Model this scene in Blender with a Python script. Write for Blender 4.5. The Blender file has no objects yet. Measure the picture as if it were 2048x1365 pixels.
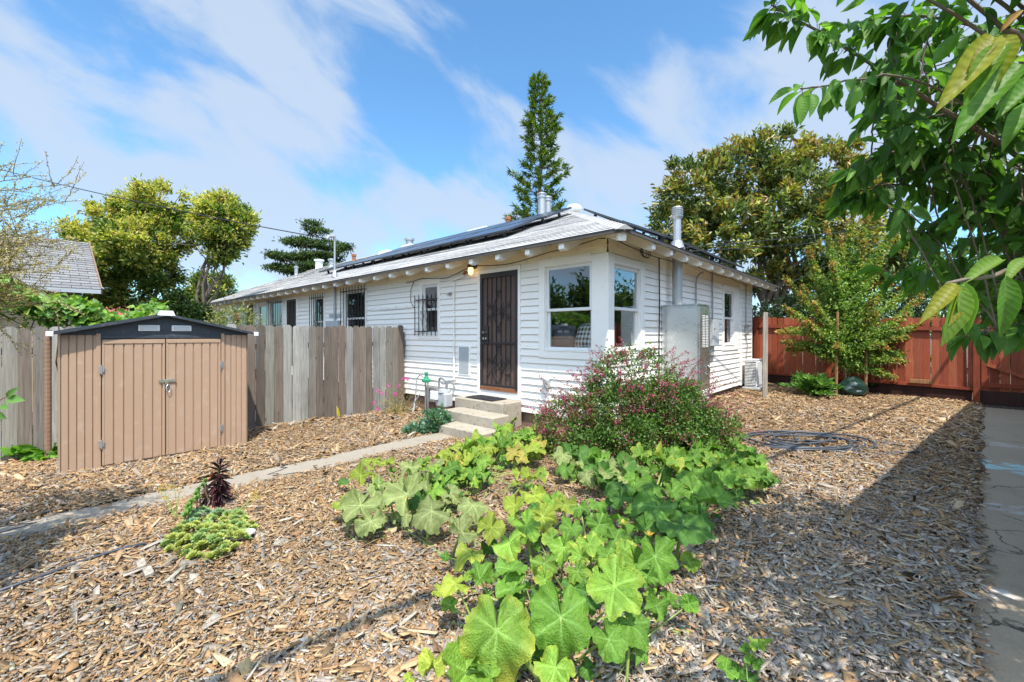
import bpy, math, random
import numpy as np
from mathutils import Vector, Matrix

# ---------------------------------------------------------------- camera, world, sun, exposure
SC = bpy.context.scene
COL = SC.collection
CAM_H = 1.5
F_PX, CX, HY = 863.0, 1024.0, 669.0          # focal length in photo pixels, centre column, horizon row
cam_d = bpy.data.cameras.new("camera")
cam = bpy.data.objects.new("camera", cam_d)
COL.objects.link(cam)
SC.camera = cam
cam_d.sensor_width = 36.0
cam_d.lens = 36.0 * F_PX / 2048.0
cam_d.shift_y = -(682.5 - HY) / 2048.0
cam_d.clip_start = 0.05
cam_d.clip_end = 2000.0
cam.location = (0, 0, CAM_H)
cam.rotation_euler = (math.radians(90), 0, 0)

SUN_EL = math.radians(62)
SUN_V = Vector((0.236 * math.cos(SUN_EL), -0.972 * math.cos(SUN_EL), math.sin(SUN_EL))).normalized()
sun_d = bpy.data.lights.new("sun", 'SUN')
sun_d.energy = 4.0
sun_d.angle = math.radians(0.5)
sun_d.color = (1.0, 0.945, 0.86)
sun = bpy.data.objects.new("sun", sun_d)
COL.objects.link(sun)
sun.rotation_euler = SUN_V.to_track_quat('Z', 'Y').to_euler()

SC.view_settings.view_transform = 'Standard'
SC.view_settings.look = 'None'
SC.view_settings.exposure = 0.92
SC.view_settings.gamma = 1.0
SC.render.film_transparent = False
SC.cycles.max_bounces = 8
SC.cycles.transparent_max_bounces = 8

world = bpy.data.worlds.new("World")
SC.world = world
world.use_nodes = True
wn, wl = world.node_tree.nodes, world.node_tree.links
for n in list(wn): wn.remove(n)
w_out = wn.new('ShaderNodeOutputWorld')
w_bg = wn.new('ShaderNodeBackground')
w_bg.inputs['Strength'].default_value = 0.113
sky = wn.new('ShaderNodeTexSky')
sky.sky_type = 'NISHITA'
sky.sun_disc = False
sky.sun_elevation = SUN_EL
sky.sun_rotation = math.atan2(0.236, -0.972)
sky.air_density = 1.0
sky.dust_density = 0.4
sky.ozone_density = 2.0
tc = wn.new('ShaderNodeTexCoord')
nrm = wn.new('ShaderNodeVectorMath'); nrm.operation = 'NORMALIZE'
wl.new(tc.outputs['Generated'], nrm.inputs[0])
noise = wn.new('ShaderNodeTexNoise'); noise.inputs['Scale'].default_value = 4.0
noise.inputs['Detail'].default_value = 10; noise.inputs['Roughness'].default_value = 0.55
noise.inputs['Distortion'].default_value = 0.35
mr_ = wn.new('ShaderNodeMapping'); mr_.inputs['Rotation'].default_value = (0, math.radians(-30), 0)
mp = wn.new('ShaderNodeMapping'); mp.inputs['Scale'].default_value = (0.62, 1, 1.55); mp.inputs['Location'].default_value = (0.35, 1.2, 0.1)
wl.new(nrm.outputs[0], mr_.inputs[0]); wl.new(mr_.outputs[0], mp.inputs[0]); wl.new(mp.outputs[0], noise.inputs['Vector'])
def wmath(op, a, b=None, clamp=False):
    m = wn.new('ShaderNodeMath'); m.operation = op; m.use_clamp = clamp
    if op == 'MULTIPLY_ADD': m.inputs[2].default_value = -1.02
    for i, q in enumerate((a, b)):
        if q is None: continue
        if isinstance(q, (int, float)): m.inputs[i].default_value = q
        else: wl.new(q, m.inputs[i])
    return m.outputs[0]
# banks of thin cloud: (direction, angular size, weight)
banks = [((-0.75, 1, 0.62), 0.46, 0.30), ((-0.52, 1, 0.34), 0.30, 0.36), ((-0.90, 1, 0.36), 0.26, 0.28), ((-0.36, 1, 0.60), 0.28, 0.20), ((-0.12, 1, 0.34), 0.16, 0.16),
         ((0.16, 1, 0.42), 0.24, 0.36), ((0.55, 1, 0.40), 0.36, 0.46), ((0.95, 1, 0.55), 0.35, 0.30),
         ((-0.05, 1, 0.74), 0.30, -0.30), ((0.30, 1, 0.72), 0.26, -0.26), ((-0.45, 1, 0.72), 0.16, -0.05), ((-1.0, 1, 0.22), 0.25, 0.02),
         ((-0.30, 1, 0.30), 0.10, 0.10), ((-0.25, 1, 0.28), 0.16, -0.06), ((-0.62, 1, 0.20), 0.12, 0.08),
         ((0.1, -1, 0.75), 1.05, 0.55), ((-0.9, -0.5, 0.4), 0.7, 0.25)]  # unseen bank behind the viewer is added for fill light
acc = None
for c, rad, wgt in banks:
    d = wn.new('ShaderNodeVectorMath'); d.operation = 'DISTANCE'
    wl.new(nrm.outputs[0], d.inputs[0]); d.inputs[1].default_value = Vector(c).normalized()
    mr = wn.new('ShaderNodeMapRange'); mr.interpolation_type = 'SMOOTHSTEP'
    mr.inputs['From Min'].default_value = 0.0; mr.inputs['From Max'].default_value = rad * 1.25
    mr.inputs['To Min'].default_value = wgt; mr.inputs['To Max'].default_value = 0.0
    wl.new(d.outputs['Value'], mr.inputs['Value'])
    acc = mr.outputs[0] if acc is None else wmath('ADD', acc, mr.outputs[0])
dens = wmath('ADD', wmath('MULTIPLY_ADD', noise.outputs['Fac'], 3.1), acc)
ramp = wn.new('ShaderNodeMapRange'); ramp.interpolation_type = 'SMOOTHSTEP'
ramp.inputs['From Min'].default_value = 0.50; ramp.inputs['From Max'].default_value = 1.15
ramp.inputs['To Min'].default_value = 0.0; ramp.inputs['To Max'].default_value = 0.86
wl.new(dens, ramp.inputs['Value'])
tint = wn.new('ShaderNodeMix'); tint.data_type = 'RGBA'; tint.blend_type = 'MULTIPLY'
tint.inputs['Factor'].default_value = 1.0
wl.new(sky.outputs['Color'], tint.inputs['A']); tint.inputs['B'].default_value = (0.80, 1.18, 1.32, 1)
cmix = wn.new('ShaderNodeMix'); cmix.data_type = 'RGBA'
wl.new(ramp.outputs[0], cmix.inputs['Factor'])
wl.new(tint.outputs['Result'], cmix.inputs['A'])
# cloud glow raised towards the sun behind the viewer, added as fill light
sdot = wn.new('ShaderNodeVectorMath'); sdot.operation = 'DOT_PRODUCT'
wl.new(nrm.outputs[0], sdot.inputs[0]); sdot.inputs[1].default_value = SUN_V
glow = wn.new('ShaderNodeMapRange'); glow.interpolation_type = 'SMOOTHSTEP'
glow.inputs['From Min'].default_value = 0.25; glow.inputs['From Max'].default_value = 0.85
glow.inputs['To Min'].default_value = 1.0; glow.inputs['To Max'].default_value = 5.2
wl.new(sdot.outputs['Value'], glow.inputs['Value'])
ccol = wn.new('ShaderNodeVectorMath'); ccol.operation = 'SCALE'; ccol.inputs[0].default_value = (2.95, 3.50, 4.30)
wl.new(glow.outputs[0], ccol.inputs['Scale'])
wl.new(ccol.outputs[0], cmix.inputs['B'])
wl.new(cmix.outputs['Result'], w_bg.inputs['Color'])
wl.new(w_bg.outputs[0], w_out.inputs[0])

# ---------------------------------------------------------------- frames of reference
ROT = math.radians(-42.32)
AX = np.array([math.cos(ROT), math.sin(ROT), 0.0])       # along the front wall, to the right
AY = np.array([-math.sin(ROT), math.cos(ROT), 0.0])      # along the side wall, away
CORNER = np.array([1.348, 6.096, 0.0])                   # the near corner of the house
def LW(x, y, z=0.0):
    return CORNER + AX * x + AY * y + np.array([0, 0, z])
def WL(X, Y):
    d = np.array([X, Y, 0.0]) - CORNER
    return float(d @ AX), float(d @ AY)
def at(px, py, Y):                                       # a measured spot at a known distance
    return np.array([(px - CX) / F_PX * Y, Y, CAM_H + (HY - py) / F_PX * Y])
def atz(px, py, z):                                      # a measured spot at a known height
    Y = (CAM_H - z) * F_PX / (py - HY)
    return np.array([(px - CX) / F_PX * Y, Y, z])
def sstep(a, b, x):
    t = np.clip((x - a) / (b - a), 0, 1); return t * t * (3 - 2 * t)
def walk_edge(y):                                        # local x of the mulch / walkway edge
    return 3.31 + (y + 2.71) * 0.092
def ground_l(x, y):
    x = np.asarray(x, float); y = np.asarray(y, float)
    z = 0.022 * np.clip(x, -6, 0) + 0.017 * np.clip(y, 0, 9) * np.clip((4.5 - x) / 4.5, 0, 1)
    z = z + 0.07 * np.exp(-((x + 0.6) / 1.0) ** 2 - ((y + 0.1) / 0.9) ** 2)
    z = z - 0.075 * sstep(-0.02, 0.10, x - walk_edge(y))
    z = z + 0.012 * np.sin(x * 2.3 + y * 1.1) * np.sin(y * 1.7 - x * 0.6)
    return z
def gz(X, Y):
    x, y = WL(X, Y); return float(ground_l(x, y))

# ---------------------------------------------------------------- helpers: objects
def S(r, g, b):
    f = lambda c: (c / 255 / 12.92) if c / 255 <= 0.04045 else ((c / 255 + 0.055) / 1.055) ** 2.4
    return (f(r), f(g), f(b))
def tag(o, label=None, cat=None, group=None, kind=None):
    if label: o['label'] = label
    if cat: o['category'] = cat
    if group: o['group'] = group
    if kind: o['kind'] = kind
    return o
def thing(name, label, cat, loc=(0, 0, 0), rot=0.0, group=None):
    o = bpy.data.objects.new(name, None)
    COL.objects.link(o)
    o.empty_display_size = 0.2
    o.location = tuple(float(a) for a in loc); o.rotation_euler = (0, 0, rot)
    return tag(o, label, cat, group)
def ythings(name, label, cat, x, y, z=0.0, group=None):  # a thing aligned with the house
    return thing(name, label, cat, LW(x, y, z), ROT, group)
def link_mesh(name, me, mats, parent=None, loc=None, smooth=False):
    o = bpy.data.objects.new(name, me)
    COL.objects.link(o)
    for m in (mats if isinstance(mats, (list, tuple)) else [mats]): me.materials.append(m)
    if parent is not None: o.parent = parent
    if loc is not None: o.location = tuple(float(a) for a in loc)
    if smooth:
        me.polygons.foreach_set('use_smooth', np.ones(len(me.polygons), bool))
    return o
def set_col(me, cols):
    a = me.color_attributes.new('Col', 'FLOAT_COLOR', 'POINT')
    c = np.ones((len(me.vertices), 4), np.float32); c[:, :3] = cols
    a.data.foreach_set('color', c.ravel())

class MB:
    """collects shapes and links them as one mesh object"""
    def __init__(s): s.v = []; s.f = []; s.c = []; s.m = []; s.n = 0
    def add(s, verts, faces, col=None, mi=0):
        b = s.n
        verts = np.asarray(verts, float)
        s.v.append(verts); s.n += len(verts)
        for f in faces: s.f.append(tuple(b + i for i in f)); s.m.append(mi)
        s.c.append(np.tile(np.array(col if col is not None else (1, 1, 1), float), (len(verts), 1)) if col is None or np.ndim(col) == 1 else np.asarray(col, float))
        return s
    def obox(s, c, ux, uy, uz, col=None, mi=0):
        c, ux, uy, uz = (np.asarray(a, float) for a in (c, ux, uy, uz))
        vs = [c + ux * i + uy * j + uz * k for k in (-1, 1) for j in (-1, 1) for i in (-1, 1)]
        return s.add(vs, [(0, 2, 3, 1), (4, 5, 7, 6), (0, 1, 5, 4), (2, 6, 7, 3), (0, 4, 6, 2), (1, 3, 7, 5)], col, mi)
    def box(s, x0, x1, y0, y1, z0, z1, col=None, mi=0):
        return s.obox(((x0 + x1) / 2, (y0 + y1) / 2, (z0 + z1) / 2), (abs(x1 - x0) / 2, 0, 0), (0, abs(y1 - y0) / 2, 0), (0, 0, abs(z1 - z0) / 2), col, mi)
    def bbox(s, x0, x1, y0, y1, z0, z1, b=0.006, col=None, mi=0):
        """box with bevelled edges (chamfer b)"""
        bm_v = []; 
        X, Y, Z = (x0, x1), (y0, y1), (z0, z1)
        idx = {}
        for i in (0, 1):
            for j in (0, 1):
                for k in (0, 1):
                    sx, sy, sz = (1 - 2 * i), (1 - 2 * j), (1 - 2 * k)
                    for a in range(3):
                        p = [X[i] + b * sx, Y[j] + b * sy, Z[k] + b * sz]
                        p[a] = (X[i], Y[j], Z[k])[a]
                        idx[(i, j, k, a)] = len(bm_v); bm_v.append(p)
        F = []
        for a in range(3):
            o = [q for q in range(3) if q != a]
            for e in (0, 1):
                q = []
                for (m, n) in ((0, 0), (1, 0), (1, 1), (0, 1)):
                    t = [0, 0, 0]; t[a] = e; t[o[0]] = m; t[o[1]] = n; q.append(idx[(*t, a)])
                F.append(tuple(q))
            for m in (0, 1):
                for n in (0, 1):
                    q = []
                    for e, ax in ((0, o[0]), (1, o[0]), (1, o[1]), (0, o[1])):
                        t = [0, 0, 0]; t[a] = e; t[o[0]] = m; t[o[1]] = n; q.append(idx[(*t, ax)])
                    F.append(tuple(q))
        for i in (0, 1):
            for j in (0, 1):
                for k in (0, 1): F.append(tuple(idx[(i, j, k, a)] for a in range(3)))
        # consistent outward winding
        c = np.array([(x0 + x1) / 2, (y0 + y1) / 2, (z0 + z1) / 2]); P = np.array(bm_v); G = []
        for f in F:
            n = np.cross(P[f[1]] - P[f[0]], P[f[2]] - P[f[0]])
            G.append(f if n @ (P[list(f)].mean(0) - c) > 0 else f[::-1])
        return s.add(bm_v, G, col, mi)
    def beam(s, p, q, w, h, col=None, up=(0, 0, 1), mi=0):
        p, q = np.asarray(p, float), np.asarray(q, float)
        d = q - p; L = np.linalg.norm(d); d = d / L
        side = np.cross(d, up); nn = np.linalg.norm(side)
        side = np.array([1, 0, 0]) if nn < 1e-6 else side / nn
        u = np.cross(side, d)
        return s.obox((p + q) / 2, d * L / 2, side * w / 2, u * h / 2, col, mi)
    def tube(s, pts, r, n=6, col=None, cap=True, mi=0):
        pts = np.asarray(pts, float); m = len(pts)
        rs = np.full(m, r, float) if np.isscalar(r) else np.asarray(r, float)
        T = np.gradient(pts, axis=0); T /= (np.linalg.norm(T, axis=1)[:, None] + 1e-12)
        ref = np.array([0, 0, 1.0]) if abs(T[0][2]) < 0.9 else np.array([1.0, 0, 0])
        N = np.cross(T[0], ref); N /= np.linalg.norm(N)
        V = []
        a = np.linspace(0, 2 * math.pi, n, endpoint=False)
        for i in range(m):
            N = N - T[i] * (N @ T[i]); N /= (np.linalg.norm(N) + 1e-12)
            B = np.cross(T[i], N)
            V.append(pts[i] + rs[i] * (np.outer(np.cos(a), N) + np.outer(np.sin(a), B)))
        V = np.concatenate(V); F = []
        for i in range(m - 1):
            for j in range(n):
                k = (j + 1) % n
                F.append((i * n + j, i * n + k, (i + 1) * n + k, (i + 1) * n + j))
        if cap:
            F.append(tuple(range(n))[::-1]); F.append(tuple((m - 1) * n + j for j in range(n)))
        return s.add(V, F, col, mi)
    def lathe(s, prof, c=(0, 0, 0), n=20, col=None, mi=0):
        c = np.asarray(c, float); a = np.linspace(0, 2 * math.pi, n, endpoint=False); V = []
        for r, z in prof: V.append(np.stack([np.cos(a) * r, np.sin(a) * r, np.full(n, z)], 1) + c)
        F = []
        for i in range(len(prof) - 1):
            for j in range(n):
                k = (j + 1) % n; F.append((i * n + j, i * n + k, (i + 1) * n + k, (i + 1) * n + j))
        F.append(tuple(range(n))[::-1]); F.append(tuple((len(prof) - 1) * n + j for j in range(n)))
        return s.add(np.concatenate(V), F, col, mi)
    def build(s, name, mats, parent=None, world=False, base=None, smooth=False):
        """parent: verts are in the parent's frame, or in the world if world=True; base: origin of a stand-alone mesh"""
        V = np.concatenate(s.v)
        if parent is not None and world: V = V - np.array(parent.location)
        if base is not None: V = V - np.asarray(base, float)
        me = bpy.data.meshes.new(name)
        me.from_pydata(V.tolist(), [], s.f)
        if any(s.m): me.polygons.foreach_set('material_index', np.array(s.m, np.int32))
        set_col(me, np.concatenate(s.c))
        me.update()
        return link_mesh(name, me, mats, parent, base, smooth)

def batch(name, V, tmpl, cols, mat, parent=None, base=(0, 0, 0), smooth=False, uv=None):
    """N copies of one small face template as ONE mesh. V (N,k,3) world, cols (N,3) or (N,k,3)"""
    N, k, _ = V.shape
    tmpl = np.asarray(tmpl); Fn, q = tmpl.shape
    idx = (tmpl[None] + (np.arange(N) * k)[:, None, None]).reshape(-1)
    me = bpy.data.meshes.new(name)
    me.vertices.add(N * k); me.loops.add(len(idx)); me.polygons.add(N * Fn)
    me.vertices.foreach_set('co', (V - np.asarray(base, float)).reshape(-1).astype(np.float32))
    me.loops.foreach_set('vertex_index', idx.astype(np.int32))
    me.polygons.foreach_set('loop_start', (np.arange(N * Fn) * q).astype(np.int32))
    me.polygons.foreach_set('loop_total', np.full(N * Fn, q, np.int32))
    if cols.ndim == 2: cols = np.repeat(cols[:, None], k, 1)
    set_col(me, cols.reshape(-1, 3))
    if uv is not None:
        lay = me.uv_layers.new(name='UVMap')
        lay.data.foreach_set('uv', np.tile(uv, (N, 1))[idx].astype(np.float32).ravel())
    me.update(calc_edges=True); me.validate()
    return link_mesh(name, me, mat, parent, None if parent is not None else base, smooth)

def unit(a): return a / (np.linalg.norm(a, axis=-1, keepdims=True) + 1e-9)
LEAF4 = (np.array([[0, 0, 0], [0.45, -0.5, 0.10], [1, 0, -0.06], [0.45, 0.5, 0.10]]), np.array([[0, 1, 2], [0, 2, 3]]))
def leaf_grid(n=6, droop=0.25, fold=0.18, shape=lambda t: np.sin(np.pi * t ** 0.8) ** 0.8, wave=0.0):
    P = []; UV = []
    for i in range(n + 1):
        t = i / n; w = 0.5 * float(shape(min(max(t, 0.0), 1.0))) if 0 < i < n else (0.02 if i == 0 else 0.0)
        for j in (-1, 0, 1):
            P.append((t, w * j, fold * abs(j) * w * 2 - droop * t * t + (wave * math.sin(t * 9 + j) if j else 0)))
            UV.append((t, j))
    Fq = []
    for i in range(n):
        for j in range(2):
            a = i * 3 + j; Fq.append((a, a + 1, a + 4, a + 3))
    return np.array(P), np.array(Fq), np.array(UV, float)
def leaf_verts(P, D, Nn, ln, wd, tmpl):
    D = unit(D); Sd = unit(np.cross(D, Nn)); U = np.cross(Sd, D)
    t = tmpl
    return (P[:, None] + D[:, None] * (t[None, :, 0:1] * ln[:, None, None]) + Sd[:, None] * (t[None, :, 1:2] * wd[:, None, None])
            + U[:, None] * (t[None, :, 2:3] * ln[:, None, None]))
# ---------------------------------------------------------------- materials (all procedural)
def new_mat(name):
    m = bpy.data.materials.new(name); m.use_nodes = True
    nt = m.node_tree; nt.nodes.clear()
    out = nt.nodes.new('ShaderNodeOutputMaterial'); b = nt.nodes.new('ShaderNodeBsdfPrincipled')
    nt.links.new(b.outputs[0], out.inputs[0])
    return m, nt, b, out
def nd(nt, kind, **kw):
    n = nt.nodes.new(kind)
    for k, v in kw.items():
        if k in n.inputs.keys(): n.inputs[k].default_value = v
        else: setattr(n, k, v)
    return n
def coords(nt, scale=(1, 1, 1), rot=(0, 0, 0), src='Object'):
    t = nt.nodes.new('ShaderNodeTexCoord'); m = nt.nodes.new('ShaderNodeMapping')
    m.inputs['Scale'].default_value = scale; m.inputs['Rotation'].default_value = rot
    nt.links.new(t.outputs[src], m.inputs[0]); return m.outputs[0]
def mixc(nt, a, b, fac, mode='MIX'):
    m = nt.nodes.new('ShaderNodeMix'); m.data_type = 'RGBA'; m.blend_type = mode
    for nm, v in (('A', a), ('B', b), ('Factor', fac)):
        if hasattr(v, 'is_linked') or hasattr(v, 'links'): nt.links.new(v, m.inputs[nm])
        elif nm == 'Factor': m.inputs[nm].default_value = v
        else: m.inputs[nm].default_value = (*v[:3], 1)
    return m.outputs['Result']
def rng_(nt, v, a, b, c=0.0, d=1.0, smooth=False):
    m = nt.nodes.new('ShaderNodeMapRange')
    if smooth: m.interpolation_type = 'SMOOTHSTEP'
    m.inputs['From Min'].default_value = a; m.inputs['From Max'].default_value = b
    m.inputs['To Min'].default_value = c; m.inputs['To Max'].default_value = d
    nt.links.new(v, m.inputs['Value']); return m.outputs[0]
def noise_(nt, vec, scale, detail=4, rough=0.55, dist=0.0):
    n = nd(nt, 'ShaderNodeTexNoise', Scale=scale, Detail=detail, Roughness=rough, Distortion=dist)
    nt.links.new(vec, n.inputs['Vector']); return n.outputs['Fac']
def bump_(nt, b, h, strength=0.3, dist=0.01):
    k = nd(nt, 'ShaderNodeBump', Strength=strength, Distance=dist)
    nt.links.new(h, k.inputs['Height']); nt.links.new(k.outputs[0], b.inputs['Normal'])
def paint(name, col, rough=0.55, var=0.12, scale=3.0, dirt=None, dirt_amt=0.25, stretch=(1, 1, 1), bump=0.08, bscale=60, metal=0.0, attr=False, spec=0.4):
    """painted / plain surface with uneven tone, blotchy dirt and fine grain"""
    m, nt, b, _ = new_mat(name)
    v = coords(nt, stretch)
    n1 = noise_(nt, v, scale, 5); n2 = noise_(nt, v, scale * 5.3, 4)
    base = mixc(nt, tuple(c * (1 - var) for c in col), tuple(min(1, c * (1 + var)) for c in col), n1)
    if attr:
        a = nd(nt, 'ShaderNodeVertexColor', layer_name='Col')
        base = mixc(nt, base, a.outputs[0], 1.0, 'MULTIPLY')
    if dirt is not None:
        f = rng_(nt, n2, 0.52, 0.78, 0, dirt_amt, True)
        base = mixc(nt, base, dirt, f)
    nt.links.new(base, b.inputs['Base Color'])
    nt.links.new(rng_(nt, n2, 0.3, 0.7, rough - 0.08, min(1, rough + 0.1)), b.inputs['Roughness'])
    b.inputs['Metallic'].default_value = metal; b.inputs['Specular IOR Level'].default_value = spec
    bump_(nt, b, noise_(nt, v, bscale, 3), bump, 0.004)
    return m
def wood(name, rough=0.8, grain=(14, 14, 0.7), attr=True, col=(1, 1, 1), dark=0.45, knots=True):
    m, nt, b, _ = new_mat(name)
    v = coords(nt, grain)
    v2 = coords(nt)
    g = noise_(nt, v, 3.0, 6, 0.65, 0.6)
    base = mixc(nt, tuple(c * dark for c in col), tuple(min(1, c * 1.25) for c in col), rng_(nt, g, 0.28, 0.72))
    if attr:
        a = nd(nt, 'ShaderNodeVertexColor', layer_name='Col'); base = mixc(nt, base, a.outputs[0], 1.0, 'MULTIPLY')
    big = noise_(nt, v2, 1.6, 4)
    base = mixc(nt, base, (0.55, 0.53, 0.5), rng_(nt, big, 0.5, 0.8, 0, 0.75, True), 'MULTIPLY')
    if knots:
        vo = nd(nt, 'ShaderNodeTexVoronoi', Scale=1.0); nt.links.new(coords(nt, (6.5, 6.5, 2.6)), vo.inputs['Vector'])
        base = mixc(nt, base, (0.05, 0.035, 0.025), rng_(nt, vo.outputs['Distance'], 0.05, 0.10, 0.75, 0.0))
    nt.links.new(base, b.inputs['Base Color']); b.inputs['Roughness'].default_value = rough
    b.inputs['Specular IOR Level'].default_value = 0.2
    bump_(nt, b, g, 0.5, 0.004)
    return m
def leafm(name, trans=0.35, rough=0.45, spec=0.4, veins=False, var=0.25, gain=1.0, blister=False):
    m, nt, b, out = new_mat(name)
    a = nd(nt, 'ShaderNodeVertexColor', layer_name='Col')
    v = coords(nt)
    n1 = noise_(nt, v, 35 if veins else 9, 3)
    c = mixc(nt, a.outputs[0], (1 - var, 1 - var, 1 - var), rng_(nt, n1, 0.35, 0.7), 'MULTIPLY')
    if veins:
        uv = nt.nodes.new('ShaderNodeUVMap'); uv.uv_map = 'UVMap'
        sp = nt.nodes.new('ShaderNodeSeparateXYZ'); nt.links.new(uv.outputs[0], sp.inputs[0])
        def mt(op, p, q):
            k = nt.nodes.new('ShaderNodeMath'); k.operation = op
            for i, x in enumerate((p, q)):
                if x is None: continue
                if isinstance(x, (int, float)): k.inputs[i].default_value = x
                else: nt.links.new(x, k.inputs[i])
            return k.outputs[0]
        av = mt('ABSOLUTE', sp.outputs['Y'], None)
        ph = mt('SUBTRACT', mt('MULTIPLY', sp.outputs['X'], 62), mt('MULTIPLY', av, 12))
        sn = mt('SINE', ph, None)
        line = rng_(nt, sn, 0.80, 1.0, 0, 0.5)
        mid = rng_(nt, av, 0.0, 0.10, 0.7, 0.0)
        c = mixc(nt, c, (0.32, 0.40, 0.14), mt('MULTIPLY', mt('MAXIMUM', line, mid), 0.32))
        bump_(nt, b, sn, 0.16, 0.002)
    if blister:     # puckered surface between a fine net of veins
        vo = nd(nt, 'ShaderNodeTexVoronoi', Scale=70); vo.feature = 'DISTANCE_TO_EDGE'; nt.links.new(v, vo.inputs['Vector'])
        h = rng_(nt, vo.outputs['Distance'], 0.0, 0.25, 0, 1, True)
        c = mixc(nt, mixc(nt, c, (1.22, 1.15, 1.25), 1.0, 'MULTIPLY'), c, h)
        bump_(nt, b, h, 0.55, 0.004)
        mil = noise_(nt, v, 26, 6, 0.7); c = mixc(nt, c, (0.30, 0.33, 0.20), rng_(nt, mil, 0.60, 0.74, 0, 0.55))
        n4 = noise_(nt, v, 14, 5); c = mixc(nt, c, (0.72, 0.80, 0.7), rng_(nt, n4, 0.45, 0.7), 'MULTIPLY')
    nt.links.new(c, b.inputs['Base Color'])
    b.inputs['Roughness'].default_value = rough; b.inputs['Specular IOR Level'].default_value = spec
    t = nt.nodes.new('ShaderNodeBsdfTranslucent'); mx = nt.nodes.new('ShaderNodeMixShader'); mx.inputs[0].default_value = trans
    tcol = mixc(nt, c, (1.5 * gain, 1.65 * gain, 0.55 * gain), 1.0, 'MULTIPLY')
    nt.links.new(tcol, t.inputs[0]); nt.links.new(b.outputs[0], mx.inputs[1]); nt.links.new(t.outputs[0], mx.inputs[2])
    nt.links.new(mx.outputs[0], out.inputs[0])
    return m

M = {}
def siding_mat():
    m, nt, b, _ = new_mat('white_siding')
    t = nt.nodes.new('ShaderNodeTexCoord'); sx = nt.nodes.new('ShaderNodeSeparateXYZ'); nt.links.new(t.outputs['Object'], sx.inputs[0])
    add = nt.nodes.new('ShaderNodeMath'); add.operation = 'ADD'; nt.links.new(sx.outputs['X'], add.inputs[0]); nt.links.new(sx.outputs['Y'], add.inputs[1])
    zz = nt.nodes.new('ShaderNodeMath'); zz.operation = 'SUBTRACT'; nt.links.new(sx.outputs['Z'], zz.inputs[0]); zz.inputs[1].default_value = 0.22
    cb = nt.nodes.new('ShaderNodeCombineXYZ'); nt.links.new(add.outputs[0], cb.inputs[0]); nt.links.new(zz.outputs[0], cb.inputs[1])
    br = nd(nt, 'ShaderNodeTexBrick', Scale=1.0); br.offset = 0.37; br.offset_frequency = 2
    br.inputs['Brick Width'].default_value = 2.9; br.inputs['Row Height'].default_value = 2.44 / 21; br.inputs['Mortar Size'].default_value = 0.0022; br.inputs['Mortar Smooth'].default_value = 0.1
    br.inputs['Color1'].default_value = (0.80, 0.765, 0.705, 1); br.inputs['Color2'].default_value = (0.845, 0.81, 0.75, 1); br.inputs['Mortar'].default_value = (0.52, 0.47, 0.40, 1)
    nt.links.new(cb.outputs[0], br.inputs['Vector'])
    v = coords(nt, (0.6, 0.6, 5)); v2 = coords(nt, (5, 5, 0.8)); v3 = coords(nt)
    c = mixc(nt, br.outputs['Color'], (0.50, 0.43, 0.33), rng_(nt, noise_(nt, v, 2.2, 6, 0.65), 0.56, 0.80, 0, 0.32, True))
    c = mixc(nt, c, (0.42, 0.37, 0.30), rng_(nt, noise_(nt, v2, 1.6, 6, 0.7), 0.60, 0.80, 0, 0.35, True))
    c = mixc(nt, c, (0.30, 0.25, 0.20), rng_(nt, noise_(nt, v3, 45, 2), 0.72, 0.80, 0, 0.5))
    nt.links.new(c, b.inputs['Base Color']); b.inputs['Roughness'].default_value = 0.5; b.inputs['Specular IOR Level'].default_value = 0.35
    bump_(nt, b, noise_(nt, v, 12, 3), 0.08, 0.004); return m
M['siding'] = siding_mat()
M['trim'] = paint('white_trim', (0.83, 0.80, 0.745), 0.45, 0.04, 2.0, (0.45, 0.38, 0.28), 0.15)
M['cream'] = paint('cream_paint_and_warm_bounce', (0.88, 0.79, 0.60), 0.55, 0.07, 2.5, (0.35, 0.26, 0.15), 0.25)  # soffit paint; on the upper siding its cream stands for warm bounce light
M['found'] = paint('brown_foundation', (0.20, 0.125, 0.085), 0.85, 0.2, 4.0, (0.3, 0.22, 0.15), 0.4, bump=0.3)
M['iron'] = paint('black_iron', (0.028, 0.026, 0.026), 0.5, 0.2, 8.0, (0.16, 0.05, 0.02), 0.3)
M['door'] = paint('brown_screen_door', (0.095, 0.060, 0.048), 0.7, 0.25, 2.0, (0.18, 0.10, 0.07), 0.5, (1, 1, 1.5))
M['rust'] = paint('rusty_metal', (0.24, 0.085, 0.03), 0.8, 0.4, 9.0, (0.5, 0.45, 0.38), 0.8)
M['reddoor'] = paint('red_brown_door', (0.13, 0.035, 0.022), 0.6, 0.15, 3)
M['metalgrey'] = paint('grey_painted_metal', (0.36, 0.38, 0.39), 0.5, 0.08, 4, (0.2, 0.19, 0.17), 0.3)
M['white_metal'] = paint('white_metal', (0.72, 0.72, 0.71), 0.4, 0.05, 5, (0.4, 0.37, 0.32), 0.2)
M['conduit'] = paint('galvanized_pipe', (0.36, 0.365, 0.37), 0.4, 0.1, 8, (0.25, 0.24, 0.23), 0.5, metal=0.6)
M['black'] = paint('black_rubber', (0.018, 0.018, 0.02), 0.55, 0.2, 12)
M['hose'] = paint('grey_hose', (0.055, 0.062, 0.075), 0.42, 0.15, 6, (0.25, 0.24, 0.22), 0.3)
M['green_metal'] = paint('green_valve', (0.02, 0.22, 0.12), 0.45, 0.1, 8)
M['shed'] = paint('tan_shed_metal', (0.375, 0.25, 0.168), 0.42, 0.05, 1.6, (0.46, 0.36, 0.28), 0.4, bump=0.22, bscale=3.5, spec=0.3)
M['shedroof'] = paint('charcoal_shed_roof', (0.035, 0.042, 0.052), 0.45, 0.2, 4, (0.16, 0.16, 0.16), 0.35)
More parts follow.
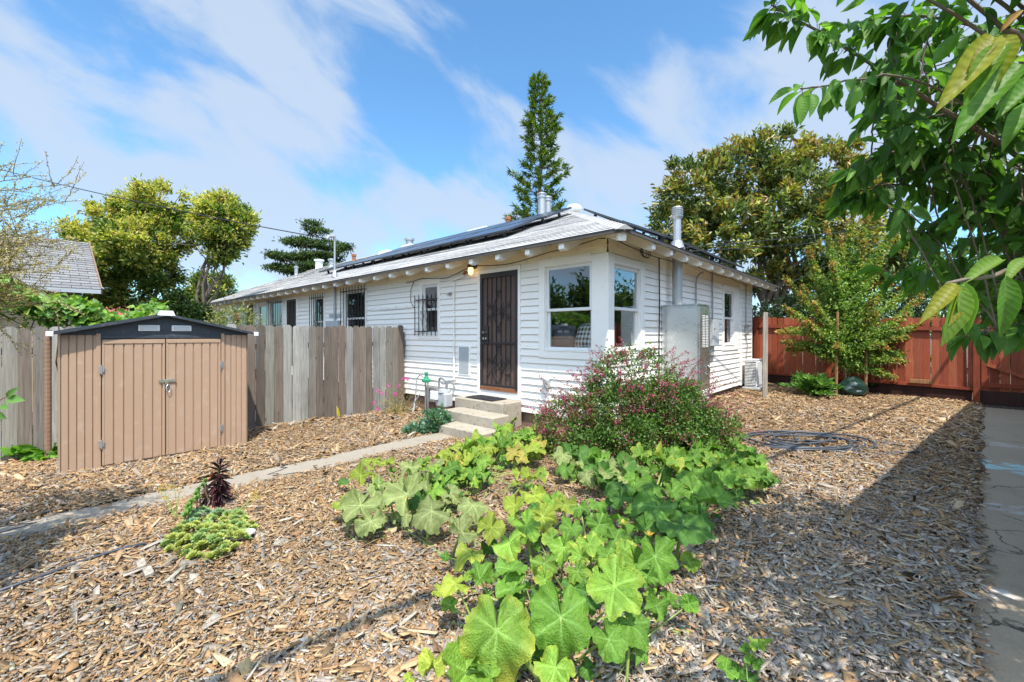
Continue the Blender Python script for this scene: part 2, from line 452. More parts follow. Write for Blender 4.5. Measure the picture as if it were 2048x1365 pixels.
M['chrome'] = paint('chrome_latch', (0.75, 0.75, 0.74), 0.18, 0.05, 8, metal=1.0)
M['concrete'] = paint('grey_concrete', (0.33, 0.29, 0.225), 0.9, 0.25, 3.0, (0.11, 0.09, 0.065), 0.75, bump=0.35, bscale=120)
M['bark'] = paint('bark', (0.13, 0.10, 0.075), 0.9, 0.3, 6, (0.3, 0.27, 0.22), 0.4, (1, 1, 0.3), bump=0.6, bscale=25)
M['twig'] = paint('brown_twig', (0.16, 0.105, 0.06), 0.8, 0.25, 20, (0.3, 0.26, 0.2), 0.3)
M['budtwig'] = paint('pale_twig', (0.17, 0.14, 0.095), 0.8, 0.25, 20)
M['drip'] = paint('brown_drip_edge', (0.075, 0.062, 0.05), 0.6, 0.15, 4)
M['cap'] = paint('grey_cap_shingle', (0.44, 0.43, 0.41), 0.9, 0.2, 3)
M['stem'] = paint('green_stem', (0.22, 0.30, 0.07), 0.55, 0.2, 14, attr=False)
M['stake'] = wood('stake_wood', attr=False, col=(0.33, 0.17, 0.075))
M['greywood'] = wood('weathered_wood', dark=0.46)
M['postwood'] = wood('grey_post', attr=False, col=(0.36, 0.315, 0.26))
M['redwood'] = wood('red_stained_wood', dark=0.55, knots=True, rough=0.7)
M['leaf'] = leafm('leaf')
M['leaf_far'] = leafm('leaf_far', 0.38, 0.5, 0.3)
M['leaf_gloss'] = leafm('glossy_leaf', 0.26, 0.38, 0.4)
M['leaf_squash'] = leafm('squash_leaf', 0.22, 0.60, 0.3, var=0.22, blister=True)
M['leaf_cherry'] = leafm('cherry_leaf', 0.46, 0.48, 0.24, veins=True, gain=1.1)
M['petal'] = leafm('petal', 0.3, 0.6, 0.2, var=0.15)
M['succ'] = leafm('succulent_leaf', 0.15, 0.5, 0.3, var=0.2)
M['needle'] = leafm('needle', 0.3, 0.6, 0.2)

def chip_mat():
    m, nt, b, _ = new_mat('wood_chip')
    a = nd(nt, 'ShaderNodeVertexColor', layer_name='Col')
    v = coords(nt, (40, 40, 40)); g = noise_(nt, v, 2.2, 4, 0.6)
    c = mixc(nt, a.outputs[0], (0.55, 0.55, 0.55), rng_(nt, g, 0.45, 0.75), 'MULTIPLY')
    nt.links.new(c, b.inputs['Base Color']); b.inputs['Roughness'].default_value = 0.85; b.inputs['Specular IOR Level'].default_value = 0.2
    bump_(nt, b, g, 0.4, 0.003); return m
M['chip'] = chip_mat()
def ground_mat():
    m, nt, b, _ = new_mat('mulch_bed')
    v = coords(nt)
    vo = nd(nt, 'ShaderNodeTexVoronoi', Scale=34); vo.feature = 'F1'
    nz = nd(nt, 'ShaderNodeTexNoise', Scale=9, Detail=3); nt.links.new(v, nz.inputs['Vector'])
    add = nt.nodes.new('ShaderNodeVectorMath'); add.operation = 'MULTIPLY_ADD'
    nt.links.new(nz.outputs['Color'], add.inputs[0]); add.inputs[1].default_value = (0.12, 0.12, 0.12); nt.links.new(v, add.inputs[2])
    nt.links.new(add.outputs[0], vo.inputs['Vector'])
    sep = nt.nodes.new('ShaderNodeSeparateColor'); nt.links.new(vo.outputs['Color'], sep.inputs[0])
    cr = nt.nodes.new('ShaderNodeValToRGB'); e = cr.color_ramp
    e.elements[0].color = (0.06, 0.045, 0.032, 1); e.elements[1].color = (0.42, 0.33, 0.24, 1)
    for p, c in ((0.3, (0.20, 0.12, 0.065, 1)), (0.55, (0.30, 0.18, 0.09, 1)), (0.8, (0.22, 0.20, 0.185, 1))):
        q = e.elements.new(p); q.color = c
    nt.links.new(sep.outputs[0], cr.inputs[0])
    c = mixc(nt, cr.outputs[0], (0.25, 0.22, 0.2), rng_(nt, vo.outputs['Distance'], 0.25, 0.6, 0, 1), 'MULTIPLY')
    nt.links.new(c, b.inputs['Base Color']); b.inputs['Roughness'].default_value = 0.95; b.inputs['Specular IOR Level'].default_value = 0.1
    bump_(nt, b, sep.outputs[1], 0.7, 0.02); return m
M['ground'] = ground_mat()
def walk_mat(name, base, patchy):
    m, nt, b, _ = new_mat(name)
    v = coords(nt)
    n1 = noise_(nt, v, 0.9, 5); n2 = noise_(nt, v, 90, 3, 0.7); n3 = noise_(nt, v, 4, 6, 0.6, 0.4)
    c = mixc(nt, tuple(x * 0.8 for x in base), tuple(x * 1.2 for x in base), n1)
    c = mixc(nt, c, tuple(x * 0.5 for x in base), rng_(nt, n2, 0.45, 0.7, 0, 0.6))
    c = mixc(nt, c, tuple(min(1, x * 1.9) for x in base), rng_(nt, n2, 0.62, 0.75, 0, 0.6))
    c = mixc(nt, c, tuple(x * 0.6 for x in base), rng_(nt, n3, 0.5, 0.75, 0, 0.5, True))
    def mt0(op, p, q):
        k = nt.nodes.new('ShaderNodeMath'); k.operation = op; nt.links.new(p, k.inputs[0]); nt.links.new(q, k.inputs[1]); return k.outputs[0]
    if patchy:      # a ridge-and-crack net, pale repairs along the slab joints and a worn spot of pale blue paint
        vo = nd(nt, 'ShaderNodeTexVoronoi', Scale=0.42); vo.feature = 'DISTANCE_TO_EDGE'
        nz = nd(nt, 'ShaderNodeTexNoise', Scale=1.6, Detail=5); nt.links.new(v, nz.inputs['Vector'])
        ad = nt.nodes.new('ShaderNodeVectorMath'); ad.operation = 'MULTIPLY_ADD'
        nt.links.new(nz.outputs['Color'], ad.inputs[0]); ad.inputs[1].default_value = (0.7, 0.7, 0.7); nt.links.new(v, ad.inputs[2])
        nt.links.new(ad.outputs[0], vo.inputs['Vector'])
        c = mixc(nt, c, (0.015, 0.014, 0.013), mt0('MULTIPLY', rng_(nt, vo.outputs['Distance'], 0.001, 0.0035, 0.9, 0.0), rng_(nt, n1, 0.46, 0.54)))
        sx = nt.nodes.new('ShaderNodeSeparateXYZ'); nt.links.new(v, sx.inputs[0])
        def mt(op, p, q, r=None):
            k = nt.nodes.new('ShaderNodeMath'); k.operation = op
            for i, x in enumerate((p, q, r)):
                if x is None: continue
                if isinstance(x, (int, float)): k.inputs[i].default_value = x
                else: nt.links.new(x, k.inputs[i])
            return k.outputs[0]
        for (y0, hw, colr, amt) in ((-1.62, 0.09, (0.50, 0.49, 0.47), 0.9), (0.30, 0.14, (0.46, 0.46, 0.45), 0.8), (3.55, 0.10, (0.45, 0.44, 0.42), 0.7), (2.10, 0.28, (0.32, 0.60, 0.62), 0.85)):
            wob = mt('MULTIPLY_ADD', n3, 0.9, -0.45)
            d = mt('ABSOLUTE', mt('ADD', mt('SUBTRACT', sx.outputs['Y'], y0), wob), None)
            f = mt('MULTIPLY', rng_(nt, d, hw * 0.5, hw, amt, 0.0, True), rng_(nt, noise_(nt, v, 7, 4), 0.4, 0.58))
            c = mixc(nt, c, colr, f)
    nt.links.new(c, b.inputs['Base Color']); b.inputs['Roughness'].default_value = 0.9; b.inputs['Specular IOR Level'].default_value = 0.2
    bump_(nt, b, n2, 0.4, 0.003); return m
M['walk'] = walk_mat('walkway_concrete', (0.34, 0.27, 0.19), True)
M['path'] = walk_mat('path_concrete', (0.30, 0.26, 0.205), False)
def shingle_mat(name, c1, c2, c3, sx=3.3, sy=7.0, swap=False):
    m, nt, b, _ = new_mat(name)
    uv = nt.nodes.new('ShaderNodeUVMap'); uv.uv_map = 'UVMap'
    br = nd(nt, 'ShaderNodeTexBrick', Scale=1.0); br.inputs['Brick Width'].default_value = 0.30; br.inputs['Row Height'].default_value = 0.14
    br.inputs['Mortar Size'].default_value = 0.006; br.inputs['Color1'].default_value = (0, 0, 0, 1); br.inputs['Color2'].default_value = (1, 1, 1, 1)
    br.inputs['Mortar'].default_value = (0.5, 0.5, 0.5, 1); br.inputs['Bias'].default_value = 0.0
    nt.links.new(uv.outputs[0], br.inputs['Vector'])
    n = nd(nt, 'ShaderNodeTexNoise', Scale=1.2, Detail=6); nt.links.new(uv.outputs[0], n.inputs['Vector'])
    n2 = nd(nt, 'ShaderNodeTexNoise', Scale=60, Detail=2); nt.links.new(uv.outputs[0], n2.inputs['Vector'])
    c = mixc(nt, c1, c2, br.outputs['Color'])
    c = mixc(nt, c, c3, rng_(nt, n.outputs['Fac'], 0.45, 0.7, 0, 0.6))
    c = mixc(nt, c, (0.5, 0.5, 0.5), rng_(nt, n2.outputs['Fac'], 0.4, 0.6), 'MULTIPLY')
    c = mixc(nt, c, (0.25, 0.25, 0.25), br.outputs['Fac'], 'MULTIPLY')
    nt.links.new(c, b.inputs['Base Color']); b.inputs['Roughness'].default_value = 0.9; b.inputs['Specular IOR Level'].default_value = 0.25
    bump_(nt, b, n2.outputs['Fac'], 0.5, 0.004); return m
M['shingle'] = shingle_mat('grey_shingle', (0.48, 0.465, 0.445), (0.64, 0.625, 0.60), (0.56, 0.545, 0.52))
M['shingle2'] = shingle_mat('old_grey_shingle', (0.20, 0.20, 0.20), (0.29, 0.285, 0.28), (0.24, 0.225, 0.21))
def glass_mat(name, see=True, refl=0.35):
    m, nt, b, out = new_mat(name)
    fr = nd(nt, 'ShaderNodeLayerWeight', Blend=0.35)
    g = nd(nt, 'ShaderNodeBsdfGlossy', Roughness=0.015); g.inputs['Color'].default_value = (0.92, 0.95, 1, 1)
    v = coords(nt); nz = noise_(nt, v, 1.7, 2)
    k = nd(nt, 'ShaderNodeBump', Strength=0.012, Distance=0.02); nt.links.new(nz, k.inputs['Height']); nt.links.new(k.outputs[0], g.inputs['Normal'])
    if see:
        t = nd(nt, 'ShaderNodeBsdfTransparent'); t.inputs[0].default_value = (0.80, 0.84, 0.83, 1)
    else:
        t = nd(nt, 'ShaderNodeBsdfDiffuse'); t.inputs[0].default_value = (0.012, 0.013, 0.014, 1)
    mx = nt.nodes.new('ShaderNodeMixShader')
    nt.links.new(rng_(nt, fr.outputs['Facing'], 0.0, 1.0, refl * 0.65, min(1, refl * 1.9)), mx.inputs[0])
    nt.links.new(t.outputs[0], mx.inputs[1]); nt.links.new(g.outputs[0], mx.inputs[2]); nt.links.new(mx.outputs[0], out.inputs[0])
    return m
M['glass'] = glass_mat('window_glass', True, 0.26)
M['darkglass'] = glass_mat('dark_window_glass', False, 0.18)
def solar_mat():
    m, nt, b, _ = new_mat('solar_cells')
    uv = nt.nodes.new('ShaderNodeUVMap'); uv.uv_map = 'UVMap'
    br = nd(nt, 'ShaderNodeTexBrick', Scale=1.0); br.offset = 0.0
    br.inputs['Brick Width'].default_value = 0.158; br.inputs['Row Height'].default_value = 0.158; br.inputs['Mortar Size'].default_value = 0.003
    br.inputs['Color1'].default_value = (0.012, 0.014, 0.022, 1); br.inputs['Color2'].default_value = (0.016, 0.018, 0.028, 1); br.inputs['Mortar'].default_value = (0.05, 0.05, 0.055, 1)
    nt.links.new(uv.outputs[0], br.inputs['Vector']); nt.links.new(br.outputs['Color'], b.inputs['Base Color'])
    b.inputs['Roughness'].default_value = 0.22; b.inputs['Specular IOR Level'].default_value = 0.35
    return m
M['solar'] = solar_mat()
def plaid_mat():
    m, nt, b, _ = new_mat('plaid_cloth')
    v = coords(nt, (1, 1, 1)); sx = nt.nodes.new('ShaderNodeSeparateXYZ'); nt.links.new(v, sx.inputs[0])
    def st(o, ph):
        k = nt.nodes.new('ShaderNodeMath'); k.operation = 'MULTIPLY_ADD'; nt.links.new(o, k.inputs[0]); k.inputs[1].default_value = 2 * math.pi / 0.075; k.inputs[2].default_value = ph
        s_ = nt.nodes.new('ShaderNodeMath'); s_.operation = 'SINE'; nt.links.new(k.outputs[0], s_.inputs[0])
        g = nt.nodes.new('ShaderNodeMath'); g.operation = 'GREATER_THAN'; nt.links.new(s_.outputs[0], g.inputs[0]); g.inputs[1].default_value = 0; return g.outputs[0]
    s_ = nt.nodes.new('ShaderNodeMath'); s_.operation = 'ADD'; nt.links.new(st(sx.outputs['X'], 0), s_.inputs[0]); nt.links.new(st(sx.outputs['Z'], 0.5), s_.inputs[1])
    c = mixc(nt, (0.75, 0.74, 0.72), (0.01, 0.01, 0.012), rng_(nt, s_.outputs[0], 0, 2))
    nt.links.new(c, b.inputs['Base Color']); b.inputs['Roughness'].default_value = 0.9; return m
M['plaid'] = plaid_mat()
M['roomwall'] = paint('room_wall', (0.30, 0.29, 0.27), 0.8, 0.05)
M['roomdark'] = paint('room_dark', (0.05, 0.045, 0.04), 0.8, 0.1)
M['sofa'] = paint('sofa_cloth', (0.11, 0.11, 0.12), 0.95, 0.15, 8)
M['neigh_wall'] = paint('tan_board_wall', (0.36, 0.28, 0.17), 0.8, 0.1, 2, (0.16, 0.12, 0.07), 0.4, (1, 1, 6))
M['stucco'] = paint('beige_stucco', (0.48, 0.43, 0.36), 0.9, 0.06, 2)
M['redroof'] = paint('dull_red_roof', (0.30, 0.07, 0.065), 0.8, 0.12, 2)
M['plastic_bag'] = paint('dark_green_plastic', (0.010, 0.028, 0.022), 0.22, 0.3, 5, spec=0.7)
M['stone'] = paint('white_stone', (0.62, 0.59, 0.55), 0.85, 0.12, 7, (0.35, 0.25, 0.17), 0.5, bump=0.3, bscale=30)
M['galv'] = paint('galvanized_sheet', (0.60, 0.62, 0.62), 0.28, 0.03, 1.0, (0.5, 0.51, 0.52), 0.1, bump=0.02, metal=0.9)
def attrm(name, rough=0.7, var=0.15, scale=8):
    return paint(name, (1, 1, 1), rough, var, scale, attr=True)
M['col'] = attrm('tinted')
def bulb_mat():
    m, nt, b, out = new_mat('lit_bulb'); e = nd(nt, 'ShaderNodeEmission', Strength=1.6); e.inputs[0].default_value = (1, 0.62, 0.25, 1)
    nt.links.new(e.outputs[0], out.inputs[0]); return m
M['bulb'] = bulb_mat()
# ---------------------------------------------------------------- ground sheet, walkway, path
PATH_X0, PATH_X1 = -2.27, -1.83
def build_ground():
    xs = np.concatenate([np.linspace(-400, -30, 7), np.linspace(-24, -9.5, 8), np.arange(-9, 8.01, 0.14), np.linspace(9, 30, 8), np.linspace(40, 400, 7)])
    ys = np.concatenate([np.linspace(-300, -20, 6), np.linspace(-15, -9.5, 4), np.arange(-9, 10.01, 0.14), np.linspace(11, 30, 8), np.linspace(40, 700, 8)])
    gx, gy = np.meshgrid(xs, ys)
    far = np.maximum(sstep(8, 12, np.abs(gx)), sstep(10, 13, np.abs(gy)))
    z = ground_l(np.clip(gx, -9, 8), np.clip(gy, -9, 10)) * (1 - far) - 0.1 * far
    rg = np.random.default_rng(3)
    z = z + rg.normal(0, 0.006, z.shape) * (1 - far)
    inpath = (gx > PATH_X0 - 0.06) & (gx < PATH_X1 + 0.06) & (gy < -1.15) & (gy > -9)
    z = np.where(inpath, z - 0.04, z)
    P = CORNER + gx[..., None] * AX + gy[..., None] * AY; P[..., 2] = z
    n, m = gx.shape
    F = [(i * m + j, i * m + j + 1, (i + 1) * m + j + 1, (i + 1) * m + j) for i in range(n - 1) for j in range(m - 1)]
    me = bpy.data.meshes.new('ground'); me.from_pydata(P.reshape(-1, 3).tolist(), [], F); me.update()
    tag(link_mesh('ground', me, M['ground'], smooth=True), kind='structure')
build_ground()
def build_walk():
    mb = MB(); ys = np.linspace(-9, 7.95, 60); rg = np.random.default_rng(5)
    V = []
    for y in ys:
        e = walk_edge(y) + rg.normal(0, 0.01)
        V += [(e, y, -0.03 + rg.normal(0, .0015)), (e + 2.6, y, -0.03), (e, y, -0.16)]
    F = []
    for i in range(len(ys) - 1):
        a = i * 3; b = a + 3
        F += [(a, a + 1, b + 1, b), (a, b, b + 2, a + 2)]
    mb.add(V, F)
    o = mb.build('walkway', M['walk']); o.location = tuple(LW(0, 0)); o.rotation_euler = (0, 0, ROT); tag(o, kind='structure')
    mb = MB(); ys = np.linspace(-9, -1.15, 50); V = []
    for y in ys:
        g0 = float(ground_l(PATH_X0, y)) + 0.016; j = rg.normal(0, 0.012, 2)
        V += [(PATH_X0 + j[0], y, g0), (PATH_X1 + j[1], y, g0), (PATH_X0 + j[0], y, g0 - .12), (PATH_X1 + j[1], y, g0 - .12)]
    F = []
    for i in range(len(ys) - 1):
        a = i * 4; b = a + 4
        F += [(a, a + 1, b + 1, b), (a, b, b + 2, a + 2), (a + 1, a + 3, b + 3, b + 1)]
    mb.add(V, F)
    # two open cracks across the narrow path
    o = mb.build('path', M['path']); o.location = tuple(LW(0, 0)); o.rotation_euler = (0, 0, ROT); tag(o, kind='structure')
    mb = MB()
    for y0, x0 in ((-3.62, PATH_X0), (-5.55, PATH_X0)):
        pts = [(x0 + 0.44 * t, y0 + 0.10 * math.sin(t * 9) + 0.05 * rg.normal(), float(ground_l(x0, y0)) + 0.0175) for t in np.linspace(0.02, 0.97, 9)]
        for p, q in zip(pts[:-1], pts[1:]): mb.beam(p, q, 0.011, 0.004)
    o = mb.build('path_crack', M['black']); o.location = tuple(LW(0, 0)); o.rotation_euler = (0, 0, ROT); tag(o, kind='structure')
build_walk()

# ---------------------------------------------------------------- the white house
house = ythings('white_house', 'long single storey white house with lap siding and grey hip roof', 'house', 0, 0)
FR = lambda s, o, z: (s, -o, z)       # front wall: s along x, o outwards
RI = lambda s, o, z: (o, s, z)        # side wall: s along y, o outwards
def wbox(mb, mp, s0, s1, o0, o1, z0, z1, bev=0.0, mi=0):
    a, b = mp(s0, o0, z0), mp(s1, o1, z1)
    lo = [min(p, q) for p, q in zip(a, b)]; hi = [max(p, q) for p, q in zip(a, b)]
    if bev: mb.bbox(lo[0], hi[0], lo[1], hi[1], lo[2], hi[2], bev, mi=mi)
    else: mb.box(lo[0], hi[0], lo[1], hi[1], lo[2], hi[2], mi=mi)
def siding(mb, mp, s0, s1, z0, z1, ops, exp=0.117):
    n = int(round((z1 - z0) / exp)); e = (z1 - z0) / n
    rg = np.random.default_rng(11)
    for k in range(n):
        zb, zt = z0 + k * e, z0 + (k + 1) * e
        cuts = sorted({zb, zt} | {c for o in ops for c in (o[2], o[3]) if zb + 1e-4 < c < zt - 1e-4})
        for a, b in zip(cuts[:-1], cuts[1:]):
            iv = [(s0, s1)]
            for o in ops:
                if o[2] < b - 1e-5 and o[3] > a + 1e-5:
                    nv = []
                    for p, q in iv:
                        if o[1] <= p or o[0] >= q: nv.append((p, q)); continue
                        if o[0] > p: nv.append((p, o[0]))
                        if o[1] < q: nv.append((o[1], q))
                    iv = nv
            off = lambda z: 0.023 - 0.020 * (z - zb) / e
            for p, q in iv:
                m = max(1, int((q - p) / 1.2)); ss = np.linspace(p, q, m + 1)
                w = rg.normal(0, 0.0008, m + 1)
                for i in range(m):
                    mb.add([mp(ss[i], off(a) + w[i], a), mp(ss[i + 1], off(a) + w[i + 1], a), mp(ss[i + 1], off(b) + w[i + 1], b), mp(ss[i], off(b) + w[i], b)], [(0, 1, 2, 3)])
                if abs(a - zb) < 1e-6:
                    mb.add([mp(p, 0.0, a), mp(q, 0.0, a), mp(q, off(a), a), mp(p, off(a), a)], [(0, 1, 2, 3)])
FOPS = [(-1.10, -0.24, 1.24, 2.56), (-2.58, -1.67, 0.50, 2.585), (-4.33, -3.82, 1.50, 2.52), (-7.72, -6.66, 1.20, 2.60),
        (-9.62, -8.95, 1.15, 2.56), (-11.62, -10.86, 0.5, 2.6), (-13.12, -12.0, 1.1, 2.6), (-14.3, -13.36, 1.1, 2.54),
        (-15.66, -14.8, 0.5, 2.62), (-17.36, -16.42, 1.2, 2.6), (-19.55, -18.9, 1.2, 2.58)]
ROPS = [(0.14, 0.98, 1.25, 2.52), (5.24, 6.02, 1.24, 2.52)]
XL, YB, OV, ZE = -23.0, 7.68, 0.57, 2.81
mb = MB()
siding(mb, FR, XL, -0.0, 0.22, 2.66, FOPS)
siding(mb, RI, 0.0, YB, 0.22, 2.66, ROPS)
mb.box(XL, XL + 0.02, 0.02, YB, 0.22, 2.9)
mb.build('wall', M['siding'], house)
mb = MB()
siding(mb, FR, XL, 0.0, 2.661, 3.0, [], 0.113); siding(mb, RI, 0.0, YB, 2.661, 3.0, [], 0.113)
mb.build('warm_bounce_siding', M['cream'], house)  # top siding courses, warm bounce light painted into their cream colour
mb = MB()
mb.box(XL, -0.03, 0.03, 0.2, -0.3, 0.225); mb.box(-0.2, -0.03, 0.2, YB, -0.3, 0.225)
mb.build('foundation', M['found'], house)
mb = MB()                                  # corner boards
mb.box(-0.05, 0.022, YB - 0.02, YB + 0.05, 0.2, 2.9); mb.box(0.0, 0.03, 6.56, 6.70, 0.2, 2.78)
mb.build('corner_board', M['trim'], house)

# roof
def uvmesh(name, quads, mat, parent):
    V = [p for q, _ in quads for p in q]; U = [u for _, t in quads for u in t]
    F = []; k = 0
    for q, _ in quads: F.append(tuple(range(k, k + len(q)))); k += len(q)
    me = bpy.data.meshes.new(name); me.from_pydata([tuple(p) for p in V], [], F)
    lay = me.uv_layers.new(name='UVMap'); lay.data.foreach_set('uv', np.array(U, np.float32).ravel())
    me.update(); return link_mesh(name, me, mat, parent)
RX, ZR, RXL, RY = -3.4, 4.71, -19.6, 3.84
def shingled(name, e0, e1, r0, r1, mat, parent, exp=0.14, lift=0.009):
    """courses of shingles between an eave edge (e0-e1) and a ridge edge (r0-r1)"""
    e0, e1, r0, r1 = (np.array(p, float) for p in (e0, e1, r0, r1))
    L = np.linalg.norm((r0 + r1) / 2 - (e0 + e1) / 2); n = max(2, int(L / exp))
    nrm_ = unit(np.cross(e1 - e0, (r0 + r1) / 2 - (e0 + e1) / 2)); nrm_ = nrm_ if nrm_[2] > 0 else -nrm_
    ax = unit(e1 - e0); Q = []; rg = np.random.default_rng(2)
    for k in range(n):
        a, b = k / n, (k + 1) / n
        p0, p1 = e0 + (r0 - e0) * a, e1 + (r1 - e1) * a
        q0, q1 = e0 + (r0 - e0) * b, e1 + (r1 - e1) * b
        m = max(1, int(np.linalg.norm(p1 - p0) / 0.9))
        j = lift * (1 + 0.25 * rg.normal(0, 1, m + 1))
        for i in range(m):
            s, t = i / m, (i + 1) / m
            A, B, Cc, D = p0 + (p1 - p0) * s, p0 + (p1 - p0) * t, q0 + (q1 - q0) * t, q0 + (q1 - q0) * s
            u = lambda P, v: (float((P - e0) @ ax), v)
            Q.append(([A + nrm_ * j[i], B + nrm_ * j[i + 1], Cc + nrm_ * 0.002, D + nrm_ * 0.002], [u(A, a * n * 0.14), u(B, a * n * 0.14), u(Cc, b * n * 0.14), u(D, b * n * 0.14)]))
            Q.append(([A - nrm_ * 0.002, B - nrm_ * 0.002, B + nrm_ * j[i + 1], A + nrm_ * j[i]], [u(A, a * n * 0.14)] * 4))
    return uvmesh(name, Q, mat, parent)
eFR, eFL, eBR, eBL = (OV, -OV, ZE), (XL - OV, -OV, ZE), (OV, YB + OV, ZE), (XL - OV, YB + OV, ZE)
rR, rL = (RX, RY, ZR), (RXL, RY, ZR)
roof = shingled('roof', eFL, eFR, rL, rR, M['shingle'], house)
shingled('side_slope', eFR, eBR, rR, rR, M['shingle'], roof)
shingled('rear_slope', eBR, eBL, rR, rL, M['shingle'], roof, 0.3)
shingled('far_slope', eBL, eFL, rL, rL, M['shingle'], roof, 0.3)
mb = MB()                                  # hip and ridge caps: short overlapping pieces
def caps(p, q, step=0.18, w=0.11):
    p, q = np.array(p, float), np.array(q, float); n = int(np.linalg.norm(q - p) / step); d = unit(q - p)
    side = unit(np.cross(d, (0, 0, 1))); up = np.cross(side, d)
    for i in range(n):
        a = p + (q - p) * (i / n); b = p + (q - p) * ((i + 1.15) / n)
        V = [a - side * w - up * 0.02, a + up * 0.042, a + side * w - up * 0.02, b - side * w - up * 0.035, b + up * 0.022, b + side * w - up * 0.035]
        mb.add(V, [(0, 1, 4, 3), (1, 2, 5, 4), (0, 2, 1)])
caps(eFR, rR); caps(rR, rL)
mb.build('ridge_cap', M['cap'], roof)
mb = MB()                                  # dark drip edge under the shingles
mb.box(XL - OV, OV - .004, -OV + .004, -OV + .03, ZE - .044, ZE - .004); mb.box(OV - .03, OV - .005, -OV + .031, YB + OV, ZE - .044, ZE - .004)
mb.build('drip_edge', M['drip'], roof)
kf, kr = (ZR - ZE) / (RY + OV), (ZR - ZE) / (OV - RX)
def zs_f(y): return ZE - 0.045 + kf * (y + OV)
def zs_r(x): return ZE - 0.045 + kr * (OV - x)
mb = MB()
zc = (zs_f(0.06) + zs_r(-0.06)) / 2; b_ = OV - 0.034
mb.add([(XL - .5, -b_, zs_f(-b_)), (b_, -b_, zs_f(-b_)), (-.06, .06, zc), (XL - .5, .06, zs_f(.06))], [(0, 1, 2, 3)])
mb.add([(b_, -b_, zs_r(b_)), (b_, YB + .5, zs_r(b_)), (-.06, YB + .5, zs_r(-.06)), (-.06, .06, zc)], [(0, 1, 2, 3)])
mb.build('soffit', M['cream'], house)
def tail(mp, s, zs, w=0.09):
    mb = MB(); P = []
    prof = [(0.525, -.004), (0.0, -.004), (0.0, -.15), (0.46, -.15), (0.525, -.10)]
    for d in (-w / 2, w / 2):
        for o, dz in prof: P.append(mp(s + d, o, zs(o) + dz))
    n = len(prof)
    mb.add(P, [tuple(range(n)), tuple(range(2 * n - 1, n - 1, -1))] + [(i, (i + 1) % n, n + (i + 1) % n, n + i) for i in range(n)])
    return mb.build('rafter_tail', M['trim'], house)
zf_o = lambda o: zs_f(-o); zr_o = lambda o: zs_r(o)
for i in range(36): tail(FR, -0.42 - 0.62 * i, zf_o)
for i in range(12): tail(RI, 0.36 + 0.62 * i, zr_o)
tail(RI, YB + 0.42, zr_o, 0.07)
mb = MB(); mb.beam((0.50, -0.50, ZE - 0.075), (-0.02, 0.02, ZE + 0.14), 0.10, 0.13); mb.build('rafter_tail', M['trim'], house)

# windows
def window(mp, s0, s1, z0, z1, tw=0.12, glass='darkglass', cas=None, mid=None, sill=True, label=None):
    L, R_, T, B = cas or (tw, tw, 0.09, 0.11)
    mb = MB()
    if L: wbox(mb, mp, s0 - L, s0, 0.0, 0.034, z0 - B, z1 + T, .004)
    if R_: wbox(mb, mp, s1, s1 + R_, 0.0, 0.034, z0 - B, z1 + T, .004)
    wbox(mb, mp, s0, s1, 0.0, 0.030, z1, z1 + T); wbox(mb, mp, s0, s1, 0.0, 0.030, z0 - B, z0)
    if L: wbox(mb, mp, s0 - L - .012, s1 + (R_ + .012 if R_ else 0), 0.0, 0.05, z1 + T, z1 + T + .022)
    for a, b in ((s0, s0 + .012), (s1 - .012, s1)): wbox(mb, mp, a, b, -0.10, 0.006, z0, z1)
    wbox(mb, mp, s0 + .012, s1 - .012, -0.10, 0.006, z1 - .012, z1); wbox(mb, mp, s0 + .012, s1 - .012, -0.10, 0.04, z0, z0 + .016)
    win = mb.build('window', M['trim'], house)
    if label: win['label'] = label
    zm = mid or (z0 + z1) / 2; st = 0.042; mb = MB()
    a, b = s0 + .014, s1 - .014
    for (u0, u1, o0, o1) in ((zm - .018, z1 - .014, -.035, -.006), (z0 + .018, zm + .018, -.068, -.037)):
        wbox(mb, mp, a, a + st, o0, o1, u0, u1); wbox(mb, mp, b - st, b, o0, o1, u0, u1)
        wbox(mb, mp, a + st, b - st, o0, o1, u1 - st, u1); wbox(mb, mp, a + st, b - st, o0, o1, u0, u0 + st)
    mb.build('frame', M['white_metal'], win)
    for (u0, u1, o) in ((zm - .018, z1 - .014, -.022), (z0 + .018, zm + .018, -.052)):
        mb = MB(); mb.add([mp(a + st * .8, o, u0 + st * .8), mp(b - st * .8, o, u0 + st * .8), mp(b - st * .8, o, u1 - st * .8), mp(a + st * .8, o, u1 - st * .8)], [(0, 1, 2, 3)])
        mb.build('pane', M[glass], win)
    return win
wA = window(FR, -1.10, -0.24, 1.24, 2.56, cas=(.12, 0, .09, .11), glass='glass', mid=1.875)
wB = window(RI, 0.14, 0.98, 1.25, 2.52, cas=(0, .14, .12, .12), glass='glass', mid=1.875)
mb = MB()                                  # the broad white corner between the two windows
mb.bbox(-0.2395, 0.034, -0.034, -0.001, 1.12, 2.655, .004); mb.bbox(0.001, 0.033, -0.0005, 0.1395, 1.121, 2.654, .004)
mb.build('corner_board', M['trim'], house)
window(RI, 5.24, 6.02, 1.24, 2.52, cas=(.10, .40, .10, .12))
window(FR, -4.33, -3.82, 1.50, 2.52, cas=(.11, .08, .09, .09))
for s0, s1, z0, z1 in ((-7.72, -6.66, 1.2, 2.6), (-9.62, -8.95, 1.15, 2.56), (-13.12, -12.0, 1.1, 2.6), (-14.3, -13.36, 1.1, 2.54), (-17.36, -16.42, 1.2, 2.6), (-19.55, -18.9, 1.2, 2.58)):
    window(FR, s0, s1, z0, z1, cas=(.07, .07, .07, .08))
